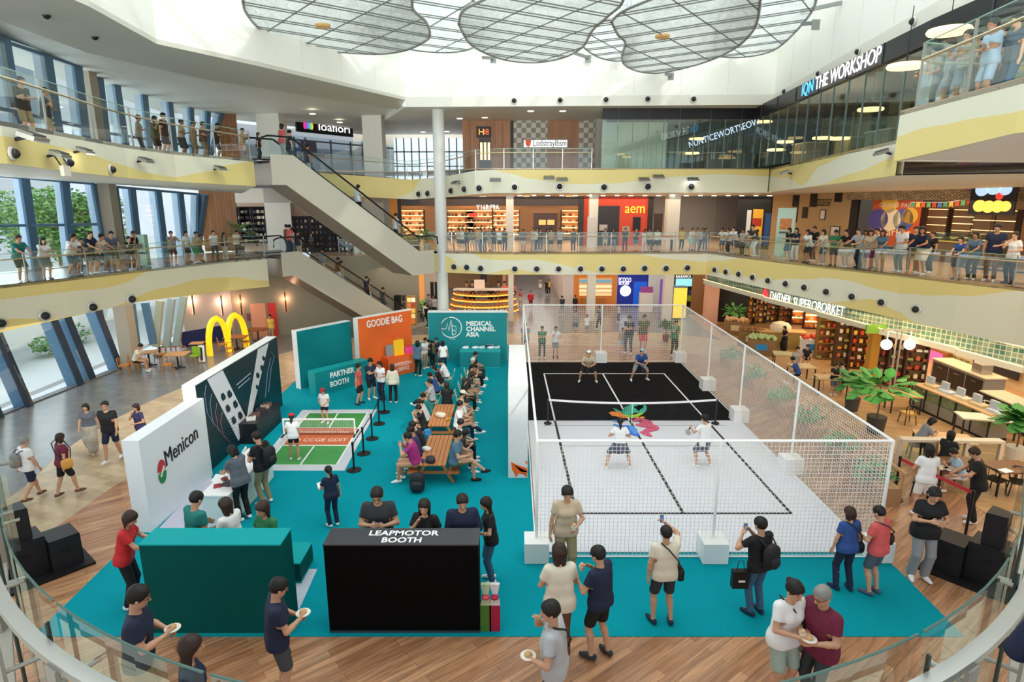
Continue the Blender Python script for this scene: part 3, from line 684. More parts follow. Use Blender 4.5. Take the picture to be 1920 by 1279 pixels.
WR.text('GRAND FAIR', 1684, 385, .35, M('f2d9c0', .5), .18, bn, width=2.0)
for (l, t, r, b, c, lb) in [(1490, 366, 1502, 387, '1d1a1c', 'dark framed picture with pale figure, topmost by the corner'), (1523, 358, 1536, 388, '2c2119', 'tall dark framed food picture high on the beige wall'), (1569, 360, 1583, 379, '241a15', 'dark framed picture nearest the black pillar'),
                            (1508, 388, 1518, 409, '3a2c20', 'small dark framed picture, lowest of the four'), (1541, 393, 1552, 412, 'e9e4d8', 'small white framed picture beside the wall lettering'), (1490, 387, 1499, 417, 'dcc9a4', 'narrow pale notice under the topmost picture'), (1560, 424, 1578, 450, 'efe9e0', 'pale menu board behind the people at the railing')]:
    fo = WR.pbox(l, t, r, b, M('3a3028', .5), .15, .04, 'framed_picture', label=lb, cat='picture')
    WR.pbox(l + 1.5, t + 1.5, r - 1.5, b - 1.5, M(c, .5), .19, .01, 'picture_print', fo)
e = wempty('wall_lettering', 'small dark lines of text on the beige gallery wall', 'lettering', WR.pt(*WR.hit(1548, 372), .15))
WR.text('SAVOUR THE TASTE OF\nGOOD COFFEE AND\nFRESH BREAD DAILY', 1547, 380, .16, M('4a3b28', .5), .17, e, width=1.3)
e = wempty('shop_sign', 'red and blue round emblem with white sparkling letters on lattice band', 'sign', WR.pt(*WR.hit(1825, 343), .5))
for dx, c in ((-4, 'd03a34'), (4, '5a48b8')):
    u, z = WR.hit(1825 + dx, 342); MB().lathe(WR.pt(u, z, .5), [(.34, 0), (.34, .08)], 18, WR.n).build('emblem', M(c, .4, emit=.5), e)
WR.text('PING CAFE', 1857, 338, .5, M('dcd8ff', .4, emit=1.2), .55, e, width=2.6)
# cloud and cake shaped lit sign
e = wempty('hanging_sign', 'lit blue cloud and yellow cake shaped hanging sign, upper right gallery', 'sign', WR.pt(*WR.hit(1895, 372), 1.2))
u, z = WR.hit(1892, 372); 
WR.box(MB(), u - 1.0, u + 1.0, z - .75, z + .75, 1.15, .08).build('sign_board', M('26221f', .5), e)
for (du, dz, r, c) in [(-.5, .4, .3, 'a9c8e8'), (0, .5, .34, 'a9c8e8'), (.5, .42, .28, 'a9c8e8'), (.3, .1, .16, 'd8402f'), (-.5, -.35, .28, 'f6c552'), (-.1, -.38, .28, 'f6c552'), (.3, -.36, .28, 'f6c552'), (.62, -.35, .24, 'f6c552')]:
    MB().lathe(WR.pt(u + du, z + dz, 1.24), [(r, 0), (r, .03)], 16, WR.n).build('sign_shape', M(c, .5, emit=.9), e)
e = empty('bunting', 'string of small coloured paper flags over the right gallery', 'bunting', WR.pt(*WR.hit(1790, 378), .8))
a = WR.pt(*WR.hit(1727, 379), .8); b = WR.pt(*WR.hit(1868, 370), .8); o_ = MB().tube([a - e.location, (a + b) / 2 - e.location - V(0, 0, .12), b - e.location], .012, 5).build('string', WHT, e)
for k in range(13):
    t = (k + .5) / 13; p = a.lerp(b, t) - e.location - V(0, 0, .12 * 4 * t * (1 - t)); d = WR.d
    MB().prism([p + d * -.1, p + d * .1, p + d * .1 - V(0, 0, .26), p - V(0, 0, .2), p + d * -.1 - V(0, 0, .26)], WR.n * .01).build('flag', M(['4f9a6a', 'd9c24a', 'd95a3a', '6fae6a', 'c8402c', '4a7ab8'][k % 6], .6), e)
# counter with display cases
cnt = WR.rect(1770, 445, 1900, 500)
e = empty('bakery_counter', 'long dark food counter with lit display cases on the second level', 'counter', WR.pt((cnt[0] + cnt[1]) / 2, Z2, 1))
def loc_parent(o, e): o.parent = e; o.matrix_parent_inverse = Matrix.Translation(e.location).inverted(); return o
loc_parent(WR.box(MB(), cnt[0], cnt[1], Z2, Z2 + 1.0, .4, .8).build('counter_base', M('6a5a48', .5)), e)
loc_parent(WR.box(MB(), cnt[0], cnt[1], Z2 + 1.0, Z2 + 1.05, .35, .9).build('counter_top', M('c8b060', .5)), e)
for k in range(4):
    w_ = (cnt[1] - cnt[0]) / 4; loc_parent(WR.box(MB(), cnt[0] + k * w_ + .1, cnt[0] + (k + 1) * w_ - .1, Z2 + 1.05, Z2 + 1.45, .45, .6).build('display_case', GLASSG), e)
bits = MB()
for px, r in [(1733, 6), (1782, 7), (1820, 5), (1858, 5)]:
    u, z = WR.hit(px, 420); p = WR.pt(u, Z2, -1.2); shelf_unit(p, math.atan2(WR.d.y, WR.d.x) + math.pi, 1.15, 2.6, .5, r, 'dark shelving with pastries behind the second level counter', stuffonly=True, colors=bits, lit=True, group='shelves behind the counter')
bits.build('shop_wares', [GOODS[i] for i in (1, 2, 3, 6, 7, 8)], label='breads and packets filling the shelves behind the counter', cat='wares', kind='stuff')
light_rows('downlight', [V(WR.pt(u, 0, 2.5 + (i % 2)).x, WR.pt(u, 0, 2.5 + (i % 2)).y, 9.33) for i, u in enumerate([x * 1.5 for x in range(-2, 14)])], .12, label='round recessed downlight over the right hand second gallery', group='downlights over the right gallery')
# ---------------- third level, centre
WC = Wl((-14, 42.5), (16, 42.5)); T3 = 13.6
wallbit(WC, 868, 215, 957, 320, WOODW, z0=Z3 - .2, z1=T3); wallbit(WC, 957, 215, 963, 320, DARK, z0=Z3, z1=T3)
CHK = checker('checkered_tiles', 'cfc8b8', '8d8678', 3.2)
wallbit(WC, 963, 215, 1026, 320, CHK, z0=Z3, z1=T3); wallbit(WC, 1084, 215, 1114, 320, CHK, z0=Z3, z1=T3); wallbit(WC, 1026, 215, 1084, 320, WOODW, z0=Z3, z1=T3)
wallbit(WC, 1114, 213, 1132, 320, M('cfccc2', .5), z0=Z3, z1=T3, th=1.0)
s_ = WC.pbox(980, 262, 1064, 279, M('9a9690', .5), .4, .12, 'shop_sign', label='white rectangular lit shop sign with shield emblem between wood and checker walls', cat='sign')
WC.pbox(982, 264, 1062, 277, M('f6f6f6', .5, emit=.7), .52, .02, 'sign_face', s_)
WC.text('LodstrayIbsm', 1030, 270, .56, DARK, .56, s_, width=2.15)
u, z = WC.hit(990, 270); MB().prism([WC.pt(u - .2, z + .2, .55), WC.pt(u + .2, z + .2, .55), WC.pt(u + .15, z - .1, .55), WC.pt(u, z - .26, .55), WC.pt(u - .15, z - .1, .55)], (0, -.02, 0)).build('shield_emblem', M('e0582c', .5, emit=.3), s_)
s_ = WC.pbox(894, 238, 921, 259, BLACK, .3, .08, 'shop_sign', label='small black sign with orange characters on the wood wall', cat='sign')
WC.text('H', 903, 249, .55, M('f0b040', .5, emit=1), .4, s_); WC.text('I8', 912, 249, .5, M('e8603a', .5, emit=1), .4, s_)
WC.pbox(899, 260, 921, 320, M('2a211b', .4), .16, .03, 'door_niche', label='dark glazed doorway with warm lights in the wood wall', cat='doorway')
for k in range(3): WC.pbox(901 + k * 7, 268, 905 + k * 7, 300, EMWARM, .2, .03, 'pendant_light', label='warm lights glowing in the dark doorway', cat='light', group='lights in the wood wall doorway')
# bright end windows of the passage left of the wood wall
WE = Wl((-14, 52), (0, 52)); wallbit(WE, 740, 262, 872, 345, M('dfe9f2', .4, emit=.9), z0=9.7, z1=13.3, name='window_7')
fr = MB()
for px in range(745, 875, 14):
    u = WE.hit(px, 300)[0]; WE.box(fr, u - .05, u + .05, 9.7, 13.3, .15, .08)
for py in (285, 312): z = WE.hit(800, py)[1]; WE.box(fr, WE.hit(740, 300)[0], WE.hit(872, 300)[0], z - .05, z + .05, .15, .08)
struct('window_frame', fr, M('8fa4b4', .5))
light_rows('downlight', [G(x, y, T3 - .04) for x, y in [(793, 248), (838, 247), (800, 263), (855, 265), (862, 223), (909, 221), (995, 209), (1055, 209), (586, 214), (637, 230)]], .15, label='round recessed downlight in the third level ceiling', group='downlights of the third level')
# slanting shop front with the flower sign
WF = Wl((Xw(500, 42, 12), 42), (Xw(735, 52, 12), 52))
wallbit(WF, 500, 215, 745, 340, M('aeb4be', .5), z0=9.0, z1=T3, off=-3.5)
wallbit(WF, 530, 218, 690, 231, M('c9c6c0', .5), z0=WF.hit(600, 234)[1], z1=T3)
s_ = WF.pbox(552, 227, 657, 252, BLACK, .1, .15, 'shop_sign', label='black band sign with white letters and rainbow flower emblem', cat='sign')
WF.text('loafiori', 622, 241, .8, LET, .3, s_, width=2.9)
u, z = WF.hit(573, 237)
for k, c in enumerate(('d83a8a', '8a4ad8', '4aa0e0', '58c878', 'e8c040')):
    MB().ball(WF.pt(u + (k - 2) * .15, z + .05 - abs(k - 2) * .02, .27), .11, 8, sz=2.2).build('petal', M(c, .4, emit=.8), s_)
fr = MB()
for px in (530, 552, 573, 620, 657, 680, 720, 745):
    u = WF.hit(px, 290)[0]; WF.box(fr, u - .05, u + .05, 9.6, T3 - .9 if px < 690 else T3 - 1.2, .02, .1)
z = WF.hit(620, 268)[1]; WF.box(fr, WF.hit(530, 290)[0], WF.hit(745, 290)[0], z - .05, z + .05, .02, .1)
struct('window_frame', fr, M('6a6d74', .4))
struct('window_8', WF.box(MB(), WF.hit(528, 290)[0], WF.hit(748, 290)[0], 9.6, T3 - .8, 0, .02), GLASSB)
for l, t, r, b, c in [(585, 275, 602, 318, '6aa6dc'), (605, 262, 634, 285, '7a6a80'), (622, 288, 634, 312, 'c05a60'), (592, 285, 640, 322, '9aa4bc'), (640, 285, 655, 300, 'b090c0'), (722, 262, 737, 280, '7ab0e0'), (735, 272, 742, 300, 'a04038'), (722, 285, 742, 312, '7a8290')]:
    WF.pbox(l, t, r, b, M(c, .5), -2.6, .3, 'window_display', label='coloured display figure behind the third level shop glass', cat='display', group='window displays of the flower sign shop')
# ---------------- third level, glass fronted workshop
gz0, gz1 = Z3, 13.0
c0, c1 = V(Xw(1129, 36.6, 12), 36.6, 0), wn[5]; r0, r1 = wn[5], wn[6]
def glasswall(a, b, n, nm, bz=(13.0, 13.62)):
    a = V(a.x, a.y, 0); b = V(b.x, b.y, 0); e = empty(nm, None, None); e['kind'] = 'structure'; fr = MB(); bd = MB()
    d = (b - a).normalized(); nn = V(d.y, -d.x, 0)
    bd.bar(a + V(0, 0, sum(bz) / 2), b + V(0, 0, sum(bz) / 2), .25, bz[1] - bz[0])
    for i in range(n):
        p, q = a.lerp(b, i / n), a.lerp(b, (i + 1) / n)
        MB().quad(p + V(0, 0, gz0), q + V(0, 0, gz0), q + V(0, 0, gz1), p + V(0, 0, gz1)).build('window_pane', GLASSG, e)
        fr.bar(p + V(0, 0, gz0), p + V(0, 0, gz1), .05, .05)
    fr.build('window_frame', M('7c8a86', .4, metal=.5), e); bd.build('sign_band', M('15161a', .35), e)
    st = MB()
    for i in range(1, n, 2): st.bar(a.lerp(b, i / n) + nn * .14 + V(0, 0, bz[0]), a.lerp(b, i / n) + nn * .14 + V(0, 0, bz[1]), .03, .02)
    st.build('band_joint', M('4c4f55', .5), e)
glasswall(c0, V(13.75, 36.6, 0), 10, 'window_9'); glasswall(V(13.75, 36.6, 0), r1, 13, 'window_10'); glasswall(r1, V(11.2, 4, 0), 6, 'window_11')
# interior of the workshop
OL = M('a39c6c', .6); OLD = M('55513c', .6)
struct('wall_right', MB().b2(26, 26.2, 10, 44, Z3, 13.4), OL); struct('wall_back', MB().b2(5.6, 26, 43.0, 43.2, Z3, 13.4), M('5e6e68', .6))
struct('wall_partition', MB().b2(5.3, 9.1, 38.0, 38.1, Z3, 13.0), M('c9d2bd', .6))
pr = MB()
for y in range(18, 36, 3): pr.b2(16.5, 16.6, y, y + 1.6, Z3, 12.8)
struct('wall_partition', pr, M('8a845a', .6))
fr = MB()
for i in range(10): x = 16.2; y = 16 + i * 2.1; fr.bar((x, y, Z3), (x, y, 13.3), .07)
for z in (12.2, 13.0): fr.bar((16.2, 14, z), (16.2, 37, z), .06)
struct('window_frame', fr, OLD)
for i, (x, y, wd, c) in enumerate([(14.6, 20, 1.6, 'b9962e'), (15, 23, 1.3, '6e675c'), (15.2, 26, 1.8, '8e8a7c'), (15.6, 29.5, 1.4, '7d774a'), (15, 32.5, 1.6, '9b967a'), (10, 40, 2.2, '49544c'), (7.5, 41, 2, '8a7440'), (12.5, 40.2, 1.8, '6a6e62')]):
    e = empty('workshop_cabinet', '%s cabinet with worktop standing inside the glass fronted workshop' % ['yellow', 'dark grey', 'pale grey', 'olive', 'beige', 'dark green', 'brown', 'grey'][i], 'cabinet', (x, y, Z3))
    MB().box((0, 0, .5), (1.0, wd, 1.0)).build('body', M(c, .5), e); MB().box((0, 0, 1.03), (1.1, wd + .1, .06)).build('worktop', M('d0cbb6', .5), e)
    for k in range(3): MB().box((-.51, (k - 1) * wd / 3.2, .5), (.03, wd / 3.5, .8)).build('door', M(c, .4), e)
for (px, py, T) in [(1306, 262, 39), (1297, 289, 39), (1472, 268, 33), (1542, 261, 30), (1573, 262, 29), (1632, 208, 24), (1698, 128, 17), (1779, 63, 15), (1433, 230, 38), (1455, 283, 33)]:
    p = P(px, py, T); o = empty('ring_lamp', 'round warm ring pendant lamp inside the glass fronted workshop', 'lamp', p, 0, 'ring lamps in the workshop')
    MB().lathe((0, 0, 0), [(.42, 0), (.45, .05), (.42, .1)], 20).build('ring', EMWARM, o); MB().bar((0, 0, .1), (0, 0, max(.3, 13.5 - p.z)), .015).build('cord', DARK, o)
p = P(1355, 250, 39.5)
e = empty('sign_reflection', 'white glowing letters imitating a sign reflection in the centre workshop glass', 'sign', p)
text('NUNTICEWORTSEOW', P(1355, 251, 39.5), (1, -.9, .35), (0, 0, 1), .55, M('cfe0ff', .5, emit=1.2), e, width=4.5)  # glowing letters stand in for the sign's reflection in the glass
# THE WORKSHOP sign on the band
bd = (r1 - V(13.75, 36.6, ZW)); bd.z = 0; bdn = bd.normalized(); WK = Wl((13.75, 36.6), (r1.x, r1.y))
u, z = WK.hit(1601, 130); e = wempty('shop_sign', 'large white illuminated capital letters on the black band beside the blue emblem', 'sign', WK.pt(u, 13.31, .2))
ul, ur = WK.hit(1537, 155)[0], WK.hit(1662, 102)[0]
text('THE WORKSHOP', WK.pt((ul + ur) / 2, 13.31, .17), bdn, (0, 0, 1), .72, M('ffffff', .4, emit=1.3), e, ext=.01, width=abs(ur - ul))
ul, ur = WK.hit(1512, 165)[0], WK.hit(1533, 158)[0]; e = wempty('shop_sign', 'blue neon emblem of slanted strokes beside the workshop letters', 'sign', WK.pt(ul, 13.31, .2))
text('IQN', WK.pt((ul + ur) / 2, 13.31, .17), bdn, (0, 0, 1), .7, M('58b8f0', .4, emit=1.2), e, ext=.01, width=abs(ur - ul))
# window-side walls and back walls at the left
wallbit(Wl((-18.5, 39.5), (-12, 41)), 412, 200, 446, 300, WOODW, z0=9.5, z1=14)
wallbit(Wl((-17.5, 37.5), (-12, 39.5)), 380, 366, 446, 482, WOODW, z0=Z2, z1=9.3)
W2 = Wl((-15, 43), (-2, 45.5))
wallbit(W2, 436, 366, 740, 380, M('d9cfc0', .6), z1=9.3); wallbit(W2, 436, 366, 740, 485, M('d8b7a0', .6), z0=4.8, z1=9.3, off=-2)
for l, r in ((500, 548), (662, 728)): wallbit(W2, l, 366, r, 485, M('d5cec2', .6), z0=4.8, z1=9.3)
bits = MB()
for px in (446, 468, 490, 556, 600, 640):
    u, z = W2.hit(px, 420); p = W2.pt(u, 4.9 if px > 540 else Z2, -1.2); shelf_unit(p, math.atan2(W2.d.y, W2.d.x), 1.7, 2.5, .5, 6, 'dark wall shelving with shoes and bags at the back of second level', '2e2328', '3a2a30', stuffonly=True, colors=bits, group='dark wall shelves of the shoe shop')
bits.build('shop_wares', GCOL, label='shoes and bags filling the dark shelves beside the escalator', cat='wares', kind='stuff')
gal([V(-13.3, 40.6, 0), V(-5.5, 42.5, 0)], [V(-3, 50, 0), V(-16, 50, 0)], 4.9, LFLOOR)
# ground wall under the escalators, with sconces
WG = Wl((Xw(432, 38, 1), 38), (Xw(785, 42.5, 1), 42.5)); GW = brickmat('olive_plaster', '8a8268', '8f876e', '867e66', 40, 40, 0, .7, 0, noise=.04)
wallbit(WG, 432, 480, 785, 600, M('8f8a78', .7, var=.05, scale=1), z0=0, z1=4.9)
WG0 = Wl((Xw(338, 35.5, 1), 35.5), (Xw(434, 38, 1), 38)); wallbit(WG0, 338, 500, 434, 640, M('b9b8b8', .6), z0=0, z1=4.6)
struct('wall_panel', WG0.box(MB(), *WG0.rect(338, 630, 434, 650)[:2], .05, 1.0, .15, .06), M('1d2f66', .4))
for i, (px, py, wl_) in enumerate([(358, 570, WG0), (412, 572, WG0), (452, 570, WG), (535, 565, WG)]):
    u, z = wl_.hit(px, py); c = wl_.pt(u, z, .25); e = empty('wall_sconce', 'slim dark wall light glowing warm, %s' % ['nearest the leaning glass frames', 'second from the glass frames, on grey wall', 'over the yellow arches', 'by the red doorway'][i], 'wall lamp', c)
    MB().box((0, 0, 0), (.07, .07, 1.25)).build('body', DARK, e); MB().bar(wl_.n * -.05 + V(0, 0, -.6), wl_.n * -.05 + V(0, 0, .6), .05).build('light_strip', M('ffa070', .5, emit=9), e)
    lg = bpy.data.lights.new('sconce_light', 'POINT'); lg.energy = 30; lg.color = (1, .55, .35); lg.shadow_soft_size = .1; lo = bpy.data.objects.new('sconce_light', lg); C.objects.link(lo); lo.location = wl_.pt(u, z + .2, .35)
WG.pbox(472, 568, 500, 640, M('e0a080', .6), .15, .03, 'doorway_recess', label='peach lit doorway beside the red door panel', cat='doorway')
WG.pbox(504, 567, 520, 640, M('d0342a', .5), .15, .05, 'door_panel', label='red open door panel under the lower escalator', cat='door')
WG.pbox(463, 587, 470, 601, M('7a4a60', .5), .16, .02, 'wall_notice', label='small plum coloured notice on the olive wall', cat='notice')
# ---------------- ground level, back
floorT = 49.5
WX = Wl((-8, 49.5), (20, 49.5)); TG = 4.6
wallbit(WX, 785, 505, 797, 640, M('e89a50', .5, emit=.5), z0=0, z1=TG); wallbit(WX, 797, 505, 826, 640, M('cdbfae', .6), z0=0, z1=TG)
for k, px in enumerate((808, 816)): WX.pbox(px, 528, px + 6, 580, DARK, .16, .02, 'wall_mural', label='tall dark figure silhouette on the pale shop wall', cat='mural', group='dark silhouettes on the pale wall')
wallbit(Wl((-8, 60), (20, 60)), 830, 505, 965, 600, M('b48a62', .6), z0=0, z1=TG)
for l, r, c in [(1000 + 58, 1075, 'cfc6c0'), (1075, 1156, 'e0883c')]: wallbit(WX, l, 505, r, 590, M(c, .6), z0=0, z1=TG, th=.12)
WX.pbox(1085, 521, 1147, 552, M('c8a070', .5, emit=.35), .13, .05, 'display_window', label='lit orange bakery display window on the ground level', cat='window')
for k, (t, c) in enumerate([(524, '6a9ab0'), (534, 'f0dcb0'), (542, 'f0dcb0'), (549, 'e8c890')]): WX.pbox(1086, t, 1146, t + 5, M(c, .5, emit=.5), .19, .03, 'display_board', label='pale lit shelf row in the orange display window', cat='shelf', group='shelf rows of the orange window')
WX.pbox(1090, 556, 1132, 575, M('b4702c', .5), .3, .5, 'shop_counter', label='low brown counter below the orange display window', cat='counter')
wallbit(WX, 1157, 505, 1214, 590, M('1b2a8c', .4, emit=.25), z0=0, z1=TG, th=.12)
e = wempty('shop_sign', 'white letters on the deep blue shop front', 'sign', WX.pt(*WX.hit(1172, 527), .15)); WX.text('PCOOO', 1171, 525, .55, LET, .16, e, width=1.0); WX.text('BOUBI', 1169, 531, .4, LET, .16, e, width=.8)
u, z = WX.hit(1172, 545); MB().lathe(WX.pt(u, z, .14), [(.45, 0), (.45, .03)], 20, WX.n).build('wall_medallion', M('dfe6ff', .5, emit=.7), label='glowing white globe picture on the blue shop front', cat='picture')
WX.pbox(1187, 528, 1212, 572, M('1a55c0', .4, emit=.5), .13, .03, 'poster', label='bright blue glowing poster on the blue shop front', cat='poster')
wallbit(WX, 1214, 505, 1262, 590, M('d8dde0', .5), z0=0, z1=TG); WX.pbox(1236, 523, 1250, 570, M('7c4fa0', .5, emit=.5), .16, .03, 'poster', label='purple lit poster between the blue shop and the column', cat='poster')
wallbit(WX, 1262, 505, 1330, 600, M('35302f', .6), z0=0, z1=TG)
WX.pbox(1266, 522, 1300, 536, M('8fd8e8', .5, emit=.9), .16, .05, 'display_screen', label='bright cyan menu screen at the corner shop', cat='screen')
e = wempty('shop_sign', 'small white letter sign over the cyan screen', 'sign', WX.pt(*WX.hit(1280, 519), .2)); WX.text('BALKANCA', 1280, 518, .3, LET, .25, e, width=1.2)
for px, py, c in [(1288, 558, 'b8c832'), (1310, 558, 'cfd6d8'), (1310, 545, 'caa86a'), (1296, 548, '4a5a80'), (1292, 580, 'c8b0a0'), (1308, 584, 'e0c8c0')]:
    WX.pbox(px - 6, py - 5, px + 6, py + 5, M(c, .5), .2, .3, 'product_display', label='stacked coloured packets in the corner shop', cat='display', group='packets of the corner shop')
# corridor running back
wallbit(Wl((-8, 80), (30, 80)), 940, 500, 1080, 560, M('b9a8a0', .6), z0=0, z1=4.5)
struct('wall_corridor', MB().b2(Xw(1056, 49.5, 2), Xw(1056, 49.5, 2) + .2, 49.5, 80, 0, TG), M('e6d6cc', .5)); struct('wall_corridor', MB().b2(-.8, -.6, 52, 80, 0, TG), M('c99a74', .6))
# bakery kiosk with curved lit cases
p = G(905, 596); kc = V(p.x, p.y + 2.2, 0)
e = empty('bakery_kiosk', 'curved golden lit bakery kiosk with dark sign fascia', 'kiosk', kc)
for r in range(4):
    st = MB(); z = .25 + r * .42; rr = 2.55 - r * .12
    for k in range(12):
        a0, a1 = math.pi * (1 + k / 12), math.pi * (1 + (k + 1) / 12); st.bar((rr * math.cos(a0), rr * .7 * math.sin(a0), z), (rr * math.cos(a1), rr * .7 * math.sin(a1), z), .35, .06)
    st.build('display_shelf', M('ffb84a', .5, emit=1.1), e)
    bb = MB()
    for k in range(22):
        a0 = math.pi * (1 + (k + .5) / 22); bb.ball((rr * math.cos(a0), rr * .7 * math.sin(a0) - .05, z + .12), .13, 6, sz=.6)
    o = bb.build('pastries', M('a8662a', .6), e); o['kind'] = 'stuff'
cr = MB()
for k in range(7): a0 = math.pi * (1 + k / 6); cr.bar((2.6 * math.cos(a0), 1.85 * math.sin(a0), 0), (2.2 * math.cos(a0), 1.55 * math.sin(a0), 1.9), .07)
cr.build('case_frame', M('8a5a28', .5), e); MB().b2(-2.3, 2.3, -.6, .4, 1.78, 1.85).build('counter_top', M('d8d4cc', .4), e)
MB().b2(-2.2, 2.6, .9, 1.5, 3.45, 4.3).build('sign_fascia', M('3a3440', .5), e); MB().b2(-2.2, 2.6, .85, .9, 3.3, 3.42).build('light_strip', EMWARM, e)
text('BICCINESIVTCIO', (kc.x, kc.y + .86, 3.95), (1, 0, 0), (0, 0, 1), .42, LET, e, width=3.0)
MB().b2(-.7, .1, -.5, -.45, 1.9, 2.6).build('menu_card', M('e8dcd0', .5), e); MB().b2(-.3, .2, 1.0, 1.1, 2.2, 3.2).build('menu_screen', BLACK, e)
# food poster totem and machines by the escalator foot
WT = Wl((-9.5, 40.5), (-6, 40.0))
tt = WT.pbox(764, 554, 782, 608, M('b08a50', .5), 0, .3, 'menu_totem', label='tall lit menu totem with food pictures by the escalator foot', cat='totem')
for k in range(5):
    for j in range(2): WT.pbox(766 + j * 8, 557 + k * 10, 773 + j * 8, 565 + k * 10, M(['f0d080', 'c86a30', 'e8e0c0', 'a03a28', 'e0b050'][(k + j * 2) % 5], .5, emit=.6), .3, .02, 'food_picture', tt)
WT.pbox(738, 555, 748, 582, BLACK, -.5, .4, 'ticket_machine', label='tall black machine at the foot of the lower escalator', cat='machine')
WT.pbox(750, 556, 760, 566, M('3a3a3c', .4), -.6, .2, 'wall_screen', label='upper dark screen beside the black machine', cat='screen')
WT.pbox(751, 570, 760, 575, M('4a4a4c', .4), -.6, .2, 'wall_screen', label='lower dark screen beside the black machine', cat='screen')
# tiled sign band over the supermarket
WS = Wl((E2R[0].x + .3, E2R[0].y + .6), (E2R[-2].x + .7, E2R[-2].y + .6))
mb = MB(); nb = 12
ptsS = [(1326, 512, 530), (1440, 540, 563), (1540, 562, 590), (1656, 590, 623), (1800, 620, 661), (1925, 646, 697)]
for (a, t, b), (a2, t2, b2_) in zip(ptsS, ptsS[1:]):
    q = [WS.hit(a, t - 6), WS.hit(a2, t2 - 6), WS.hit(a2, b2_ - 9), WS.hit(a, b - 6)]
    fr_ = [WS.pt(u, z, 0) for u, z in q]; bk_ = [WS.pt(u, z, -.5) for u, z in q]
    mb.add(fr_ + bk_, [(0, 1, 2, 3), (7, 6, 5, 4), (3, 2, 6, 7)])
me = mb.mesh('wall_sign_band', brickmat('green_mosaic_band', '8f9c80', '4d7a6c', 'c4c6a6', .2, .2, 0, .3, .02, offset=0, noise=.3, wall=math.atan2(WS.d.y, WS.d.x))); o = bpy.data.objects.new('wall_sign_band', me); C.objects.link(o); o['kind'] = 'structure'
mb = MB(); lw = MB()
for (a, t, b), (a2, t2, b2_) in zip(ptsS, ptsS[1:]):
    p = WS.pt(*WS.hit(a, b - 2), .05); q = WS.pt(*WS.hit(a2, b2_ - 4), .05); mb.bar(p, q, .5, .22); lw.bar(p + V(0, 0, .16) + WS.n * .28, q + V(0, 0, .16) + WS.n * .28, .05, .03)
struct('trim_5', mb, M('cfc8b2', .5)); struct('trim_6', lw, M('ffe9b0', .5, emit=1.2))
e = wempty('shop_sign', 'long white sign lettering on the green tiled band', 'sign', WS.pt(*WS.hit(1515, 570), .1))
for s_, a, b, m_ in [('DAITNER', (1446, 554), (1484, 563), LET), ('SUPEROBORKET', (1489, 566), (1585, 585), LET)]:
    p = WS.pt(*WS.hit(*a), .08); q = WS.pt(*WS.hit(*b), .08); text(s_, (p + q) / 2, q - p, (0, 0, 1), .62 if s_[0] == 'D' else .68, m_, e, width=(q - p).length, ext=.01)
u, z = WS.hit(1437, 551); MB().prism([WS.pt(u - .3, z - .3, .06), WS.pt(u + .3, z - .3, .06), WS.pt(u, z + .4, .06)], WS.n * .08).build('shop_emblem', M('d8404a', .5, emit=.8), label='red triangular emblem at the start of the tiled sign band', cat='emblem')

# outer shell far behind the galleries
struct('wall_right', MB().b2(32, 32.3, 8, 92, 0, 14.2), M('cbbfae', .6)); struct('wall_back', MB().b2(-20, 32, 53, 53.3, 4.7, 14.2), M('cfc6b8', .6))
# ================================================================== RAILINGS AND ESCALATORS
def railing(pts, h, label, step=1.7, off=.12, hr=.93, rail_m=None, group=None, top_only=False, side=1):
    pts = [Vector(p) for p in pts]; cum = [0]
    for a, b in zip(pts, pts[1:]): cum.append(cum[-1] + (b - a).length)
    def at(t):
        t = max(0, min(cum[-1], t)); k = max(j for j in range(len(cum)) if cum[j] <= t + 1e-9); k = min(k, len(pts) - 2)
        p = pts[k].lerp(pts[k + 1], (t - cum[k]) / max(1e-6, cum[k + 1] - cum[k])); d = (pts[k + 1] - pts[k]); d.z = 0; d.normalize(); return p + V(-d.y, d.x, 0) * off * side, d
    e = empty('glass_railing', label, 'railing', pts[0], 0, group); o0 = pts[0]
    n = max(1, round(cum[-1] / step)); st = [at(cum[-1] * i / n) for i in range(n + 1)]; m_ = rail_m or STEEL
    fine = [at(cum[-1] * i / (n * 2))[0] - o0 + V(0, 0, hr) for i in range(n * 2 + 1)]
    MB().tube(fine, .028, 6).build('handrail', M('c9bd9c', .35, metal=.6), e)
    for i, (p, d) in enumerate(st):
        p = p - o0; MB().bar(p, p + V(0, 0, h), .035, .05).build('post', m_, e)
        if i < n:
            q = st[i + 1][0] - o0; g = d * .03; mb = MB(); nn = V(-d.y, d.x, 0) * .012
            mb.add([p + g + V(0, 0, .06), q - g + V(0, 0, .06), q - g + V(0, 0, h), p + g + V(0, 0, h)], [(0, 1, 2, 3)]).build('glass_panel', GLASS, e)
            MB().bar(p + g + V(0, 0, h), q - g + V(0, 0, h), .014, .02).build('glass_edge', M('8fb8a8', .3), e)
    return e
railing(E2L, 1.15, 'curved glass railing of the second gallery on the window side', 2.2)
railing(E2C, 1.15, 'long straight glass railing of the second gallery at the back', 1.9)
railing(E2R, 1.15, 'glass railing of the second gallery above the supermarket', 2.0)
railing(E3L, 1.15, 'glass railing of the third gallery on the window side', 2.4)
railing([p for p in E3C if XZ(p.x, p.y, p.z) < 1125], 1.15, 'glass railing of the third gallery at the back', 1.7)
railing([V(p.x, p.y, Z3P) for p in E3P][:-1], 1.25, 'glass railing of the projecting third level balcony', 1.6)
railing([V(-11.5, 41.2, 4.92), V(-6, 42.4, 4.92)], 1.1, 'short glass railing behind the escalators', 1.6)
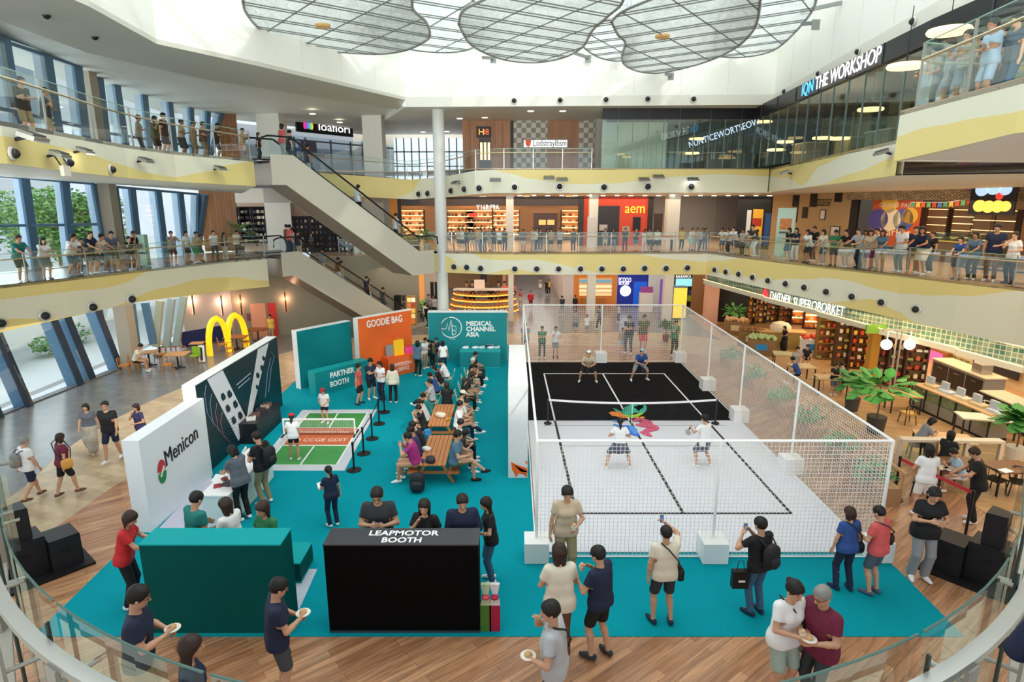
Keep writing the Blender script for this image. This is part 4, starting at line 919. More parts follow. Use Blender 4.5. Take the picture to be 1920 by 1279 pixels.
def escalator(top, bot, label, wd=1.5):
    top = Vector(top); bot = Vector(bot); d = V(bot.x - top.x, bot.y - top.y, 0); L = d.length; d.normalize(); n = V(-d.y, d.x, 0)
    if n.y > 0: n = -n       # towards the camera
    e = empty('escalator', label, 'escalator', top); fl = 1.1
    rise = top.z - bot.z; run = L - 2 * fl
    prof = [V(0, 0, 0), V(fl, 0, 0), V(fl + run, 0, -rise), V(L, 0, -rise)]
    def w3(s, z, o): return d * s + n * o + V(0, 0, z)
    body = MB(); und = MB(); dp = 1.05
    P0 = [(0, -.02), (fl, -.02), (fl + run, -rise - .02), (L, -rise - .02), (L, -rise - dp), (fl + run - .5, -rise - dp), (fl * .6, -dp), (0, -dp)]
    body.prism([w3(s, z + .28, wd / 2 + .12) if k < 4 else w3(s, z, wd / 2 + .12) for k, (s, z) in enumerate(P0)], n * .05)
    body.prism([w3(s, z + .28, -wd / 2 - .12) if k < 4 else w3(s, z, -wd / 2 - .12) for k, (s, z) in enumerate(P0)], n * .05)
    body.build('side_cladding', M('c9c4b4', .4), e)
    u = [w3(s, z, wd / 2 + .12) for s, z in P0[4:]]; u2 = [w3(s, z, -wd / 2 - .08) for s, z in P0[4:]]
    for k in range(3): und.quad(u[k], u[k + 1], u2[k + 1], u2[k])
    und.quad(w3(0, 0, wd / 2 + .12), w3(0, 0, -wd / 2), w3(0, -dp, -wd / 2), w3(0, -dp, wd / 2 + .12))
    und.build('underside', M('8d7f70', .35, metal=.35), e)
    stp = MB(); ns = int(rise / .2)
    for k in range(ns): s = fl + run * (k + .5) / ns; stp.add(*box_on(d, n, w3(s, -rise * (k + 1) / ns + .0, 0), run / ns, wd, .2))
    for s in (fl / 2, L - fl / 2): stp.add(*box_on(d, n, w3(s, (0 if s < fl else -rise) - .06, 0), fl, wd, .1))
    stp.build('steps', M('3a3b3d', .4, metal=.4), e)
    for sd in (1, -1):
        o = sd * (wd / 2 + .05); hp = [w3(s, z, o) for s, z in ((-.35, .55), (-.3, .95), (0, 1.05), (fl, 1.05), (fl + run * .5, 1.05 - rise * .5), (fl + run, 1.05 - rise), (L, 1.05 - rise), (L + .35, .95 - rise), (L + .4, .55 - rise))]
        MB().tube(hp, .045, 6).build('handrail', M('17181a', .4), e)
        g = MB()
        for (s0, z0), (s1, z1) in zip([(0, 0), (fl, 0), (fl + run, -rise)], [(fl, 0), (fl + run, -rise), (L, -rise)]): g.quad(w3(s0, z0 + .1, o), w3(s1, z1 + .1, o), w3(s1, z1 + 1.02, o), w3(s0, z0 + 1.02, o))
        g.build('glass_balustrade', GLASSB, e)
        MB().tube([w3(s, z + .12, o) for s, z in ((0, 0), (fl, 0), (fl + run, -rise), (L, -rise))], .03, 5).build('skirt_rail', M('2b2d30', .4), e)
    return e, (top, d, n, fl, run, rise)
def box_on(d, n, c, a, b, h):
    v = [c + d * (i * a / 2) + n * (j * b / 2) + V(0, 0, k * h / 2) for i in (-1, 1) for j in (-1, 1) for k in (-1, 1)]
    return v, [(0, 1, 3, 2), (4, 6, 7, 5), (0, 4, 5, 1), (2, 3, 7, 6), (0, 2, 6, 4), (1, 5, 7, 3)]
t1 = G(482, 300, Z3); b1 = G(790, 478, Z2); t2 = G(498, 484, Z2); b2 = G(778, 612, 0)
_, ESC1 = escalator(t1 + V(-.2, .9, 0), b1 + V(.0, .9, 0), 'upper escalator running from the third gallery down to the second')
_, ESC2 = escalator(t2 + V(0, .9, 0), b2 + V(0, .9, 0), 'lower escalator running from the second gallery down to the ground')
def on_esc(E, t):
    top, d, n, fl, run, rise = E; s = fl + run * t; return top + d * s + V(0, 0, -rise * t)
# ------------------------------------------------------------------ air jets and floodlights on the slab edges
jet_me = MB().lathe((0, 0, 0), [(.24, 0), (.24, .05), (.19, .08)], 18).mesh('bezel', M('d9d9d2', .35, metal=.3)); jet_in = MB().ball((0, 0, .08), .17, 12).mesh('nozzle', M('222224', .4))
def jet(p, n, s, label, group):
    e = empty('air_jet_nozzle', label, 'air nozzle', p, 0, group); e.rotation_mode = 'QUATERNION'; e.rotation_quaternion = Vector(n).to_track_quat('Z', 'Y'); e.scale = (s, s, s)
    for nm, me in (('bezel', jet_me), ('nozzle', jet_in)):
        o = bpy.data.objects.new(nm, me); C.objects.link(o); o.parent = e if me == jet_me else q; q = o
def on_edge_px(S, px, py):
    """point on the fascia surface at the pixel"""
    best = None
    for (a, za), (b, zb) in zip(S, S[1:]):
        if abs(a.x - b.x) + abs(a.y - b.y) < 1e-6: continue
        w_ = Wl((a.x, a.y), (b.x, b.y)); u, z = w_.hit(px, py); L = (V(b.x, b.y, 0) - V(a.x, a.y, 0)).length
        e_ = 0 if 0 <= u <= L else min(abs(u), abs(u - L))
        if best is None or e_ < best[0]: best = (e_, w_.pt(u, z, .01), w_.n)
    return best[1], best[2]
for S, lst, s, lb in [
    (S2C, [(852, 500), (876, 501), (902, 503), (965, 504), (1006, 504), (1047, 504), (1088, 504), (1128, 504), (1168, 504), (1208, 503), (1248, 503), (1288, 502)], .95, 'second slab edge at the back'),
    (S2R, [(1342, 506), (1363, 510), (1387, 514), (1413, 520), (1442, 526), (1475, 532), (1510, 539), (1551, 547), (1599, 556), (1654, 567), (1719, 580)], .85, 'second slab edge over the supermarket'),
    (S2L, [(0, 606), (83, 592), (172, 576), (245, 561)], .95, 'second slab edge on the window side'),
    (S3L, [(21, 288), (125, 305), (206, 318)], .62, 'third slab edge on the window side'),
    (S3C, [(787, 364), (804, 363), (848, 358), (873, 355), (899, 353), (965, 351), (1049, 350), (1132, 351), (1214, 350), (1295, 350)], 1.0, 'third slab edge at the back'),
    (S3P, [(1690, 278), (1760, 260)], .6, 'projecting third level balcony')]:
    for px, py in lst:
        p, n = on_edge_px(S, px, py); jet(p, n, s, 'round dark air nozzle set in the %s' % lb, 'air nozzles in the %s' % lb)
lipS = [(wn[4], 13.6), (wn[5], 13.6), (wn[6], 13.6), (wn[7], 13.6)]
for px, py in [(964, 189), (1050, 188), (1136, 187), (1214, 186), (1300, 186), (1474, 172), (1537, 138), (1611, 97), (1715, 40)]:
    p, n = on_edge_px(lipS, px, py); jet(p, n, .8 if px < 1500 else .6, 'round dark air nozzle in the lip under the skylight', 'air nozzles in the skylight lip')
for i, (px, py) in enumerate([(85, 24), (176, 65)]):
    a, b = cv_pts = (inn[0 if i == 0 else 1], outc[1 if i == 0 else 2]); p = P(px, py, 19.5 if i == 0 else 20.8); jet(G(px, py, 13.9), V(.35, -.2, -1), .7, 'round dark air nozzle in the cove under the skylight', 'air nozzles in the cove')
def flood(S, px, py, s, label, lit=False, box=False):
    p, n = on_edge_px(S, px, py); p = p + n * .35 * s
    e = empty('floodlight', label, 'floodlight', p, math.atan2(n.y, n.x) + math.pi / 2, 'floodlights on the slab edges', s)
    MB().box((0, .02, 0), (.62, .34, .1), rx=.35).build('housing', M('a9a9a4', .35, metal=.6), e); f = MB(); hs = [x for x in C.objects if x.parent == e][0]
    for k in range(6): f.box((-.25 + k * .1, .03, .07), (.03, .3, .06), rx=.35)
    f.build('cooling_fins', M('777772', .4, metal=.6), hs)
    MB().bar((0, .1, .02), (0, .36, -.05), .07).build('bracket', DARK, e)
    MB().box((0, -.02, -.06), (.54, .26, .02), rx=.35).build('lens', M('ffffff', .3, emit=7) if lit else M('d8d8d4', .2), hs)
    if box: MB().box((0, -.05, -.45), (.4, .1, .3)).build('lamp_panel', M('e2dac8', .4), e); MB().bar((-.22, -.05, -.3), (-.22, .1, 0), .03).bar((.22, -.05, -.3), (.22, .1, 0), .03).build('yoke', DARK, e)
i = 0
for S, px, py, s, lit, bx in [(S3L, 28, 257, 1.0, 0, 0), (S3L, 88, 290, .8, 0, 1), (S3L, 138, 283, .75, 1, 0), (S3L, 257, 301, .8, 0, 0), (S3L, 401, 316, .8, 0, 0),
    (S3C, 862, 343, .9, 0, 0), (S3C, 929, 338, 1, 0, 0), (S3C, 1029, 334, 1, 0, 0), (S3C, 1053, 337, 1, 0, 0), (S3C, 1205, 337, 1, 0, 0), (S3C, 1232, 332, 1, 0, 0), (S3C, 1296, 337, 1, 1, 0), (S3R, 1485, 324, 1, 0, 0), (S3R, 1672, 286, .8, 0, 0),
    (S3P, 1750, 222, .75, 0, 0), (S3P, 1800, 226, .75, 1, 0), (S3P, 1700, 258, .75, 0, 1), (S3P, 1795, 250, .6, 0, 1)]:
    flood(S, px, py, s, '%s grey floodlight on the third slab edge, %s' % ('lit' if lit else 'unlit', ['nearest the camera end of the window side', 'with square lamp panel, window side', 'second along the window side', 'third along the window side', 'fourth along the window side', 'beside the tall column', 'right of the tall column', 'first of the back pair', 'second of the back pair', 'first of the three before the corner', 'second of the three before the corner', 'over the pale corridor', 'just past the corner', 'beside the projecting balcony', 'upper one on the projecting balcony', 'on the projecting balcony', 'with square panel at the balcony corner', 'with square panel below the lit one'][i]), bool(lit), bool(bx)); i += 1
# downlights of the window-side ceilings
light_rows('downlight', [G(x, y, 9.72) for x, y in [(80, 327), (148, 337)]] + [G(241, 349, 9.5), G(328, 348, 9.35)], .12, label='oval recessed downlight over the window side gallery', group='downlights over the window side')
light_rows('downlight', [G(x, y, 13.96) for x, y in [(157, 93), (296, 133), (272, 152), (376, 187)]] + [G(94, 68, 13.96)], .16, label='recessed downlight in the top ceiling by the windows', group='downlights of the top ceiling')
light_rows('downlight', [P(x, y, 13) + V(0, 0, 0) for x, y in []], .1)
# ================================================================== EVENT AREA
def gp(*pts): return [G(a, b) for a, b in pts]
cp = gp((62, 1195), (525, 742), (552, 716), (640, 680), (800, 640), (945, 640), (985, 681), (1003, 1038), (1640, 1038), (1680, 1066), (1808, 1195))
MB().prism([V(p.x, p.y, .022) for p in cp], (0, 0, -.012)).build('carpet', TEAL, label='large teal event carpet laid over the wooden floor', cat='carpet')
# ---- main court
CX0, CX1, CY0, CY1 = .66, 9.2, 14.0, 32.2; YN = G(1000, 790).y
BLK = M('121216', .85, spec=.1, var=.15, scale=2); CWH = M('dadae2', .7, spec=.2, var=.02, scale=1)
e = wempty('sport_court', 'large court mat, black far half and white near half, inside net fence', 'court mat', (4.9, 23, 0))
MB().b2(CX0, CX1, YN, CY1, .026, .036).build('court_surface', BLK, e); MB().b2(CX0, CX1, CY0, YN, .026, .036).build('court_surface', CWH, e)
def line(a, b, w_, m, z=.038): MB().bar(V(a.x, a.y, z), V(b.x, b.y, z), w_, .003).build('court_line', m, e)
LW = M('f4f4f4', .5); LB = M('17171a', .5)
A1, A2, A3 = G(1020, 702), G(1130, 702), G(1245, 702); N1, N2, N3 = [a.lerp(b, (YN - a.y) / (b.y - a.y)) for a, b in ((A1, G(1081, 965)), (A2, G(1281, 965)), (A3, G(1483, 965)))]
B1, B2_, B3 = G(1081, 965), G(1281, 965), G(1483, 965)
line(A1, A3, .07, LW)
for a, b in ((A1, N1), (A2, N2), (A3, N3)): line(a, b, .07, LW)
for a, b in ((N1, B1), (N2, B2_), (N3, B3)): line(a, b, .09, LB)
line(B1, B3, .09, LB)
line(G(1050, 838), G(1365, 838), .05, M('8b8b92', .5)); line(V(CX0 + .6, YN - .55, 0), V(CX1 - .8, YN - .55, 0), .03, M('55555c', .5))
# painted emblem at the centre: curved strokes of colour
zz = .040
def stroke(pts, wds, m, z=.042):
    ps = smooth_path([G(a, b) for a, b in pts], 6); n = len(ps); L, Rr = [], []
    for i, p in enumerate(ps):
        d = ps[min(i + 1, n - 1)] - ps[max(i - 1, 0)]; d.z = 0; d.normalize(); t = i / (n - 1) * (len(wds) - 1); k = min(int(t), len(wds) - 2); w_ = wds[k] + (wds[k + 1] - wds[k]) * (t - k)
        q = V(-d.y, d.x, 0) * w_ / 2; L.append(V(p.x, p.y, z) + q); Rr.append(V(p.x, p.y, z) - q)
    mb = MB()
    for i in range(n - 1): mb.quad(L[i], Rr[i], Rr[i + 1], L[i + 1])
    mb.build('painted_stroke', m, e)
for pts, wd, c in [([(1150, 767), (1168, 776), (1185, 765), (1200, 778)], [.05, .3, .5, .1], '159a7a'), ([(1168, 783), (1185, 772), (1196, 762), (1203, 770), (1202, 778)], [.1, .45, .7, .4, .1], '1fb79a'),
                   ([(1142, 775), (1155, 778), (1175, 786)], [.1, .6, .1], 'f08a28'), ([(1172, 780), (1186, 783), (1205, 776)], [.1, .35, .1], 'a8d636'), ([(1190, 784), (1200, 786), (1207, 783)], [.05, .3, .05], 'f0a030'),
                   ([(1148, 790), (1160, 792), (1172, 791)], [.1, .3, .1], '2b8ae0'), ([(1150, 798), (1166, 803), (1182, 800)], [.1, .45, .1], '2b8ae0'), ([(1170, 800), (1184, 812), (1198, 820)], [.1, .5, .1], '2b6fd8'), ([(1182, 800), (1188, 808), (1192, 816)], [.1, .3, .1], '4a9ae8'),
                   ([(1186, 792), (1200, 790), (1212, 795), (1200, 802)], [.1, .45, .5, .2], 'd8527a'), ([(1192, 800), (1210, 799), (1224, 805), (1208, 812)], [.1, .5, .5, .2], 'd85a80'), ([(1200, 812), (1212, 816), (1221, 821)], [.1, .3, .1], 'd8527a')]:
    stroke(pts, wd, M(c, .5), zz := zz + .0015)
# ---- tennis style net in the middle
n0, n1 = G(1027, 796), G(1341, 796); n0.z = n1.z = 0
e = wempty('court_net', 'low net with white top band across the middle of the court', 'net', V((n0.x + n1.x) / 2, n0.y, 0))
for p in (n0, n1):
    MB().tube([V(p.x, p.y, 0.04), V(p.x, p.y, 1.06)], .035, 8).build('post', M('2b2c40', .4), e); MB().lathe((p.x, p.y, .037), [(.16, 0), (.14, .05)], 14).build('post_base', BLACK, e)
mid = (n0 + n1) / 2; tb = MB()
def ntop(t): return 1.03 - .14 * 4 * t * (1 - t)
for k in range(16): a, b = k / 16, (k + 1) / 16; tb.bar(n0.lerp(n1, a) + V(0, 0, ntop(a)), n0.lerp(n1, b) + V(0, 0, ntop(b)), .02, .08)
tb.build('top_band', LW, e)
MB().bar(V(mid.x, mid.y, .04), V(mid.x, mid.y, .9), .02, .05, up=(0, 1, 0)).build('center_strap', LW, e)
nm = MB()
for k in range(1, 90): t = k / 90; p = n0.lerp(n1, t); nm.bar((p.x, p.y, .12), (p.x, p.y, ntop(t)), .006)
for k in range(9):
    for j in range(8): a, b = j / 8, (j + 1) / 8; zf = (k + .5) / 9.5; nm.bar(n0.lerp(n1, a) + V(0, 0, .12 + (ntop(a) - .12) * zf), n0.lerp(n1, b) + V(0, 0, .12 + (ntop(b) - .12) * zf), .006)
nm.build('netting', M('22232c', .6), e)
# ---- white net fence with posts on white cubes
FH = 3.15
fx0, fx1, fy0, fy1 = G(1005, 1040).x, 9.12, 13.78, 32.4
e = wempty('net_fence', 'tall white net fence with white top rails around the court', 'fence', (fx0, fy0, 0))
WNET = M('f2f2ee', .6)
def net(a, b, cell, th, nm_='netting'):
    a = V(a[0], a[1], 0); b = V(b[0], b[1], 0); L = (b - a).length; n = int(L / cell); mb = MB(); d = (b - a) / n; nn = V(-d.y, d.x, 0).normalized() * th / 2; dd = d.normalized() * th / 2
    def bar4(p, q, s_): mb.add([p - s_, p + s_, q + s_, q - s_], [(0, 1, 2, 3)])
    for k in range(1, n):
        p = a + d * k; bar4(p + V(0, 0, .05), p + V(0, 0, FH), dd); bar4(p + V(0, 0, .05), p + V(0, 0, FH), nn)
    m = int(FH / cell)
    for k in range(1, m): bar4(a + V(0, 0, k * cell), b + V(0, 0, k * cell), V(0, 0, th / 2)); bar4(a + V(0, 0, k * cell), b + V(0, 0, k * cell), nn)
    mb.build(nm_, WNET, e)
net((fx0, fy0), (fx1, fy0), .10, .010); net((fx1, fy0), (fx1, fy1), .085, .009); net((fx0, fy1), (fx1, fy1), .10, .009)
for a, b in [((fx0, fy0), (fx1, fy0)), ((fx1, fy0), (fx1, fy1)), ((fx0, fy1), (fx1, fy1)), ((fx0, fy0), (fx0, fy1))]:
    MB().tube([V(*a, FH), V(*b, FH)], .035, 8).build('top_rail', WHT, e); MB().tube([V(*a, .05), V(*b, .05)], .02, 6).build('bottom_rope', WHT, e)
ys = [G(1503, 886).y, G(1398, 790).y, G(1327, 731).y]
posts = [(fx0, fy0, .6), (G(1327, 1010, .5).x + .1, fy0, .62), (fx1, fy0, .55), (fx1, ys[0], .6), (fx1, ys[1], .6), (fx1, ys[2], .6), (fx1, fy1, .6), (G(1120, 668).x, fy1, .6), (fx0, fy1, .3)]
plb = ['at the corner by the speckled wall', 'in the middle of the near side', 'at the corner behind the couple', 'first along the café side', 'second along the café side', 'third along the café side', 'at the far corner by the café', 'behind the far players', 'at the far corner by the teal panel']
for (x, y, s_), lb in zip(posts, plb):
    MB().tube([V(x, y, .5), V(x, y, FH)], .04, 8).build('fence_post', WHT, e)
    if s_ > .4: MB().b2(x - s_ / 2, x + s_ / 2, y - s_ / 2, y + s_ / 2, .037, .57).build('fence_weight', M('f1f1f0', .5), label='white cube weight holding the net fence post %s' % lb, cat='weight block', group='white fence weights')
# ---- speckled wall beside the court
e = wempty('partition_panel', 'tall white partition with grey speckled end and orange splash', 'partition', (.2, 20, 0))
MB().b2(-.12, .5, 18.25, 23.5, .022, 3.14).build('panel_body', M('f0f0ee', .6), e)
MB().b2(-.11, .49, 18.235, 18.249, .03, 3.13).build('end_face', M('d9d9d8', .7, var=.12, scale=9), e)
sp = MB()
for pts in [[(958, 866), (970, 872), (990, 878), (990, 886), (975, 884), (985, 890), (972, 888), (968, 895), (960, 880)], [(984, 866), (990, 864), (990, 872)], [(962, 870), (972, 876), (990, 884), (988, 896), (978, 886)]]:
    w_ = Wl((-1, 18.23), (1, 18.23)); ps = [w_.pt(*w_.hit(a, b), 0) for a, b in pts]; ps = [V(min(.49, max(-.11, p.x)), p.y, max(.04, p.z)) for p in ps]; sp.prism(ps, (0, -.004, 0))
sp.build('paint_splash', M('f2641e', .5), e)
# ---- booths
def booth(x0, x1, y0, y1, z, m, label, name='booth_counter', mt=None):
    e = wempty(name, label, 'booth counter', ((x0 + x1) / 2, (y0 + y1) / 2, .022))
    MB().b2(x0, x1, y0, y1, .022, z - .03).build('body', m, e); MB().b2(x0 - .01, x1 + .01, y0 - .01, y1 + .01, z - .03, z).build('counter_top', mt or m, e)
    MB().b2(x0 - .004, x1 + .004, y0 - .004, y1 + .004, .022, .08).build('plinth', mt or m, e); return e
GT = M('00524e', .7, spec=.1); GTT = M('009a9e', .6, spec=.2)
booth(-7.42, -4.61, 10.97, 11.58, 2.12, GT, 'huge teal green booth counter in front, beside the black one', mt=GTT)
booth(-5.6, -4.93, 12.72, 13.62, .55, GT, 'small low teal box behind the huge teal booth counter', 'low_box', mt=GTT)
MB().prism([V(p.x, p.y, .03) for p in gp((535, 1100), (578, 1069), (595, 1069), (558, 1152), (545, 1152))], (0, 0, -.006)).build('floor_mat', M('b9c2ce', .7), label='pale grey floor mat beside the small teal box', cat='mat')
lx0, lx1 = Xw(619, 11.05, 0), Xw(899, 11.05, 0)
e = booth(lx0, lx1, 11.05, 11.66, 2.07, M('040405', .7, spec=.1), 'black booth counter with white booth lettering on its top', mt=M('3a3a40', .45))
e = [x for x in C.objects if x.parent == e and x.name.startswith('counter_top')][0]
text('LEAPMOTOR', G(757, 1000, 2.075), (1, 0, 0), (0, 1, 0), .26, WHT, e, ext=.002, width=G(822, 1000, 2.07).x - G(692, 1000, 2.07).x, off=.006)
text('BOOTH', G(753, 1013, 2.075), (1, 0, 0), (0, 1, 0), .26, WHT, e, ext=.002, width=G(790, 1013, 2.07).x - G(716, 1013, 2.07).x, off=.006)
for px, c, lb, c2 in [(911, '4e7a2a', 'green patterned gift bag on the carpet by the black counter', 'b8c8a0'), (928, 'b01f45', 'crimson patterned gift bag on the carpet by the black counter', 'e8d8dc')]:
    p = G(px, 1186); e = empty('gift_bag', lb, 'bag', (p.x, p.y, .022)); w_ = .11
    MB().prism([(-w_, 0, 0), (w_, 0, 0), (w_, 0, .62), (-w_, 0, .62)], (0, .16, 0)).build('bag_body', M(c, .6), e)
    MB().prism([(-w_, 0, .62), (w_, 0, .62), (w_ * .5, .05, .82), (w_ * .9, .08, 1.05), (-w_ * .9, .08, 1.05), (-w_ * .4, .05, .82)], (0, .08, 0)).build('wrapping', M(c2, .5, var=.4, scale=14), e)
    MB().ball((0, .02, .8), .09, 8, sz=.6).build('bow', M(c if c[0] == 'b' else 'c84a5a', .5), e)
# Menicon wall
e = wempty('display_wall', 'white display wall with red and green swirl logo', 'display wall', (-9.9, 16.7, 0))
MB().b2(-10.15, -9.7, 14.96, 18.42, .012, 2.66).build('panel_body', M('eef1f4', .5), e)
WM = Wl((-9.7, 14.96), (-9.7, 18.42))
a = WM.pt(*WM.hit(312, 878), .01); b = WM.pt(*WM.hit(371, 829), .01)
text('Menicon', V(-9.69, (a.y + b.y) / 2, 1.72), (0, 1, .06), (0, 0, 1), .66, M('15151a', .4), e, width=abs(b.y - a.y) * 1.02)
u, z = WM.hit(303, 884); cc = WM.pt(u, z, .01); rr = .24
for a0, c, dz in ((0, 'c8262c', .04), (math.pi, '178a3c', -.04)):
    ps = [cc + V(.004, -math.cos(a0 + t * math.pi / 12) * rr * .8, math.sin(a0 + t * math.pi / 12) * rr * 1.25 + dz) for t in range(13)] + [cc + V(.004, math.cos(a0) * rr * .1, math.sin(a0) * .1), ]
    MB().prism(ps, (.01, 0, 0)).build('logo_swirl', M(c, .4), e)
MB().bar(cc + V(.02, -.1, -.12), cc + V(.02, .1, .12), .012, .05).build('logo_slash', WHT, e)
MB().prism([V(p.x, p.y, .03) for p in gp((291, 1000), (391, 893), (404, 903), (382, 940), (395, 1000))], (0, 0, -.006)).build('floor_mat', M('c9c6d6', .6), label='pale lilac mat along the foot of the white display wall', cat='mat')
# dark V wall
e = wempty('display_wall', 'tall dark display wall with a big white V and hexagon pattern', 'display wall', (-10, 22, 0))
MB().b2(-10.35, -9.93, 18.44, 25.3, .012, 3.07).build('panel_body', WHT, e)
MB().b2(-9.93, -9.91, 18.46, 25.28, .03, 3.05).build('printed_face', M('122f38', .35, var=.35, scale=.5), e)
WV = Wl((-9.91, 18.44), (-9.91, 25.3))
def wpoly(w_, pts, m, nm_, off=.005, th=.006):
    ps = [w_.pt(*w_.hit(a, b), off) for a, b in pts]; return MB().prism(ps, w_.n * th).build(nm_, m, e)
wpoly(WV, [(388, 712), (417, 694), (462, 786), (447, 827)], M('dfe1e8', .4), 'white_stroke'); wpoly(WV, [(483, 655), (503, 643), (469, 787), (462, 783)], M('e4e6ec', .4), 'white_stroke', .012)
def hexa(px, py, s_):
    wpoly(WV, [(px - s_ * .5, py - s_ * .5), (px, py - s_), (px + s_ * .6, py - s_ * .2), (px + s_ * .6, py + s_ * .5), (px, py + s_), (px - s_ * .4, py + s_ * .4)], M('1b2a38', .4), 'hexagon', .02)
for px, py, s_ in [(417, 744, 8), (429, 739, 8), (426, 766, 8), (440, 758, 8), (437, 788, 8), (449, 779, 8), (482, 704, 6), (490, 690, 6), (481, 726, 5), (488, 716, 5), (493, 672, 5), (485, 745, 5)]: hexa(px, py, s_)
def wline(w_, pts, m, r=.012):
    ps = [w_.pt(*w_.hit(a, b), .012) for a, b in pts]; MB().tube(ps, r, 5).build('printed_line', m, e)
for k, dx in enumerate((0, 10, 20, 30)): wline(WV, [(386 + dx, 722 + dx * 1.7), (383 + dx, 740 + dx * 1.7), (388 + dx, 775 + dx * 1.4), (402 + dx, 800 + dx)], M('7f94b4' if k < 2 else 'a0647a', .4))
for k in range(9): wline(WV, [(392 + k * .5, 868 - k * 6), (410, 850 - k * 6), (440, 835 - k * 7)], M('1c5560', .4), .008)
wline(WV, [(443, 722), (469, 700)], M('9fb0c4', .4), .02); wline(WV, [(446, 728), (468, 709)], M('9fb0c4', .4), .02)
wline(WV, [(503, 735), (508, 690), (514, 668), (508, 660)], M('7f94b4', .4)); wline(WV, [(497, 745), (501, 700), (507, 672)], M('7f94b4', .4))
# black product table with cases
e = wempty('display_table', 'black display table with product cases against the dark wall', 'table', (-9.6, 22, 0))
MB().b2(-9.9, -9.25, 21.0, 23.3, .022, .78).build('body', M('15171b', .4), e); MB().b2(-9.9, -9.23, 20.98, 23.32, .78, .81).build('top', M('24272d', .4), e)
for k, (y, c, s_) in enumerate([(21.4, 'd8d4d0', .2), (21.8, '6a4a44', .26), (22.3, '3a3438', .24), (22.7, 'b09a8a', .18), (22.95, '7a5a52', .2)]):
    q = wempty('product_case', '%s product case on the black display table' % ['white', 'brown', 'dark grey', 'tan', 'reddish brown'][k], 'case', (-9.6, y, .81))
    MB().box((-9.6, y, .87), (.32, s_, .12), .3).build('case_body', M(c, .4), q); MB().tube([(-9.7, y, .93), (-9.6, y, .99), (-9.5, y, .93)], .012, 5).build('case_handle', DARK, q)
# white counter with wares and curved chairs
e = wempty('booth_counter', 'long white counter with goods in front of the white display wall', 'booth counter', (-8, 16.7, 0))
MB().b2(-8.38, -7.68, 15.2, 18.3, .03, .96).build('body', M('dfeaea', .5), e); MB().b2(-8.42, -7.64, 15.16, 18.34, .96, 1.0).build('counter_top', M('f7f7f8', .4), e)
for i, (px, py, c, s_, lb) in enumerate([(408, 913, 'a8404a', .16, 'small red box on the white counter'), (428, 908, '4a4a50', .26, 'dark grey folded cloth bag on the white counter'), (421, 900, '8a4038', .14, 'reddish brown leaflet on the white counter'), (437, 889, '7a3a34', .2, 'brown tray near the back of the white counter'), (428, 893, 'e6e6ea', .16, 'white parcel on the white counter'), (476, 851, '3a6a9a', .24, 'blue leaflets on the white counter'), (474, 862, 'd8c8c0', .24, 'pale snack tray on the white counter')]):
    p = G(px, py, 1.0); q = wempty('counter_item', lb, 'item', p); MB().box((p.x, p.y, 1.03), (s_ * 1.2, s_, .06), .4 + i).build('item_body', M(c, .5), q); MB().ball((p.x + .03, p.y, 1.07), s_ * .35, 8, sz=.5).build('item_fill', M(c, .6, var=.4, scale=20), q)
for px, py, lb in ((408, 914, 'white curved shell chair beside the white counter, nearer the front'), (431, 886, 'white curved shell chair beside the white counter, further back')):
    p = G(px, py + 10); e = empty('shell_chair', lb, 'chair', (-8.85, p.y, .022), math.radians(100), 'white shell chairs')
    mb = MB(); pr = [(-.28, .95), (-.3, .75), (-.22, .55), (0, .47), (.22, .5)]
    for (a, b), (c, d) in zip(pr, pr[1:]): mb.bar((0, a, b), (0, c, d), .52, .04, up=(1, 0, 0)) if 0 else mb.add([(-.26, a, b), (.26, a, b), (.26, c, d), (-.26, c, d), (-.26, a - .03, b - .03), (.26, a - .03, b - .03), (.26, c, d - .04), (-.26, c, d - .04)], [(0, 1, 2, 3), (4, 7, 6, 5), (0, 4, 5, 1), (1, 5, 6, 2), (2, 6, 7, 3), (3, 7, 4, 0)])
    mb.build('shell_seat', WHT, e); MB().tube([(0, 0, .02), (0, 0, .46)], .03).build('stem', STEEL, e); MB().lathe((0, 0, 0), [(.2, 0), (.18, .03)]).build('base', STEEL, e)
# partner booth, goodie bag booth, medical channel booth
def slab(a, b, th, z, m, side, label, z0=.022, name='booth_backdrop', back=None):
    """upright panel from a to b (plan), thickness th going away from the camera"""
    a = V(a[0], a[1], 0); b = V(b[0], b[1], 0); d = (b - a).normalized(); n = V(-d.y, d.x, 0)
    e = wempty(name, label, 'display panel' if 'backdrop' in name else 'booth counter', (a + b) / 2 + V(0, 0, z0))
    q = [a, b, b + n * th, a + n * th]
    MB().prism([V(p.x, p.y, z0) for p in q], (0, 0, z - z0)).build('panel_body', side, e)
    f = [a + d * .01 - n * .012, b - d * .01 - n * .012, b - d * .01, a + d * .01]
    f = MB().prism([V(p.x, p.y, z0 + .01) for p in f], (0, 0, z - z0 - .03)).build('front_face', m, e); return f, Wl((a.x, a.y), (b.x, b.y))
e, w1 = slab((-9.87, 27.5), (-8.0, 29.9), .38, 2.8, TEALP, M('e8eaea', .5), 'plain teal display panel with white edges, behind the partner counter')
e, w2 = slab((-8.84, 26.5), (-6.95, 28.75), .55, 1.12, M('0a8286', .5), M('0a9a9e', .5), 'teal partner booth counter with white lettering', name='booth_counter')
d2 = w2.d; p = w2.pt(*w2.hit(641, 699), .03); q = w2.pt(*w2.hit(638, 718), .03)
text('PARTNER', p, d2, (0, 0, 1), .36, WHT, e, width=1.32, off=.008); text('BOOTH', w2.pt(*w2.hit(636, 717), .03), d2, (0, 0, 1), .36, WHT, e, width=1.0, off=.008)
e, w3 = slab((-7.45, 29.1), (-5.25, 31.5), .38, 3.06, ORNG, M('eceae8', .5), 'orange goodie bag display panel with white edges')
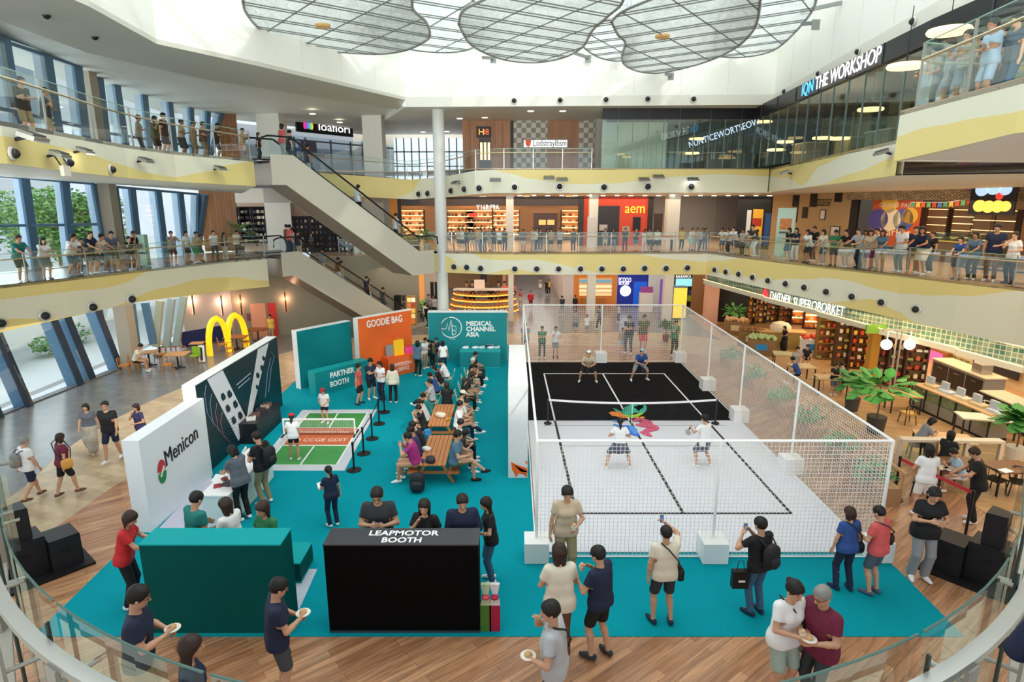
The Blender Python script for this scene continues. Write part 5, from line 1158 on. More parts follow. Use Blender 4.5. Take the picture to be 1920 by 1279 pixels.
text('GOODIE BAG', w3.pt(*w3.hit(721, 603), .03), w3.d, (0, 0, 1), .5, WHT, e, width=2.15, off=.008)
e, w4 = slab((-6.12, 29.4), (-4.85, 30.55), .62, .97, M('e86a30', .5), M('e0581f', .5), 'orange goodie bag counter with white hand lettering', name='booth_counter')
text('AMEIDSON', w4.pt(*w4.hit(755, 682), .03), w4.d, (0, 0, 1), .27, M('ffe9dc', .5), e, width=1.0); text('LBENGZ', w4.pt(*w4.hit(756, 691), .03), w4.d, (0, 0, 1), .27, M('ffe9dc', .5), e, width=.7)
for px, py, w_, h, c, lb in [(730, 668, .42, .55, '8a8a88', 'grey paper shopping bag on the orange counter'), (747, 666, .55, .78, 'f5c21e', 'yellow paper shopping bag on the orange counter'), (766, 662, .5, .3, 'e0408c', 'pink flat bag on the orange counter'), (745, 640, .2, .3, 'f09a28', 'small orange bag behind the yellow bag')]:
    p = G(px, py, .97); e = empty('shopping_bag', lb, 'bag', (p.x, p.y + .1, .97), math.radians(38)); zz = 0 if c != 'f09a28' else 0
    MB().add([(-w_ / 2, -.1, 0), (w_ / 2, -.1, 0), (w_ / 2, .1, 0), (-w_ / 2, .1, 0), (-w_ / 2, -.05, h), (w_ / 2, -.05, h), (w_ / 2, .05, h), (-w_ / 2, .05, h)], [(0, 3, 2, 1), (0, 1, 5, 4), (1, 2, 6, 5), (2, 3, 7, 6), (3, 0, 4, 7), (4, 5, 6, 7)]).build('bag_body', M(c, .6), e)
    MB().tube([(-w_ * .2, -.06, h), (-w_ * .15, -.06, h + .12), (w_ * .15, -.06, h + .12), (w_ * .2, -.06, h)], .01, 5).build('bag_handle', M(c, .5), e)
MY = 32.62; mx0, mx1 = Xw(803, MY, 1.5), Xw(951, MY, 1.5)
e = wempty('booth_backdrop', 'teal display panel with white round pulse logo and three lines of lettering', 'display panel', ((mx0 + mx1) / 2, MY, 0))
MB().b2(mx0, mx1, MY, MY + .4, .012, 2.76).build('panel_body', WHT, e); MB().b2(mx0 + .01, mx1 - .01, MY - .012, MY, .03, 2.70).build('front_face', M('07878c', .5), e)
WMd = Wl((mx0, MY), (mx1, MY)); u, z = WMd.hit(846, 614); cc = WMd.pt(u, z, .02)
MB().tube([cc + V(.56 * math.cos(t * math.pi / 18), 0, .56 * math.sin(t * math.pi / 18)) for t in range(-22, 37 - 26 + 0) if 1] + [], .028, 6).build('logo_ring', WHT, e)
MB().tube([cc + V(.56 * math.cos(t * math.pi / 18), 0, .56 * math.sin(t * math.pi / 18)) for t in range(11, 24)], .028, 6).build('logo_ring', WHT, e)
MB().tube([cc + V(x * .56, 0, y * .56) for x, y in [(-.95, -.15), (-.5, -.15), (-.38, .45), (-.22, -.3), (.02, .75), (.1, -.1), (.1, -.75)]], .024, 6).build('logo_pulse', WHT, e)
MB().tube([cc + V(x * .56, 0, y * .56) for x, y in [(.1, .2), (.45, .1), (.5, -.2), (.2, -.3), (.5, -.45), (.35, -.7), (.1, -.75)]], .02, 6).build('logo_pulse', WHT, e)
text('Asia', cc + V(.05, -.01, -.62), (1, 0, 0), (0, 0, 1), .2, M('9fd0d0', .5), e)
for k, s_ in enumerate(('MEDICAL', 'CHANNEL', 'ASIA')):
    u, z = WMd.hit(874, 607 + k * 10.2); text(s_, WMd.pt(u, z, .02), (1, 0, 0), (0, 0, 1), .34, WHT, e, align='LEFT', off=.01)
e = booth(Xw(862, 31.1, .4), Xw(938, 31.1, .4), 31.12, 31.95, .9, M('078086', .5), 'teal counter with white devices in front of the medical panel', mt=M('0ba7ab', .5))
for i, (px, c) in enumerate([(873, 'f2f2f4'), (891, 'eef2f4'), (903, 'd8e4ea'), (920, 'f4f4f4'), (931, 'c8d4da')]):
    p = G(px, 653, .9); q = empty('demo_device', 'small white round demo device on the teal counter, %s from the laptop side' % ['fifth', 'fourth', 'third', 'second', 'first'][i], 'device', p, 0, 'devices on the medical counter')
    MB().lathe((0, 0, 0), [(.16, 0), (.2, .05), (.1, .1)], 14).build('device_body', M(c, .4), q); MB().ball((.12, -.05, .1), .06, 8).build('device_knob', M('b8d8e8', .4), q)
p = G(919, 648, .9); q = empty('laptop', 'open laptop with pale blue screen on the teal counter', 'laptop', p); MB().box((0, -.05, .02), (.42, .3, .03)).build('keyboard', M('3b3436', .4), q); MB().box((0, .14, .24), (.42, .03, .4), 0, -.15).build('screen', M('bfe4f0', .4, emit=.5), q)
# ---- small demo court
e = wempty('demo_court', 'small green and orange mini court mat with pale border', 'court mat', G(590, 825))
def gpoly(pts, z, m, nm_): MB().prism([V(G(a, b).x, G(a, b).y, z) for a, b in pts], (0, 0, -.006)).build(nm_, m, e)
gpoly([(567, 770), (707, 769), (646, 884), (474, 884)], .030, M('cfd2da', .6), 'border_mat')
def xl(y): return 579 + (499 - 579) * (y - 776) / 98
def xr(y): return 689 + (631 - 689) * (y - 776) / 98
for y0, y1, c in [(776, 804, '3f8f45'), (804, 837, 'c4643a'), (837, 874, '4a9a50')]: gpoly([(xl(y0), y0), (xr(y0), y0), (xr(y1), y1), (xl(y1), y1)], .036, M(c, .7, var=.06, scale=3), 'court_panel')
for a, b in [((xl(776), 776), (xr(776), 776)), ((xl(804), 804), (xr(804), 804)), ((xl(837), 837), (xr(837), 837)), ((xl(874), 874), (xr(874), 874)), ((xl(776), 776), (xl(874), 874)), ((xr(776), 776), (xr(874), 874)), ((634, 776), (617, 804)), ((590, 837), (563, 874))]:
    p, q = G(*a), G(*b); MB().bar(V(p.x, p.y, .039), V(q.x, q.y, .039), .06, .004).build('court_line', WHT, e)
text('A TORA SHIFERTATINA', G(603, 812) + V(0, 0, .04), (1, 0, 0), (0, 1, 0), .3, M('e8d4c8', .5), e, ext=.001, width=2.1); text('AHQ CCGE GDIT', G(590, 827) + V(0, 0, .04), (1, 0, 0), (0, 1, 0), .4, M('f0e0d8', .5), e, ext=.001, width=2.4)
e = wempty('mini_net', 'low white framed practice net across the mini court', 'net', G(598, 817))
a, b = G(533, 817), G(666, 817); a.z = b.z = .04
MB().tube([a, a + V(0, 0, .62)], .03, 8).build('post', WHT, e); MB().tube([b, b + V(0, 0, .62)], .03, 8).build('post', WHT, e); MB().bar(a + V(0, 0, .62), b + V(0, 0, .62), .03, .06).build('top_band', WHT, e)
MB().tube([a + V(0, .5, 0), a + V(0, -.3, 0)], .04, 6).build('foot_bar', DARK, e); MB().tube([b + V(0, .5, 0), b + V(0, -.3, 0)], .04, 6).build('foot_bar', DARK, e); MB().bar(a + V(0, 0, .03), b + V(0, 0, .03), .02).build('bottom_bar', DARK, e)
nm = MB()
for k in range(1, 45): p = a.lerp(b, k / 45); nm.bar(p + V(0, 0, .05), p + V(0, 0, .6), .005)
for k in range(1, 8): nm.bar(a + V(0, 0, .05 + k * .075), b + V(0, 0, .05 + k * .075), .005)
nm.build('netting', M('d8d8d8', .6), e)
# ---- queue posts
def stanchion(p, label, h=.98, m=None, group='black queue posts'):
    e = empty('queue_post', label, 'queue post', (p.x, p.y, .022), 0, group); m = m or M('16171a', .35)
    MB().lathe((0, 0, 0), [(.24, 0), (.24, .02), (.06, .05)], 20).build('base', m, e); MB().tube([(0, 0, .03), (0, 0, h - .04)], .035, 10).build('pole', m, e); MB().lathe((0, 0, h - .08), [(.045, 0), (.045, .08), (.02, .1)], 12).build('belt_cap', m, e); return e
sp_ = [G(664, 883), G(682, 852), G(698, 824), G(711, 796), (G(721, 774))]
for i, p in enumerate(sp_): stanchion(p, 'black belt queue post beside the mini court, %s counted from the front' % ['first', 'second', 'third', 'fourth', 'fifth'][i])
for i, (a, b) in enumerate(zip(sp_, sp_[1:])): MB().bar(V(a.x, a.y, .93), V(b.x, b.y, .93), .008, .05).build('queue_belt', DARK, label='black belt strung between the %s queue posts by the mini court' % ['first and second', 'second and third', 'third and fourth', 'fourth and fifth'][i], cat='belt', group='black queue belts')
r1_, r2_ = G(1676, 936), G(1808, 1013)
stanchion(r1_, 'dark queue post at the café end of the red belt', 1.35, group='posts of the red belt'); stanchion(r2_, 'dark queue post by the loudspeaker holding the red belt', 1.4, group='posts of the red belt')
MB().bar(V(r1_.x, r1_.y, 1.30), V(r2_.x, r2_.y, 1.36), .01, .09).build('queue_belt', M('c01830', .5), label='red belt stretched between two posts at the café', cat='belt')
# ---- picnic tables
SLAT = brickmat('cedar_slats', 'b57444', 'c58450', '5a3418', 6, .125, math.pi / 2, .5, .012, offset=0, noise=.12)
def picnic(x, y0, y1, w_, label, wb=.62):
    e = wempty('picnic_table', label, 'picnic table', (x, y0, .022), 0, 'picnic tables')
    WD2 = M('a9713c', .6, var=.15, scale=5); n = 6
    tt = MB()
    for k in range(n): a = x - w_ / 2 + k * w_ / n; tt.b2(a + .008, a + w_ / n - .008, y0, y1, .72, .755)
    tt.build('tabletop', M('bd7b4b', .55, var=.12, scale=3), e)
    for s_ in (-1, 1):
        bt = MB()
        for k in range(3): a = x + s_ * (wb + .02) - .17 + k * .11; bt.b2(a, a + .1, y0 + .05, y1 - .05, .42, .455)
        bt.build('bench_seat', M('b06c3e', .55, var=.12, scale=3), e)
    for yy in (y0 + .3, y1 - .3):
        for s_ in (-1, 1): MB().bar((x + s_ * w_ * .28, yy, .72), (x + s_ * (wb - .02), yy, .03), .09, .05, up=(0, 1, 0)).build('leg', WD2, e)
        MB().b2(x - wb - .2, x + wb + .2, yy - .03, yy + .03, .33, .42).build('crossbeam', WD2, e); MB().b2(x - w_ * .42, x + w_ * .42, yy - .03, yy + .03, .64, .72).build('crossbeam', WD2, e)
        MB().bar((x, yy, .36), (x, yy + (.35 if yy < (y0 + y1) / 2 else -.35), .68), .02).build('brace', DARK, e)
    return e
picnic(-2.46, 17.62, 20.05, .84, 'nearest slatted wooden picnic table, with bags on its top'); picnic(-2.66, 20.95, 23.3, .8, 'second slatted wooden picnic table, further from the camera')
# folding slatted chairs behind the tables
def deck_chair(p, rz, label):
    e = empty('slatted_chair', label, 'chair', (p[0], p[1], .022), rz, 'slatted event chairs'); FM = M('1f9a84', .5); SM = M('e8e4cc', .5)
    for s_ in (-1, 1):
        MB().bar((s_ * .24, .22, 0), (s_ * .24, -.22, .45), .03).build('leg', FM, e); MB().bar((s_ * .24, -.2, 0), (s_ * .24, .2, .45), .03).build('leg', FM, e); MB().bar((s_ * .24, -.2, .45), (s_ * .24, -.3, .88), .03).build('back_frame', FM, e)
    st = MB()
    for k in range(5): st.box((0, -.18 + k * .1, .46), (.46, .07, .02))
    st.build('seat', SM, e); st = MB()
    for k in range(3): st.box((0, -.23 - k * .035, .6 + k * .12), (.46, .02, .09))
    st.build('backrest', SM, e)
rows = [(-2.1, 24.6), (-2.05, 25.7), (-2.0, 26.8), (-1.95, 27.9)]
for i, (x, y) in enumerate(rows): deck_chair((x, y), math.radians(-90), 'green and cream slatted chair facing the court, %s behind the picnic tables' % ['first', 'second', 'third', 'fourth'][i])
for i, (x, y) in enumerate([(-3.25, 24.4), (-3.2, 25.6), (-3.15, 26.8), (-3.0, 27.8)]): deck_chair((x, y), math.radians(90), 'green and cream slatted chair facing the mini court, %s behind the picnic tables' % ['first', 'second', 'third', 'fourth'][i])
# bags and cups on the tables
def soft_bag(p, s_, c, label, rz=0, name='backpack', straps=True, lay=False):
    e = empty(name, label, 'bag', p, rz); k = .5 if lay else 1.0
    q = MB().ball((0, 0, .22 * s_ * k), .22 * s_, 14, sz=k, sx=.8, sy=1.2 if lay else .55, pw=.6).build('bag_body', M(c, .7, var=.15, scale=8), e, smooth=True)
    MB().ball((0, -.1 * s_, .16 * s_ * k), .14 * s_, 12, sz=k * .9, sx=1, sy=.6, pw=.6).build('pocket', M(c, .6), q, smooth=True)
    if straps:
        for d in (-1, 1): MB().tube([(d * .08 * s_, .1 * s_, .36 * s_ * k), (d * .1 * s_, .17 * s_, .2 * s_ * k), (d * .08 * s_, .12 * s_, .05 * s_)], .018 * s_, 6).build('strap', DARK, e)
    return e
p = G(808, 866, .755); soft_bag(p, .75, '2b2c33', 'black and grey bag lying on the nearest picnic table', .3, lay=True)
p = G(800, 845, .755); soft_bag(p, .6, 'e2ddd2', 'white and tan cloth bag on the nearest picnic table', 1.0, 'cloth_bag', False, True)
p = G(826, 782, .755); soft_bag(p, .8, 'd8cbb8', 'cream coloured cap shaped bag on the second picnic table', 1.0, 'cloth_bag', False, True)
p = G(783, 922); soft_bag((p.x, p.y, .022), 1.35, '23242e', 'navy backpack standing on the carpet by the nearest picnic table', 0)
p = G(812, 822); soft_bag((-3.0, 20.5, .46), .8, '2272a8', 'blue and white backpack between the two picnic tables', .5)
p = G(796, 868, .755); e = empty('drink_cup', 'dark printed cups pair on the corner of the nearest picnic table', 'cup', p)
for dx in (-.06, .06): MB().lathe((dx, 0, 0), [(.035, 0), (.045, .12), (.045, .13)], 12).build('cup', M('39456a', .4), e)
for i, (dx, dy) in enumerate([(0, 0), (.1, .03), (.05, .1)]): p = G(838, 789, .755); MB().ball((p.x + dx, p.y + dy, p.z + .05), .055, 10).build('fruit', M('b08a2c', .6), label='yellow brown round fruit heaped on the second picnic table', cat='fruit', group='fruit on the second picnic table')
# ---- loudspeaker stacks
def pa_stack(c, rz, lb, sgn):
    BK = M('15161a', .5); BKD = M('0a0a0b', .6); mr = Matrix.Rotation(rz, 4, 'Z'); c = Vector(c)
    def at_(x, y, z): q = mr @ V(x, y, z); return c + q
    e = empty('stage_plate', 'flat black base plate under the %s loudspeakers' % lb, 'plate', c, rz); MB().box((.1 * sgn, .1, .03), (1.15, 1.75, .06)).build('plate_body', BKD, e)
    for i, (x, y, h, d) in enumerate([(-.1 * sgn, -.25, .92, .8), (.1 * sgn, .48, .80, .62)]):
        e = empty('subwoofer', '%s black subwoofer box of the %s loudspeaker stack' % (['larger', 'smaller'][i], lb), 'loudspeaker', at_(x, y, .06), rz)
        MB().box((0, 0, h / 2), (.72, d, h)).build('cabinet', BK, e); MB().box((0, d / 2 + .01, h / 2), (.64, .02, h - .1)).build('grille', BKD, e); MB().box((.37 * sgn, 0, h * .6), (.02, .16, .1)).build('side_handle', BKD, e)
    e = empty('loudspeaker', 'upright black loudspeaker on top of the %s subwoofer' % lb, 'loudspeaker', at_(-.1 * sgn, -.25, .98), rz)
    MB().prism([(-.2, -.2, 0), (.2, -.2, 0), (.27, .2, 0), (-.27, .2, 0)], (0, 0, .78)).build('cabinet', BK, e); MB().box((0, .205, .39), (.48, .02, .7)).build('grille', BKD, e)
    MB().box((0, -.205, .35), (.22, .02, .4)).build('rear_panel', M('24252a', .4), e); MB().tube([(.05, -.22, .4), (.1, -.36, .3), (.06, -.3, .05), (.02, -.42, -.2)], .012, 5).build('cable', M('3a3a3c', .4), e)
p = G(76, 1072); pa_stack((p.x, p.y, .012), math.radians(-40), 'window side', 1); p = G(1824, 1082); pa_stack((p.x, p.y, .012), math.radians(40), 'café side', -1)
# ================================================================== BALCONY RAIL IN FRONT OF THE CAMERA
BC = V(0, 6.34, Z2)
def arcp(r, deg, z):
    c = min(320, max(220, deg)); a = math.radians(c); p = V(BC.x + r * math.cos(a), BC.y + r * math.sin(a), z)
    return p + V(-math.sin(a), math.cos(a), 0) * math.radians(deg - c) * 4.3      # runs on straight beyond the bend
fl = MB()
for k in range(30):
    a, b = 190 + k * 160 / 30, 190 + (k + 1) * 160 / 30; q = [arcp(4.42, a, Z2), arcp(4.42, b, Z2), arcp(7, b, Z2), arcp(7, a, Z2)]; fl.prism(q, (0, 0, -.3))
struct('floor_balcony', fl, brickmat('balcony_tiles', 'c2bba9', 'cdc6b4', 'a39c8c', .9, .45, .5, .25, .006, noise=.1))
e = wempty('glass_railing', 'curved steel and glass balustrade closest to the camera', 'railing', arcp(4.3, 270, Z2))
dg = list(range(190, 354, 2)); hr = MB(); ed = MB()
for a, b in zip(dg, dg[1:]):
    hr.add(*[x for x in (lambda p: (p, [(0, 1, 2, 3), (7, 6, 5, 4), (0, 4, 5, 1), (1, 5, 6, 2), (2, 6, 7, 3), (3, 7, 4, 0)]))([arcp(4.38 + u, c, 6.68 + v) for c, seq in ((a, ((-.035, -.02), (.035, -.02), (.035, .02), (-.035, .02))), (b, ((-.035, -.02), (.035, -.02), (.035, .02), (-.035, .02)))) for u, v in seq])])
    ed.bar(arcp(4.45, a, Z2 + .04), arcp(4.45, b, Z2 + .04), .12, .08)
hr.build('handrail', M('b9b9b7', .32, metal=.85), e); ed.build('floor_edge', M('a9a49a', .4), e)
for k, a in enumerate(range(192, 342, 15)):
    g = MB()
    for j in range(5): c0, c1 = a + j * 2.9 + .2, a + (j + 1) * 2.9 + .2; g.quad(arcp(4.28, c0, Z2 + .1), arcp(4.28, c1, Z2 + .1), arcp(4.28, c1, 6.85), arcp(4.28, c0, 6.85))
    g.build('glass_panel', GLASS, e)
    eg = MB()
    for j in range(5): eg.bar(arcp(4.28, a + j * 2.9 + .2, 6.855), arcp(4.28, a + (j + 1) * 2.9 + .2, 6.855), .010, .008)
    eg.build('glass_edge', M('3f5f58', .3), e)
    p = arcp(4.33, a, Z2); MB().bar(p, p + V(0, 0, 1.2), .012, .02).build('glass_joint', M('2f3a38', .4), e)
    p = arcp(4.42, a + 3, Z2); d = arcp(1, a + 3, 0) - BC; d.z = 0; t = V(-d.y, d.x, 0).normalized()
    MB().bar(p, p + V(0, 0, 1.1), .02, .10, up=t).build('post', M('a9a7a2', .35, metal=.7), e)
    for zz in (.45, 1.0): MB().tube([arcp(4.24, a + 3, Z2 + zz), arcp(4.42, a + 3, Z2 + zz)], .014, 6).build('clamp', STEEL, e)
# ================================================================== GROUND LEVEL RIGHT: SUPERMARKET AND CAFÉ
struct('wall_right', MB().b2(23.5, 23.8, 8, 50, 0, 4.5), M('d8c3a0', .6)); struct('wall_back', MB().b2(13.6, 23.5, 46, 46.3, 0, 4.5), M('9a7048', .6))
struct('floor', MB().prism([V(13.8, 10, .02), V(23.5, 10, .02), V(23.5, 46, .02), V(13.3, 46, .02), V(12.9, 33, .02)], (0, 0, -.02)), brickmat('cafe_planks', 'b08a5c', 'c29c70', '8a6a44', 1.6, .25, .4, .35, .004, noise=.2, grain=3))
p = G(1332, 612); struct('wall_column', MB().b2(p.x - .35, p.x + .45, p.y, p.y + .8, 0, 4.4), M('d9a58c', .6))
sh = [(1404, 610, .9, 0), (1425, 607, .7, 0), (1448, 604, .7, 0), (1472, 606, .7, 0), (1497, 610, .6, 0), (1522, 618, .5, 0), (1548, 676, .45, 1), (1583, 690, .5, 0), (1610, 694, .45, 0), (1652, 722, .3, 0), (1684, 728, .3, 0), (1716, 733, .3, 0)]
names = ['beside the dark foliage window', 'second from the foliage window', 'third from the foliage window', 'behind the woman in black', 'with orange lit rows', 'with red goods at the back corner', 'with yellow frame', 'left of the yellow pillar', 'touching the yellow pillar', 'right of the yellow pillar', 'behind the globe lamps', 'beside the salad counter']
for (px, py, rz, lit), nm_ in zip(sh, names):
    p = G(px, py); f_ = '8a6a2c' if lit else '4a3626'
    shelf_unit((p.x, p.y + .3, .02), rz * .6 - .5, .92, 2.7, .45, 6, 'tall supermarket shelf unit filled with packets, %s' % nm_, f_, 'b8844c', lit=(px in (1497, 1522)), big=.98, group='tall supermarket shelves')
stuff_goods.build('groceries', GOODS, label='many further packets packed on the supermarket shelves', cat='groceries', kind='stuff')
p = G(1632, 722); struct('wall_column', MB().b2(p.x - .2, p.x + .2, p.y, p.y + .4, 0, 3.4), M('c08a30', .6))
mb = MB().b2(14.5, 20, 35.5, 35.7, 2.9, 3.4); p = G(1720, 733); MB().b2(p.x - 2.8, p.x + 1.4, p.y - .1, p.y, 2.75, 3.15).build('shelf_header', M('7fae3c', .5), label='lime green header board over the packet shelves', cat='sign')
# foliage window with plants and logs
WL_ = Wl((13.0, 44), (16.5, 41)); WL_.pbox(1341, 535, 1403, 606, M('2c2a22', .4, var=.5, scale=2), 0, .1, 'display_window', label='dark foliage display window beside the peach pillar', cat='window')
def plant(p, h, r, n, label, pot='4a4642', leaf='3f8a3a', big=.22, name='potted_plant', potr=.22, group=None):
    e = empty(name, label, 'plant', (p[0], p[1], p[2]), 0, group); wd = .8 if big > .25 else .5
    MB().lathe((0, 0, 0), [(potr * .8, 0), (potr, potr * 1.9), (potr * .9, potr * 1.9)], 14).build('pot', M(pot, .6), e)
    MB().tube([(0, 0, potr), (.03, 0, h * .6), (0, .03, h * .85)], .03, 6).build('stem', BARK, e); lf = MB()
    for k in range(n):
        a = R.uniform(0, 6.28); el = R.uniform(-.35, .9); rr = r * R.uniform(.35, 1); d = V(math.cos(a) * math.cos(el), math.sin(a) * math.cos(el), math.sin(el)); c = V(0, 0, h - r * .5) + V(d.x * rr, d.y * rr, d.z * rr * .8); t = V(-math.sin(a), math.cos(a), 0); u = (d + V(0, 0, -.3)).normalized(); s_ = big * R.uniform(.7, 1.2); nn = t.cross(u)
        pts = [c - u * s_, c - u * s_ * .3 + t * s_ * .7 * wd + nn * s_ * .12, c + u * s_ * .4 + t * s_ * .85 * wd + nn * s_ * .12, c + u * s_, c + u * s_ * .4 - t * s_ * .85 * wd + nn * s_ * .12, c - u * s_ * .3 - t * s_ * .7 * wd + nn * s_ * .12]
        i0 = len(lf.v); lf.add(pts, [(0, 1, 2, 3), (0, 3, 4, 5)])
    lf.build('leaves', M(leaf, .5, var=.25, scale=3), e); return e
p = G(1362, 616); plant((p.x + .3, p.y - .3, .02), 1.6, .8, 90, 'low green plant in front of the dark foliage window', leaf='5a9a48')
p = G(1640, 812); plant((p.x, p.y, .02), 2.3, 1.2, 80, 'big fiddle leaf plant beside the net fence corner', leaf='5fae4a', big=.28, potr=.35)
p = G(1596, 770); plant((p.x, p.y, .02), 1.7, .8, 40, 'broad leaved plant just behind the big fiddle leaf plant', leaf='4a8a44', big=.3, potr=.3)
p = G(1900, 868); plant((p.x, p.y, .02), 1.9, .7, 60, 'large leaved plant at the end of the café partition', leaf='3f7f34', big=.3, potr=.3, pot='cfc6b4')
p = G(1248, 640); plant((p.x, p.y, .012), 1.3, .6, 70, 'leafy potted plant in a dark red pot beyond the fence', pot='7a3a34', leaf='4f7a48')
for i, (px, py) in enumerate([(797, 470), (750, 462)]): p = G(px, py + 2, Z2); plant((p.x, 37.9 + i, Z2), 1.3, .8, 60, 'green palm plant on the second gallery, %s' % ('beside the tall column' if i == 0 else 'by the escalator landing'), leaf='5f9a48', pot='d8d4c8')
p = G(792, 596); plant((p.x, p.y, .01), 1.2, .6, 50, 'small palm by the peach lit shop corner', leaf='6fae4a', pot='5a4a3a')
p = P(463, 442, 37); plant((p.x, 36, Z2), 1.7, .9, 60, 'feathery plant beside the wood wall on the second gallery', leaf='7a9a5a')
# planters along the fence
for i, (px, py) in enumerate([(1352, 690), (1392, 728), (1440, 772), (1490, 815), (1545, 868), (1605, 925)]):
    p = G(px, py); x = max(p.x, 10.3) + .5; e = empty('planter_box', 'wooden planter box with low greenery along the fence, %s from the far end' % ['first', 'second', 'third', 'fourth', 'fifth', 'sixth'][i], 'planter', (x, p.y, .012), 0, 'planter boxes along the fence')
    MB().box((0, 0, .28), (.6, 1.7, .56)).build('box_body', M('b08a66', .6), e); leaf_cloud((0, 0, .72), .62, 120, .13).build('greenery', M('5f9a5f', .6, var=.3, scale=3), e)
    for s_ in (-1, 1): MB().bar((.3, s_ * .8, 0), (.3, s_ * .8, 1.05), .06).build('rail_post', M('c49a6c', .5), e)
    MB().bar((.3, -.95, 1.05), (.3, .95, 1.05), .08).build('rail', M('c49a6c', .5), e)
# produce stands and counters
for i, (px, py, c, lb) in enumerate([(1412, 652, '9a6a3a', 'tilted wooden produce stand with brown loaves'), (1432, 668, 'b8cc88', 'produce stand with pale green vegetables'), (1383, 630, 'd8b080', 'low display of yellow bread near the fence'), (1530, 668, 'd04a34', 'cooler with red packets on top')]):
    p = G(px, py); e = empty('produce_stand', lb, 'stand', (p.x, p.y + .4, .02), -.4); MB().box((0, 0, .45), (1.5, .9, .9)).build('stand_body', M('8a6a40' if i != 3 else 'd8d4cc', .5), e); b_ = MB()
    for k in range(60): b_.ball((R.uniform(-.68, .68), R.uniform(-.4, .4), .95 + R.random() * .12), .09, 6)
    b_.build('produce', M(c, .6, var=.35, scale=4), e)['kind'] = 'stuff'
    MB().box((0, -.46, .5), (.6, .03, .35)).build('price_sign', M('2a8ac0' if i in (1, 3) else 'd8c8a0', .5), e)
p = G(1478, 662); e = empty('shop_counter', 'olive serving counter with white domed food display', 'counter', (p.x, p.y + 1.2, .02), -.15)
MB().box((0, 0, .5), (2.6, .8, 1.0)).build('counter_base', M('a08a4a', .5), e); MB().box((0, 0, 1.02), (2.7, .9, .05)).build('counter_top', M('cfa868', .5), e)
MB().lathe((0, .2, 1.05), [(.6, 0), (.6, .2), (.45, .4), (.15, .5)], 16).build('food_dome', M('f0dcc0', .5, var=.3, scale=9), e)
a, b = G(1705, 762), G(1800, 806); dd = (b - a).normalized(); nn = V(-dd.y, dd.x, 0); nn = nn if nn.x > 0 else -nn
e = wempty('salad_counter', 'long glass fronted café counter with panels and bread on top', 'counter', (a + b) / 2)
b = b + dd * 1.2
MB().prism([a, b, b + nn * .8, a + nn * .8], (0, 0, .12)).build('plinth', DARK, e); MB().prism([V(q.x, q.y, .12) for q in (a, b, b + nn * .78, a + nn * .78)], (0, 0, .43)).build('counter_base', M('8f8a7c', .4), e)
MB().prism([V(q.x, q.y, .55) for q in (a + nn * .06, b + nn * .06, b + nn * .7, a + nn * .7)], (0, 0, .4)).build('food_display', M('8a9a72', .5, var=.6, scale=7), e)
MB().quad(a + V(0, 0, .55), b + V(0, 0, .55), b + V(0, 0, 1.0), a + V(0, 0, 1.0)).build('glass_front', GLASSG, e); MB().prism([V(q.x, q.y, 1.0) for q in (a - nn * .03, b - nn * .03, b + nn * .85, a + nn * .85)], (0, 0, .05)).build('counter_top', M('c9a678', .5), e)
fr = MB()
for k in range(6): q = a.lerp(b, k / 5) - nn * .01; fr.bar(q + V(0, 0, .1), q + V(0, 0, 1.0), .04)
fr.build('counter_frame', DARK, e)
for k in range(5):
    q = a.lerp(b, .08 + k * .2) + nn * .4; o = wempty('food_tray', 'pale food tray with panel on the café counter', 'tray', q + V(0, 0, 1.05), 0, 'trays on the café counter'); MB().bar(q + V(0, 0, 1.1), q + dd * .6 + V(0, 0, 1.1), .4, .1).build('tray_body', M(['c8b48c', 'bcc4cc', 'd8c8a8'][k % 3], .5, var=.4, scale=12), o); MB().bar(q + dd * .1 + V(0, 0, 1.25), q + dd * .1 + nn * .1 + V(0, 0, 1.25), .35, .4).build('tray_panel', M('aab4bc', .4), o)
WK2 = Wl((23.4, 32), (23.4, 10))
WK2.pbox(1741, 654, 1782, 722, M('9a6038', .5), .0, .3, 'wall_niche', label='wood framed wall niche with pink light over plants', cat='niche'); WK2.pbox(1744, 658, 1779, 678, M('d860a8', .5, emit=.6), .31, .03, 'light_panel', label='pink lit panel in the wood framed niche', cat='light'); WK2.pbox(1744, 682, 1779, 718, M('8a9a6a', .5, var=.7, scale=9), .31, .03, 'niche_plants', label='rows of small plants inside the wood framed niche', cat='plants')
e = WK2.pbox(1829, 668, 1920, 700, M('24262e', .4), .1, .06, 'menu_board', label='long dark menu board with white writing behind the café counter', cat='menu board')
for px, s_ in ((1848, 'SMALL PLATES\nSOUPS AND SALADS\nBREADS'), (1893, 'SANDWICHES\nHOT DRINKS\nCAKES')): WK2.text(s_, px, 682, .16, M('e8e8e8', .5, emit=.3), .18, e, right=(0, -1, 0), width=1.0)
e = wempty('wall_lettering', 'faint green and black handwriting on the beige café wall', 'lettering', WK2.pt(*WK2.hit(1805, 690), .1)); WK2.text('FRESH GREENS', 1802, 673, .2, M('4a6a3a', .5), .1, e, right=(0, -1, 0), width=1.5); WK2.text('& 100 STORE', 1806, 688, .3, M('5a564a', .5), .1, e, right=(0, -1, 0), width=1.6)
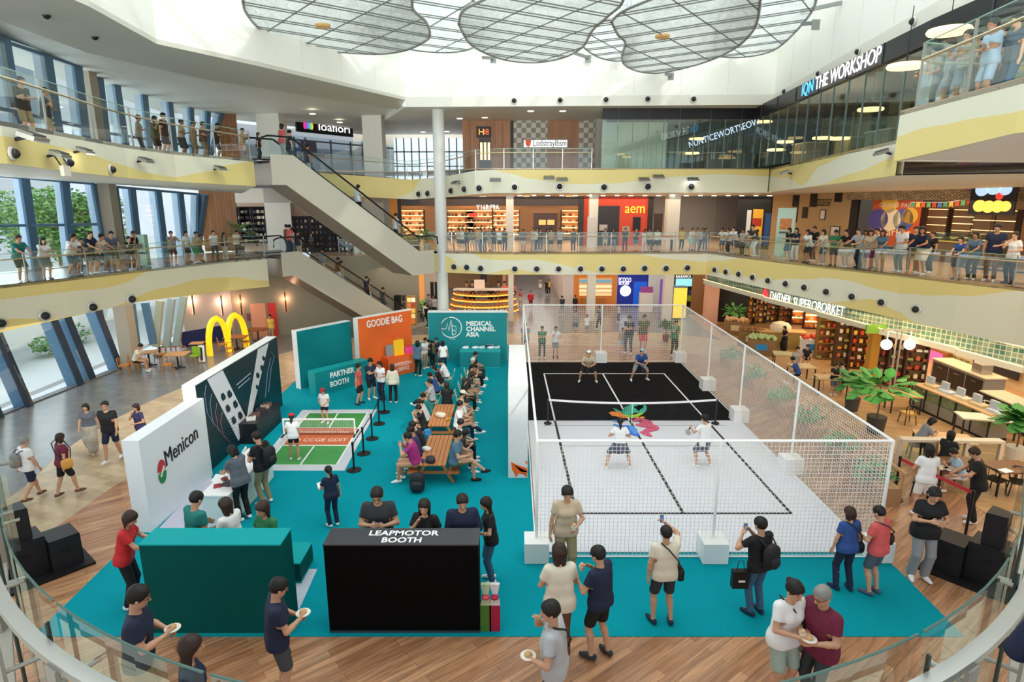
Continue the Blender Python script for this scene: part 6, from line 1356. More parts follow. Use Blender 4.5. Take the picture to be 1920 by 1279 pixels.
# globe lamp stand
p = G(1668, 752); e = empty('globe_lamp', 'twin pole lamp stand with two round white globes in the café', 'lamp', (p.x, p.y, .02))
for dx in (-.1, .1): MB().tube([(dx, 0, 0), (dx, 0, 3.2)], .035, 8).build('pole', M('b4aca4', .4, metal=.5), e)
MB().bar((-.75, 0, 3.2), (.75, 0, 3.2), .06).build('crossarm', M('b4aca4', .4, metal=.5), e)
for s_ in (-1, 1): MB().tube([(s_ * .5, 0, 3.2), (s_ * .5, 0, 2.75)], .03).build('lamp_stem', WHT, e); MB().ball((s_ * .5, 0, 2.55), .23, 16).build('globe', M('fff0e0', .3, emit=1.6), e, smooth=True)
# café tables and chairs
def table(p, rz, w_, d_, h, label, top='cf9f6a', leg='2a2724', name='cafe_table', group='café tables', ped=False):
    e = empty(name, label, 'table', (p[0], p[1], .02), rz, group); MB().box((0, 0, h), (w_, d_, .05)).build('tabletop', M(top, .45), e)
    if ped: MB().tube([(0, 0, .03), (0, 0, h)], .05).build('leg', M(leg, .4), e); MB().bar((-.35, 0, .03), (.35, 0, .03), .1, .05).bar((0, -.35, .03), (0, .35, .03), .1, .05).build('base', M(leg, .4), e)
    else:
        for sx in (-1, 1):
            for sy in (-1, 1): MB().bar((sx * (w_ / 2 - .06), sy * (d_ / 2 - .06), 0), (sx * (w_ / 2 - .06), sy * (d_ / 2 - .06), h), .05).build('leg', M(leg, .4), e)
    return e
def chair(p, rz, label, wood='c07c3c', seat=None, name='dining_chair', group='café chairs', back='bow'):
    e = empty(name, label, 'chair', (p[0], p[1], .02), rz, group); m = M(wood, .5)
    MB().box((0, 0, .45), (.44, .44, .05)).build('seat', M(seat or wood, .5), e)
    for sx in (-1, 1):
        for sy in (-1, 1): MB().tube([(sx * .23, sy * .22, 0), (sx * .18, sy * .18, .44)], .02, 6).build('leg', m, e)
    if back == 'bow':
        MB().tube([(-.2, -.2, .45), (-.23, -.22, .75), (-.12, -.25, .84), (.12, -.25, .84), (.23, -.22, .75), (.2, -.2, .45)], .02, 6).build('back_frame', m, e); MB().tube([(-.1, -.21, .45), (-.1, -.24, .84)], .012).build('spindle', m, e); MB().tube([(.1, -.21, .45), (.1, -.24, .84)], .012).build('spindle', m, e)
    else: MB().box((0, -.21, .7), (.46, .05, .42)).build('backrest', M(seat or wood, .5), e)
    return e
for i, (px, py, w_, d_, h, rz, c, lb) in enumerate([(1764, 860, 1.7, 1.0, .75, -.3, 'd9a878', 'light wood café table with the seated woman in grey'), (1781, 912, 1.4, .9, .76, 0, '7a5434', 'dark café table laid with food trays'), (1885, 920, 1.3, .9, .76, 0, '7c5636', 'dark empty café table with a white paper on it'), (1850, 830, 2.1, .8, .95, -.25, 'ded0b8', 'high pale table with dark legs near the counter'),
    (1500, 715, 1.1, .9, .75, 0, 'c9b080', 'pale square table beyond the fence, far end'), (1555, 738, 1.3, .9, .75, -.2, 'c9a878', 'pale table with the two people in black'), (1690, 772, 1.2, .8, .75, -.2, 'd0a068', 'small orange wood table behind the big plant'), (1470, 690, 1.2, .9, .75, -.3, 'b8b080', 'olive table with parcels near the produce')]):
    p = G(px, py); table(p, rz, w_, d_, h, lb, top=c)
for px, py, rz, lb, wd, st in [(1905, 930, 2.6, 'black bentwood chair at the dark empty table, right side', '26221f', None), (1862, 925, -1.2, 'black bentwood chair at the dark empty table, left side', '26221f', None), (1810, 905, .6, 'black bentwood chair behind the dark laid table', '26221f', None), (1724, 930, .9, 'black bentwood chair at the near end of the laid table', '26221f', None),
    (1715, 858, 1.2, 'grey green tub chair under the woman in grey', '6a7262', '6a7262'), (1700, 795, 0, 'black framed chair beside the big plant', '2a2622', 'cfa050'), (1585, 740, -2.4, 'pale chair at the table of the people in black', 'c9b080', None), (1530, 728, .5, 'pale chair beside the person in blue', 'c9b080', None), (1838, 792, 2.0, 'white shell chair by the café counter end', 'e8e2d4', None), (1868, 800, 2.2, 'grey green armchair behind the high pale table', '98a088', '98a088')]:
    p = G(px, py); chair(p, rz, lb, wd, st)
e = wempty('partition_screen', 'low wood topped glass partition around the café seats', 'partition', G(1760, 880)); a, b = G(1680, 880), G(1868, 884); a.z = b.z = .02
MB().bar(a + V(0, 0, 1.05), b + V(0, 0, 1.05), .3, .08).build('top_ledge', M('d8c8b0', .5), e); MB().quad(a + V(0, 0, .1), b + V(0, 0, .1), b + V(0, 0, 1.0), a + V(0, 0, 1.0)).build('glass_panel', GLASSG, e)
for t in (0, .33, .66, 1): q = a.lerp(b, t); MB().bar(q, q + V(0, 0, 1.05), .12, .12).build('panel_post', M('d9c9b0', .5), e)
for px, py, z, c, lb in [(1782, 880, .79, 'e8e4dc', 'white paper plate on the dark laid table'), (1765, 878, .79, 'd8c8b0', 'food tray at the near side of the dark laid table'), (1885, 884, .79, 'f0f0f0', 'white folded menu paper on the dark empty table'), (1745, 828, .79, 'e0d0c0', 'small notebook on the light wood table')]:
    p = G(px, py, z); MB().box((p.x, p.y, z + .02), (.34, .24, .03), .3).build('table_item', M(c, .5), label=lb, cat='item')
# ================================================================== WINDOW SIDE CAFÉ AND YELLOW ARCHES
a, b = G(394, 667), G(463, 651); a.z = b.z = .02; m_ = (a + b) / 2; d = (b - a).normalized(); n = V(-d.y, d.x, 0)
e = wempty('arch_sign', 'glowing yellow double arch sign standing on the dark floor', 'sign', m_); Lh = (b - a).length / 2; YL = M('ffc61a', .4, emit=.75); YD = M('e09a10', .4, emit=.35)
for k in (0, 1):
    s0 = a + d * Lh * k; pts = []
    for j in range(25): t = math.pi * j / 24; pts.append(s0 + d * (Lh / 2 - math.cos(t) * Lh * .5) + V(0, 0, 2.02 * math.sin(t) ** .72 if 0 < j < 24 else 0))
    mb = MB(); mb2 = MB(); wv = .13
    for j in range(24):
        p, q = pts[j], pts[j + 1]; mb.bar(p - (q - p) * .05, q + (q - p) * .05, .30, .2, up=d)
        mb2.bar(p - n * .0, q - n * .0, .34, .06, up=d)
    mb.build('arch', YL, e)
def arm(p, rz, lb): return chair(p, rz, lb, 'b87838', group='wooden café chairs by the windows')
for px, py, rz, w_, lb in [(335, 690, .15, 1.1, 'square wooden café table with the green chair behind it'), (281, 686, .3, .9, 'wooden café table where the seated man reads'), (372, 668, .2, .7, 'small dark table near the yellow arches'), (300, 668, .1, .8, 'wooden table further back by the leaning glass'), (445, 655, .1, 1.2, 'brown table behind the yellow arches'), (485, 640, 0, 1.1, 'brown bench table near the peach doorway')]:
    p = G(px, py); table(p, rz, w_, w_ * .85, .74, lb, 'b98a55' if px < 400 else '8a4f28', '2a2522', group='window side café tables', ped=True)
for px, py, rz, lb in [(235, 702, -1.3, 'wooden chair nearest the window sill, empty'), (253, 697, -1.2, 'wooden chair under the seated man'), (316, 700, .3, 'wooden chair in front of the square café table'), (340, 680, 2.8, 'wooden chair behind the square café table'), (302, 680, 2.6, 'wooden chair facing the seated man'), (331, 664, 2.9, 'wooden chair at the back by the leaning glass'), (432, 668, .4, 'wooden chair inside the yellow arches'), (418, 660, -1.0, 'brown stool chair beside the yellow arch leg'), (462, 655, 1.0, 'brown chair at the right of the yellow arches')]: arm(G(px, py), rz, lb)
for px, py, lb in [(366, 683, 'lime green upholstered chair with wooden legs'), (312, 664, 'darker green upholstered chair further back')]: chair(G(px, py), math.radians(170), lb, 'b87838', '8fb82e' if px > 350 else '3f9a48', 'upholstered_chair', 'green chairs', 'pad')
p = G(380, 680); e = empty('menu_stand', 'small white and black menu stand beside the lime chair', 'stand', (p.x, p.y, .0), .3); MB().box((0, 0, .5), (.3, .06, .9), 0, -.15).build('stand_frame', WHT, e); MB().box((0, -.05, .5), (.1, .04, .7), 0, -.15).build('stand_face', DARK, e)
for i, (px, py, lb) in enumerate([(575, 605, 'dark serving trolley under the lower escalator'), (598, 603, 'second low dark cabinet under the lower escalator')]): p = G(px, py + 12); e = empty('service_trolley', lb, 'trolley', (p.x, p.y, 0)); MB().box((0, 0, .5), (1.1, .6, 1.0)).build('body', M('26282e', .5), e); MB().box((0, 0, 1.1), (.8, .4, .15)).build('tray_stack', M('b8b0a8', .5), e)
# signs, totems and benches on the galleries
e = empty('sign_stand', 'pale green sign stand with black cartoon faces on the gallery', 'sign', P(286, 498, 30.0)); q = P(289, 500, 30.3); e.location = (q.x, 29.4, Z2)
MB().box((0, 0, .75), (.62, .3, 1.45)).build('stand_body', M('a9cdb8', .5), e); MB().box((0, -.16, .95), (.4, .02, .25)).build('sign_picture', M('22302c', .5), e); text('ECOPOINT', e.location + V(0, -.17, .62), (1, 0, 0), (0, 0, 1), .14, M('22302c', .5), e)
u, z = WR.hit(1463, 430); q = P(1463, 482, 34.5); e = empty('sign_totem', 'pale mint totem with orange and blue city drawing on the gallery', 'sign', (q.x, 34.2, Z2), -.5)
MB().box((0, 0, 1.3), (.9, .25, 2.6)).build('totem_body', M('c4e0cf', .5), e); MB().box((0, -.13, 1.75), (.6, .02, .6)).build('totem_picture', M('e0884a', .5, var=.6, scale=8), e); MB().box((0, -.13, 1.3), (.6, .02, .1)).build('totem_caption', M('5a6a64', .5), e)
for px, py, S_, c, lb in [(1240, 462, 38.3, 'c8302c', 'red and white bench on the back gallery')]:
    q = P(px, py, S_); e = empty('gallery_bench', lb, 'bench', (q.x, q.y, Z2)); MB().box((0, 0, .7), (1.4, .5, .12)).build('seat', M('e8e4de', .5), e); MB().box((0, 0, .8), (1.4, .1, .15)).build('back', M(c, .5), e)
    for s_ in (-1, 1): MB().box((s_ * .62, 0, .33), (.06, .4, .66)).build('leg', DARK, e)
q = on_edge_px(S2R, 1890, 560)[0]; e = empty('gallery_bench', 'blue grey bench on the right gallery beside the railing', 'bench', (q.x + .7, q.y + 1.5, Z2), math.atan2(S2R[-2][0].y - S2R[-12][0].y, S2R[-2][0].x - S2R[-12][0].x))
MB().box((0, 0, .45), (2.4, .5, .06)).build('seat', M('5a6e7c', .5), e)
for s_ in (-1, 1): MB().bar((s_ * 1.0, -.2, 0), (s_ * .9, 0, .45), .05).build('leg', M('2c3c48', .4), e)
for px, py, lb in [(1190, 572, 'white and purple information kiosk before the blue shop'), (1257, 585, 'tall yellow lit product case beside the ground level column')]:
    p = G(px + 20 if px < 1200 else px + 14, py + 12); c = ('e8e0dc', '8a3a7a') if px < 1200 else ('6a8aa0', 'f0c84a'); e = empty('information_kiosk' if px < 1200 else 'product_case', lb, 'kiosk' if px < 1200 else 'case', (p.x, p.y, 0)); hh = 1.5 if px < 1200 else 2.4
    MB().box((0, 0, hh / 2), (1.0, .5, hh)).build('kiosk_body', M(c[0], .5), e); MB().box((0, -.1 if px < 1200 else -.27, hh + .2 if px < 1200 else hh / 2), (.95, .12 if px < 1200 else .04, .5 if px < 1200 else hh - .2), 0, -.2 if px < 1200 else 0).build('kiosk_panel', M(c[1], .5, emit=.2 if px < 1200 else .8, var=.4, scale=7), e)

for i, (x, y, wd, h, c, lb) in enumerate([(19.7, 22.6, 3.0, 1.0, '3a3230', 'dark kitchen worktop behind the café counter, nearer end'), (20.9, 27.2, 3.4, 1.1, '8f8c86', 'steel kitchen unit behind the café counter, further end'), (22.3, 24.0, 1.2, 2.3, 'b8b4ac', 'tall pale fridge in the café kitchen')]):
    e = empty('kitchen_unit', lb, 'kitchen unit', (x, y, .02)); MB().box((0, 0, h / 2), (.9, wd, h)).build('body', M(c, .45), e); MB().box((0, 0, h + .02), (1.0, wd + .1, .05)).build('worktop', M('d8c8ac', .4), e)
    for k in range(3): q = MB().box((-.46, (k - 1) * wd / 3.1, h / 2), (.02, wd / 3.4, h * .8)).build('door', M('2c2826' if i != 2 else 'd0ccc4', .4), e); MB().box((-.48, (k - 1) * wd / 3.1, h * .75), (.02, .3, .03)).build('handle', STEEL, q)
    if h < 2: MB().box((0, -wd / 4, h + .25), (.5, .6, .42)).build('appliance', M('a8a8a6', .3, metal=.7), e)
# ================================================================== PEOPLE
# bodies: smooth blends of tapered limbs, meshed as one closed surface; clothes are inflated shells over the same joints
def surfnet(f, o, h):
    nx, ny, nz = f.shape; s = f < 0
    cx = [s[i:nx - 1 + i, j:ny - 1 + j, k:nz - 1 + k] for i in (0, 1) for j in (0, 1) for k in (0, 1)]
    cnt = sum(c.astype(np.int8) for c in cx); m = (cnt > 0) & (cnt < 8); idx = -np.ones(m.shape, np.int32); ii = np.argwhere(m)
    idx[m] = np.arange(len(ii)); acc = np.zeros((len(ii), 3), np.float32); n = np.zeros(len(ii), np.float32)
    cor = [(i, j, k) for i in (0, 1) for j in (0, 1) for k in (0, 1)]
    for a in range(8):
        for b in range(a + 1, 8):
            if sum(abs(cor[a][t] - cor[b][t]) for t in range(3)) != 1: continue
            A = ii + cor[a]; B = ii + cor[b]; fa = f[A[:, 0], A[:, 1], A[:, 2]]; fb = f[B[:, 0], B[:, 1], B[:, 2]]; c = (fa < 0) != (fb < 0)
            t = np.where(c, fa / np.where(c, fa - fb, 1), 0)[:, None]; p = np.array(cor[a]) + (np.array(cor[b]) - np.array(cor[a])) * t
            acc += np.where(c[:, None], p, 0); n += c
    v = (ii + acc / n[:, None]) * h + o; fs = []
    for ax in range(3):
        sl = [slice(1, -1)] * 3; sl[ax] = slice(0, -1); sl2 = list(sl); sl2[ax] = slice(1, None); a, b = s[tuple(sl)], s[tuple(sl2)]
        e = np.argwhere(a != b); off = np.array([1, 1, 1]); off[ax] = 0; e = e + off; fl = s[e[:, 0], e[:, 1], e[:, 2]]
        u, w_ = [(1, 2), (2, 0), (0, 1)][ax]; d1 = np.zeros(3, int); d1[u] = 1; d2 = np.zeros(3, int); d2[w_] = 1
        q = np.stack([idx[tuple((e - d1 - d2).T)], idx[tuple((e - d2).T)], idx[tuple(e.T)], idx[tuple((e - d1).T)]], 1); q[~fl] = q[~fl][:, ::-1]; fs.append(q)
    return v, np.concatenate(fs)
def sdf_mesh(prims, h, clips=(), pad=.03):
    """prims: (a, b, ra, rb, k); clips: functions of X, Y, Z to cut away (positive = outside)"""
    lo = np.min([np.minimum(np.array(p[0]) - p[2], np.array(p[1]) - p[3]) for p in prims], 0) - pad - h * 2; hi = np.max([np.maximum(np.array(p[0]) + p[2], np.array(p[1]) + p[3]) for p in prims], 0) + pad + h * 2
    n = np.ceil((hi - lo) / h).astype(int) + 1; f = np.full(n, .5, np.float32); ax = [lo[i] + np.arange(n[i], dtype=np.float32) * h for i in range(3)]
    for a, b, ra, rb, k in prims:
        a = np.array(a, np.float32); b = np.array(b, np.float32); mg = max(ra, rb) + k + h * 2; l_ = np.minimum(a, b) - mg; u_ = np.maximum(a, b) + mg
        i0 = np.maximum(0, ((l_ - lo) / h).astype(int)); i1 = np.minimum(n, ((u_ - lo) / h).astype(int) + 2); sl = tuple(slice(i0[t], i1[t]) for t in range(3))
        X, Y, Z = ax[0][sl[0]][:, None, None], ax[1][sl[1]][None, :, None], ax[2][sl[2]][None, None, :]; d = b - a; dd = float(d @ d) + 1e-9
        t = np.clip(((X - a[0]) * d[0] + (Y - a[1]) * d[1] + (Z - a[2]) * d[2]) / dd, 0, 1); g = np.sqrt((X - a[0] - t * d[0]) ** 2 + (Y - a[1] - t * d[1]) ** 2 + (Z - a[2] - t * d[2]) ** 2) - (ra + (rb - ra) * t)
        c = f[sl]; hh = np.maximum(k - np.abs(c - g), 0) / max(k, 1e-6); f[sl] = np.minimum(c, g) - hh * hh * k * .25
    X, Y, Z = ax[0][:, None, None], ax[1][None, :, None], ax[2][None, None, :]
    for c in clips: f = np.maximum(f, c(X, Y, Z))
    return surfnet(f, lo, h)
def np_mesh(name, parts):
    vs_, fs_ = [], []; o = 0
    for v, f in parts: vs_.append(v); fs_.append(f + o); o += len(v)
    v = np.concatenate(vs_).astype(np.float32); f = np.concatenate(fs_).astype(np.int32); me = bpy.data.meshes.new(name)
    me.vertices.add(len(v)); me.vertices.foreach_set('co', v.ravel()); me.loops.add(f.size); me.loops.foreach_set('vertex_index', f.ravel())
    me.polygons.add(len(f)); me.polygons.foreach_set('loop_start', np.arange(0, f.size, 4, dtype=np.int32)); me.polygons.foreach_set('loop_total', np.full(len(f), 4, np.int32))
    me.polygons.foreach_set('use_smooth', np.ones(len(f), bool)); me.update(calc_edges=True); me.materials.append(WHT); return me
def ik(r, t, l1, l2, hint):
    r, t, hint = Vector(r), Vector(t), Vector(hint); d = t - r; L = d.length
    if L > (l1 + l2) * .995: t = r + d * ((l1 + l2) * .995 / L); d = t - r; L = d.length
    if L < .08: L = .08
    x = (l1 * l1 - l2 * l2 + L * L) / (2 * L); hgt = math.sqrt(max(0, l1 * l1 - x * x)); dn = d.normalized(); hp = hint - dn * hint.dot(dn)
    return r + dn * x + hp.normalized() * hgt, t
POSES = {   # pelvis (y, z), forward lean, head (pitch, yaw), feet L R, wrists L R, knee hints, elbow hints; x is the person's right
    'stand': dict(), 'relax': dict(f=((-.13, .02), (.12, -.06)), w=((-.27, .08, .84), (.26, .0, .86))),
    'eat': dict(w=((-.10, .27, 1.08), (.07, .28, 1.13)), head=(18, 0)), 'eat2': dict(w=((-.12, .30, 1.12), (.10, .24, 1.28)), head=(12, 0), f=((-.12, .05), (.12, -.08))),
    'bite': dict(w=((-.16, .22, 1.06), (.08, .22, 1.42)), head=(8, 20)), 'hold1': dict(w=((-.12, .26, 1.08), (.26, .04, .86)), head=(20, 0)),
    'photo': dict(w=((-.26, .02, .86), (-.18 + .3, .36, 1.58)), head=(-4, 0), f=((-.14, .03), (.14, -.03))), 'phone': dict(w=((-.10, .26, 1.18), (.08, .27, 1.20)), head=(24, 0)),
    'phonehi': dict(w=((-.16, .26, 1.36), (.02, .27, 1.38)), head=(6, 0)), 'cross': dict(w=((.10, .22, 1.14), (-.10, .24, 1.17)), f=((-.13, 0), (.13, 0))),
    'rail': dict(lean=16, p=(-.06, .90), w=((-.12, .46, 1.02), (.10, .47, 1.03)), head=(4, 0)), 'rail2': dict(lean=24, p=(-.14, .88), w=((-.20, .44, 1.02), (.16, .46, 1.03)), head=(2, 25), f=((-.12, -.05), (.13, -.2))),
    'walk': dict(f=((-.09, .24), (.09, -.22)), w=((-.26, -.1, .86), (.25, .16, .88)), lift=(0, .05)), 'walk2': dict(f=((-.09, -.2), (.09, .22)), w=((-.26, .16, .88), (.25, -.08, .88)), head=(4, 15)),
    'ready': dict(p=(-.12, .74), lean=34, f=((-.36, .0), (.36, .0)), w=((-.13, .40, .82), (.11, .42, .84)), head=(-20, 0), kh=((-.5, 1, 0), (.5, 1, 0))),
    'lunge': dict(p=(0, .82), lean=10, f=((-.40, -.06), (.34, .0)), w=((-.18, .26, 1.02), (.16, .28, 1.0)), head=(6, 0), kh=((-.4, 1, 0), (.4, 1, 0))),
    'racket': dict(p=(0, .86), lean=6, f=((-.22, .05), (.24, -.04)), w=((-.28, .34, 1.18), (.02, .32, 1.12)), head=(0, 15)), 'play': dict(w=((-.12, .2, 1.0), (.10, .2, .98)), f=((-.14, .04), (.14, -.03)), head=(16, 0)),
    'reach': dict(lean=10, w=((-.15, .42, 1.05), (.12, .44, 1.02)), head=(30, 0)), 'lean': dict(lean=22, p=(-.1, .9), w=((-.22, .40, 1.12), (.2, .42, 1.12)), head=(20, -10)),
    'sit': dict(p=(0, .54), f=((-.1, .46), (.1, .44)), w=((-.12, .34, .66), (.1, .34, .67)), head=(14, 0), sit=1), 'sit2': dict(p=(0, .54), lean=22, f=((-.12, .40), (.12, .48)), w=((-.08, .42, .80), (.08, .42, .82)), head=(22, 0), sit=1),
    'sitx': dict(p=(0, .54), lean=6, f=((-.06, .46), (.02, .72)), fz=(0, .26), w=((-.06, .36, .78), (.12, .34, .74)), head=(6, 15), sit=1), 'sitph': dict(p=(0, .54), lean=12, f=((-.1, .44), (.12, .36)), w=((-.08, .36, .98), (.08, .36, 1.0)), head=(20, 0), sit=1),
    'chin': dict(w=((-.12, .22, 1.10), (.06, .18, 1.40)), head=(10, 10)), 'bend': dict(lean=48, p=(-.15, .9), w=((-.12, .5, .95), (.12, .5, .95)), head=(10, 0)),
}
def joints(pose, sex):
    q = POSES[pose]; f_ = sex == 'f'; py, pz = q.get('p', (0, .93)); pel = V(0, py, pz); ln = math.radians(q.get('lean', 3)); up = V(0, math.sin(ln), math.cos(ln)); fw = V(0, math.cos(ln), -math.sin(ln))
    J = dict(pel=pel, up=up, fw=fw, f=f_); J['neck'] = pel + up * .52; sw = .155 if f_ else .182; lift = q.get('lift', (0, 0)); fz = q.get('fz', (0, 0))
    feet = q.get('f', ((-.10, .0), (.10, -.02))); wr = q.get('w', ((-.25, .03, .84), (.25, .03, .84))); kh = q.get('kh', ((-.12, 1, 0), (.12, 1, 0)))
    for i, s_ in enumerate((-1, 1)):
        sh = pel + up * .465 + V(s_ * sw, 0, 0); hip = pel + V(s_ * .088, 0, -.02); an = V(feet[i][0], feet[i][1], .085 + lift[i] + fz[i]); kn, an = ik(hip, an, .425, .42, kh[i] if not q.get('sit') else (s_ * .15, 1, 1.2))
        el, w_ = ik(sh, wr[i], .285, .25, (s_ * 1.0, -.6, -.9)); J['sh%d' % i] = sh; J['hip%d' % i] = hip; J['kn%d' % i] = kn; J['an%d' % i] = an; J['el%d' % i] = el; J['wr%d' % i] = w_
        J['td%d' % i] = V(s_ * .25, 1, 0).normalized() if not fz[i] else V(s_ * .2, .9, .35).normalized()
    hp, hy = [math.radians(a) for a in q.get('head', (8, 0))]; hp += ln * .3
    J['hf'] = V(-math.sin(hy) * math.cos(hp), math.cos(hy) * math.cos(hp), -math.sin(hp)); J['hr'] = V(math.cos(hy), math.sin(hy), 0); J['hu'] = J['hr'].cross(J['hf']).normalized(); J['hc'] = J['neck'] + up * .07 + J['hu'] * .085 + J['hf'] * .02
    return J
def torso(J, w_, g=0):
    P_, u, f_ = J['pel'], J['up'], J['f']; X = V(1, 0, 0); A = lambda t, x, r, y=0: (P_ + u * t - X * x + J['fw'] * y, P_ + u * t + X * x + J['fw'] * y, r * w_ + g, r * w_ + g, .07)
    out = [A(-.0, .08 if f_ else .075, .108 if f_ else .10), A(.17, .055 if f_ else .07, .088 if f_ else .098, .01), A(.32, .065 if f_ else .085, .095 if f_ else .108, .012), A(.43, .10 if f_ else .125, .062, 0)]
    if f_: out += [(P_ + u * .33 - X * .06 + J['fw'] * .075, P_ + u * .33 - X * .06 + J['fw'] * .08, .05 + g, .05 + g, .05), (P_ + u * .33 + X * .06 + J['fw'] * .075, P_ + u * .33 + X * .06 + J['fw'] * .08, .05 + g, .05 + g, .05)]
    return out
def hand_prims(J, i, fine):
    w_, el = J['wr%d' % i], J['el%d' % i]; d = (w_ - el).normalized(); s_ = (-1, 1)[i]; inn = V(-s_, 0, 0); pn = (inn - d * inn.dot(d)); pn = pn.normalized() if pn.length > .1 else V(0, 0, -1); sd = d.cross(pn).normalized()
    if sd.z < 0 or (abs(sd.z) < .3 and sd.y < 0): sd = -sd
    if not fine: return [(w_, w_ + d * .10 + pn * .02, .028, .026, .02), (w_ + d * .03, w_ + d * .07 + sd * .045 + pn * .02, .014, .011, .02)]
    out = [(w_ - d * .03, w_ + d * .01, .024, .024, .01)]
    for k in range(4): o = sd * (.030 - k * .020); out.append((w_ + d * .01 + o * .6, w_ + d * .078 + o, .0135, .012, .016))
    for k, L in enumerate((.038, .042, .039, .030)):
        o = sd * (.030 - k * .0205); a = w_ + d * .085 + o; c1 = .35 + k * .08; b = a + (d * math.cos(c1) + pn * math.sin(c1)) * L; c = b + (d * math.cos(c1 + .8) + pn * math.sin(c1 + .8)) * L * .8; out += [(a, b, .0092, .0085, .004), (b, c, .0085, .0072, .004)]
    a = w_ + d * .02 + sd * .026; b = a + (d * .6 + sd * .7 + pn * .3).normalized() * .036; c = b + (d * .9 + pn * .45).normalized() * .03; out += [(a, b, .0125, .0105, .01), (b, c, .0102, .0085, .004)]; return out
MCACHE = {}
def piece(key, fn):
    if key not in MCACHE: MCACHE[key] = fn()
    return MCACHE[key]
def m_body(pose, sex, w_, lod):
    J = joints(pose, sex); k = .88 if J['f'] else 1.0; pr = torso(J, w_); c, f, u, r = J['hc'], J['hf'], J['hu'], J['hr']
    pr += [(J['neck'] - J['up'] * .05, c - u * .03 - f * .02, .056 * k, .052 * k, .03), (c + u * .035 - f * .02, c + u * .03 + f * .01, .084, .084, .03), (c - u * .02 + f * .03, c - u * .045 + f * .035, .064, .055, .03), (c - u * .075 + f * .05, c - u * .07 + f * .04, .036, .042, .03)]
    if lod < 2: pr += [(c + f * .092 + u * .005, c + f * .108 - u * .025, .010, .014, .012), (c + r * .083 - u * .005, c + r * .083 - u * .02, .017, .015, .008), (c - r * .083 - u * .005, c - r * .083 - u * .02, .017, .015, .008)]
    for i in (0, 1):
        sh, el, wr, hip, kn, an, td = [J[n + str(i)] for n in ('sh', 'el', 'wr', 'hip', 'kn', 'an', 'td')]
        pr += [(sh - J['up'] * .01, el, .050 * k, .038 * k, .035), (el, el.lerp(wr, .35), .038 * k, .038 * k, .02), (el.lerp(wr, .35), wr, .038 * k, .024 * k, .02), (hip, kn, .088 * (w_ + 1) / 2, .053, .04), (kn, kn.lerp(an, .3), .052, .052, .02), (kn.lerp(an, .3) - td * .012, an, .054, .034, .02), (an - td * .03 - V(0, 0, .03), an + td * .14 - V(0, 0, .055), .034, .026, .02)]
        if lod: pr += hand_prims(J, i, False)
    parts = [sdf_mesh(pr, (.013, .02, .034)[lod])]
    if not lod:
        for i in (0, 1): parts.append(sdf_mesh(hand_prims(J, i, True), .0052))
        parts.append(sdf_mesh([p for p in pr[(6 if J['f'] else 4):(6 if J['f'] else 4) + 7]], .007, [lambda X, Y, Z: -((X - float(c.x - u.x * .115)) * float(u.x) + (Y - float(c.y - u.y * .115)) * float(u.y) + (Z - float(c.z - u.z * .115)) * float(u.z)) - .0]))
        parts[-1] = (parts[-1][0] * 1.0 + (parts[-1][0] - np.array(c)) * .012, parts[-1][1])
    return np_mesh('person_body', parts)
def m_top(pose, sex, w_, lod, kind):
    J = joints(pose, sex); g = {'tee': .017, 'loose': .028, 'long': .019, 'dress': .02}.get(kind, .017); pr = torso(J, w_, g); P_, u = J['pel'], J['up']
    wr_ = (.088 if J['f'] else .098) * w_ + g; pr.append((P_ + u * .04 - V(.07, 0, 0), P_ + u * .2 - V(.07, 0, 0), wr_, wr_, .04)); pr.append((P_ + u * .04 + V(.07, 0, 0), P_ + u * .2 + V(.07, 0, 0), wr_, wr_, .04))
    pr.append((P_ - u * .02 - V(.08, 0, 0), P_ - u * .02 + V(.08, 0, 0), .104 * w_ + g, .104 * w_ + g, .05))
    if not POSES[pose].get('sit'): pr.append((P_ - u * .11 - V(.08, 0, 0), P_ - u * .11 + V(.08, 0, 0), .104 * w_ + g, .104 * w_ + g, .05))
    sl = {'long': 1.0, 'dress': .5}.get(kind, .62)
    for i in (0, 1):
        sh, el, wr = J['sh%d' % i], J['el%d' % i], J['wr%d' % i]; pr.append((sh - u * .005, sh.lerp(el, min(1, sl)), .060 + g * .35, .050 + g * .5, .035))
        if kind == 'long': pr.append((el, el.lerp(wr, .9), .048, .036, .02))
    hem = {'tee': -.09, 'loose': -.13, 'long': -.1, 'dress': -.1}.get(kind, -.09); q = P_ + u * hem; nk = J['neck'] + u * .02; cl = [lambda X, Y, Z: -((Y - float(q.y)) * float(u.y) + (Z - float(q.z)) * float(u.z)), lambda X, Y, Z: .075 - np.sqrt((X - 0) ** 2 + (Y - float(nk.y) - .02) ** 2 + (Z - float(nk.z)) ** 2)]
    if POSES[pose].get('sit'): cl[0] = lambda X, Y, Z: -((Y - float(P_.y)) * float(u.y) + (Z - float(P_.z) + .03) * float(u.z))
    if kind != 'long':
        for i in (0, 1):
            sh, el = J['sh%d' % i], J['el%d' % i]; d = (el - sh).normalized(); e = sh + d * .285 * sl
            def clip(X, Y, Z, e=e, d=d, sh=sh):
                t = (X - float(e.x)) * float(d.x) + (Y - float(e.y)) * float(d.y) + (Z - float(e.z)) * float(d.z); rr = np.sqrt((X - float(e.x)) ** 2 + (Y - float(e.y)) ** 2 + (Z - float(e.z)) ** 2); return np.where(rr < .13, np.minimum(t, .105 - rr), -1)
            cl.append(clip)
    return np_mesh('top', [sdf_mesh(pr, (.014, .021, .036)[lod], cl)])
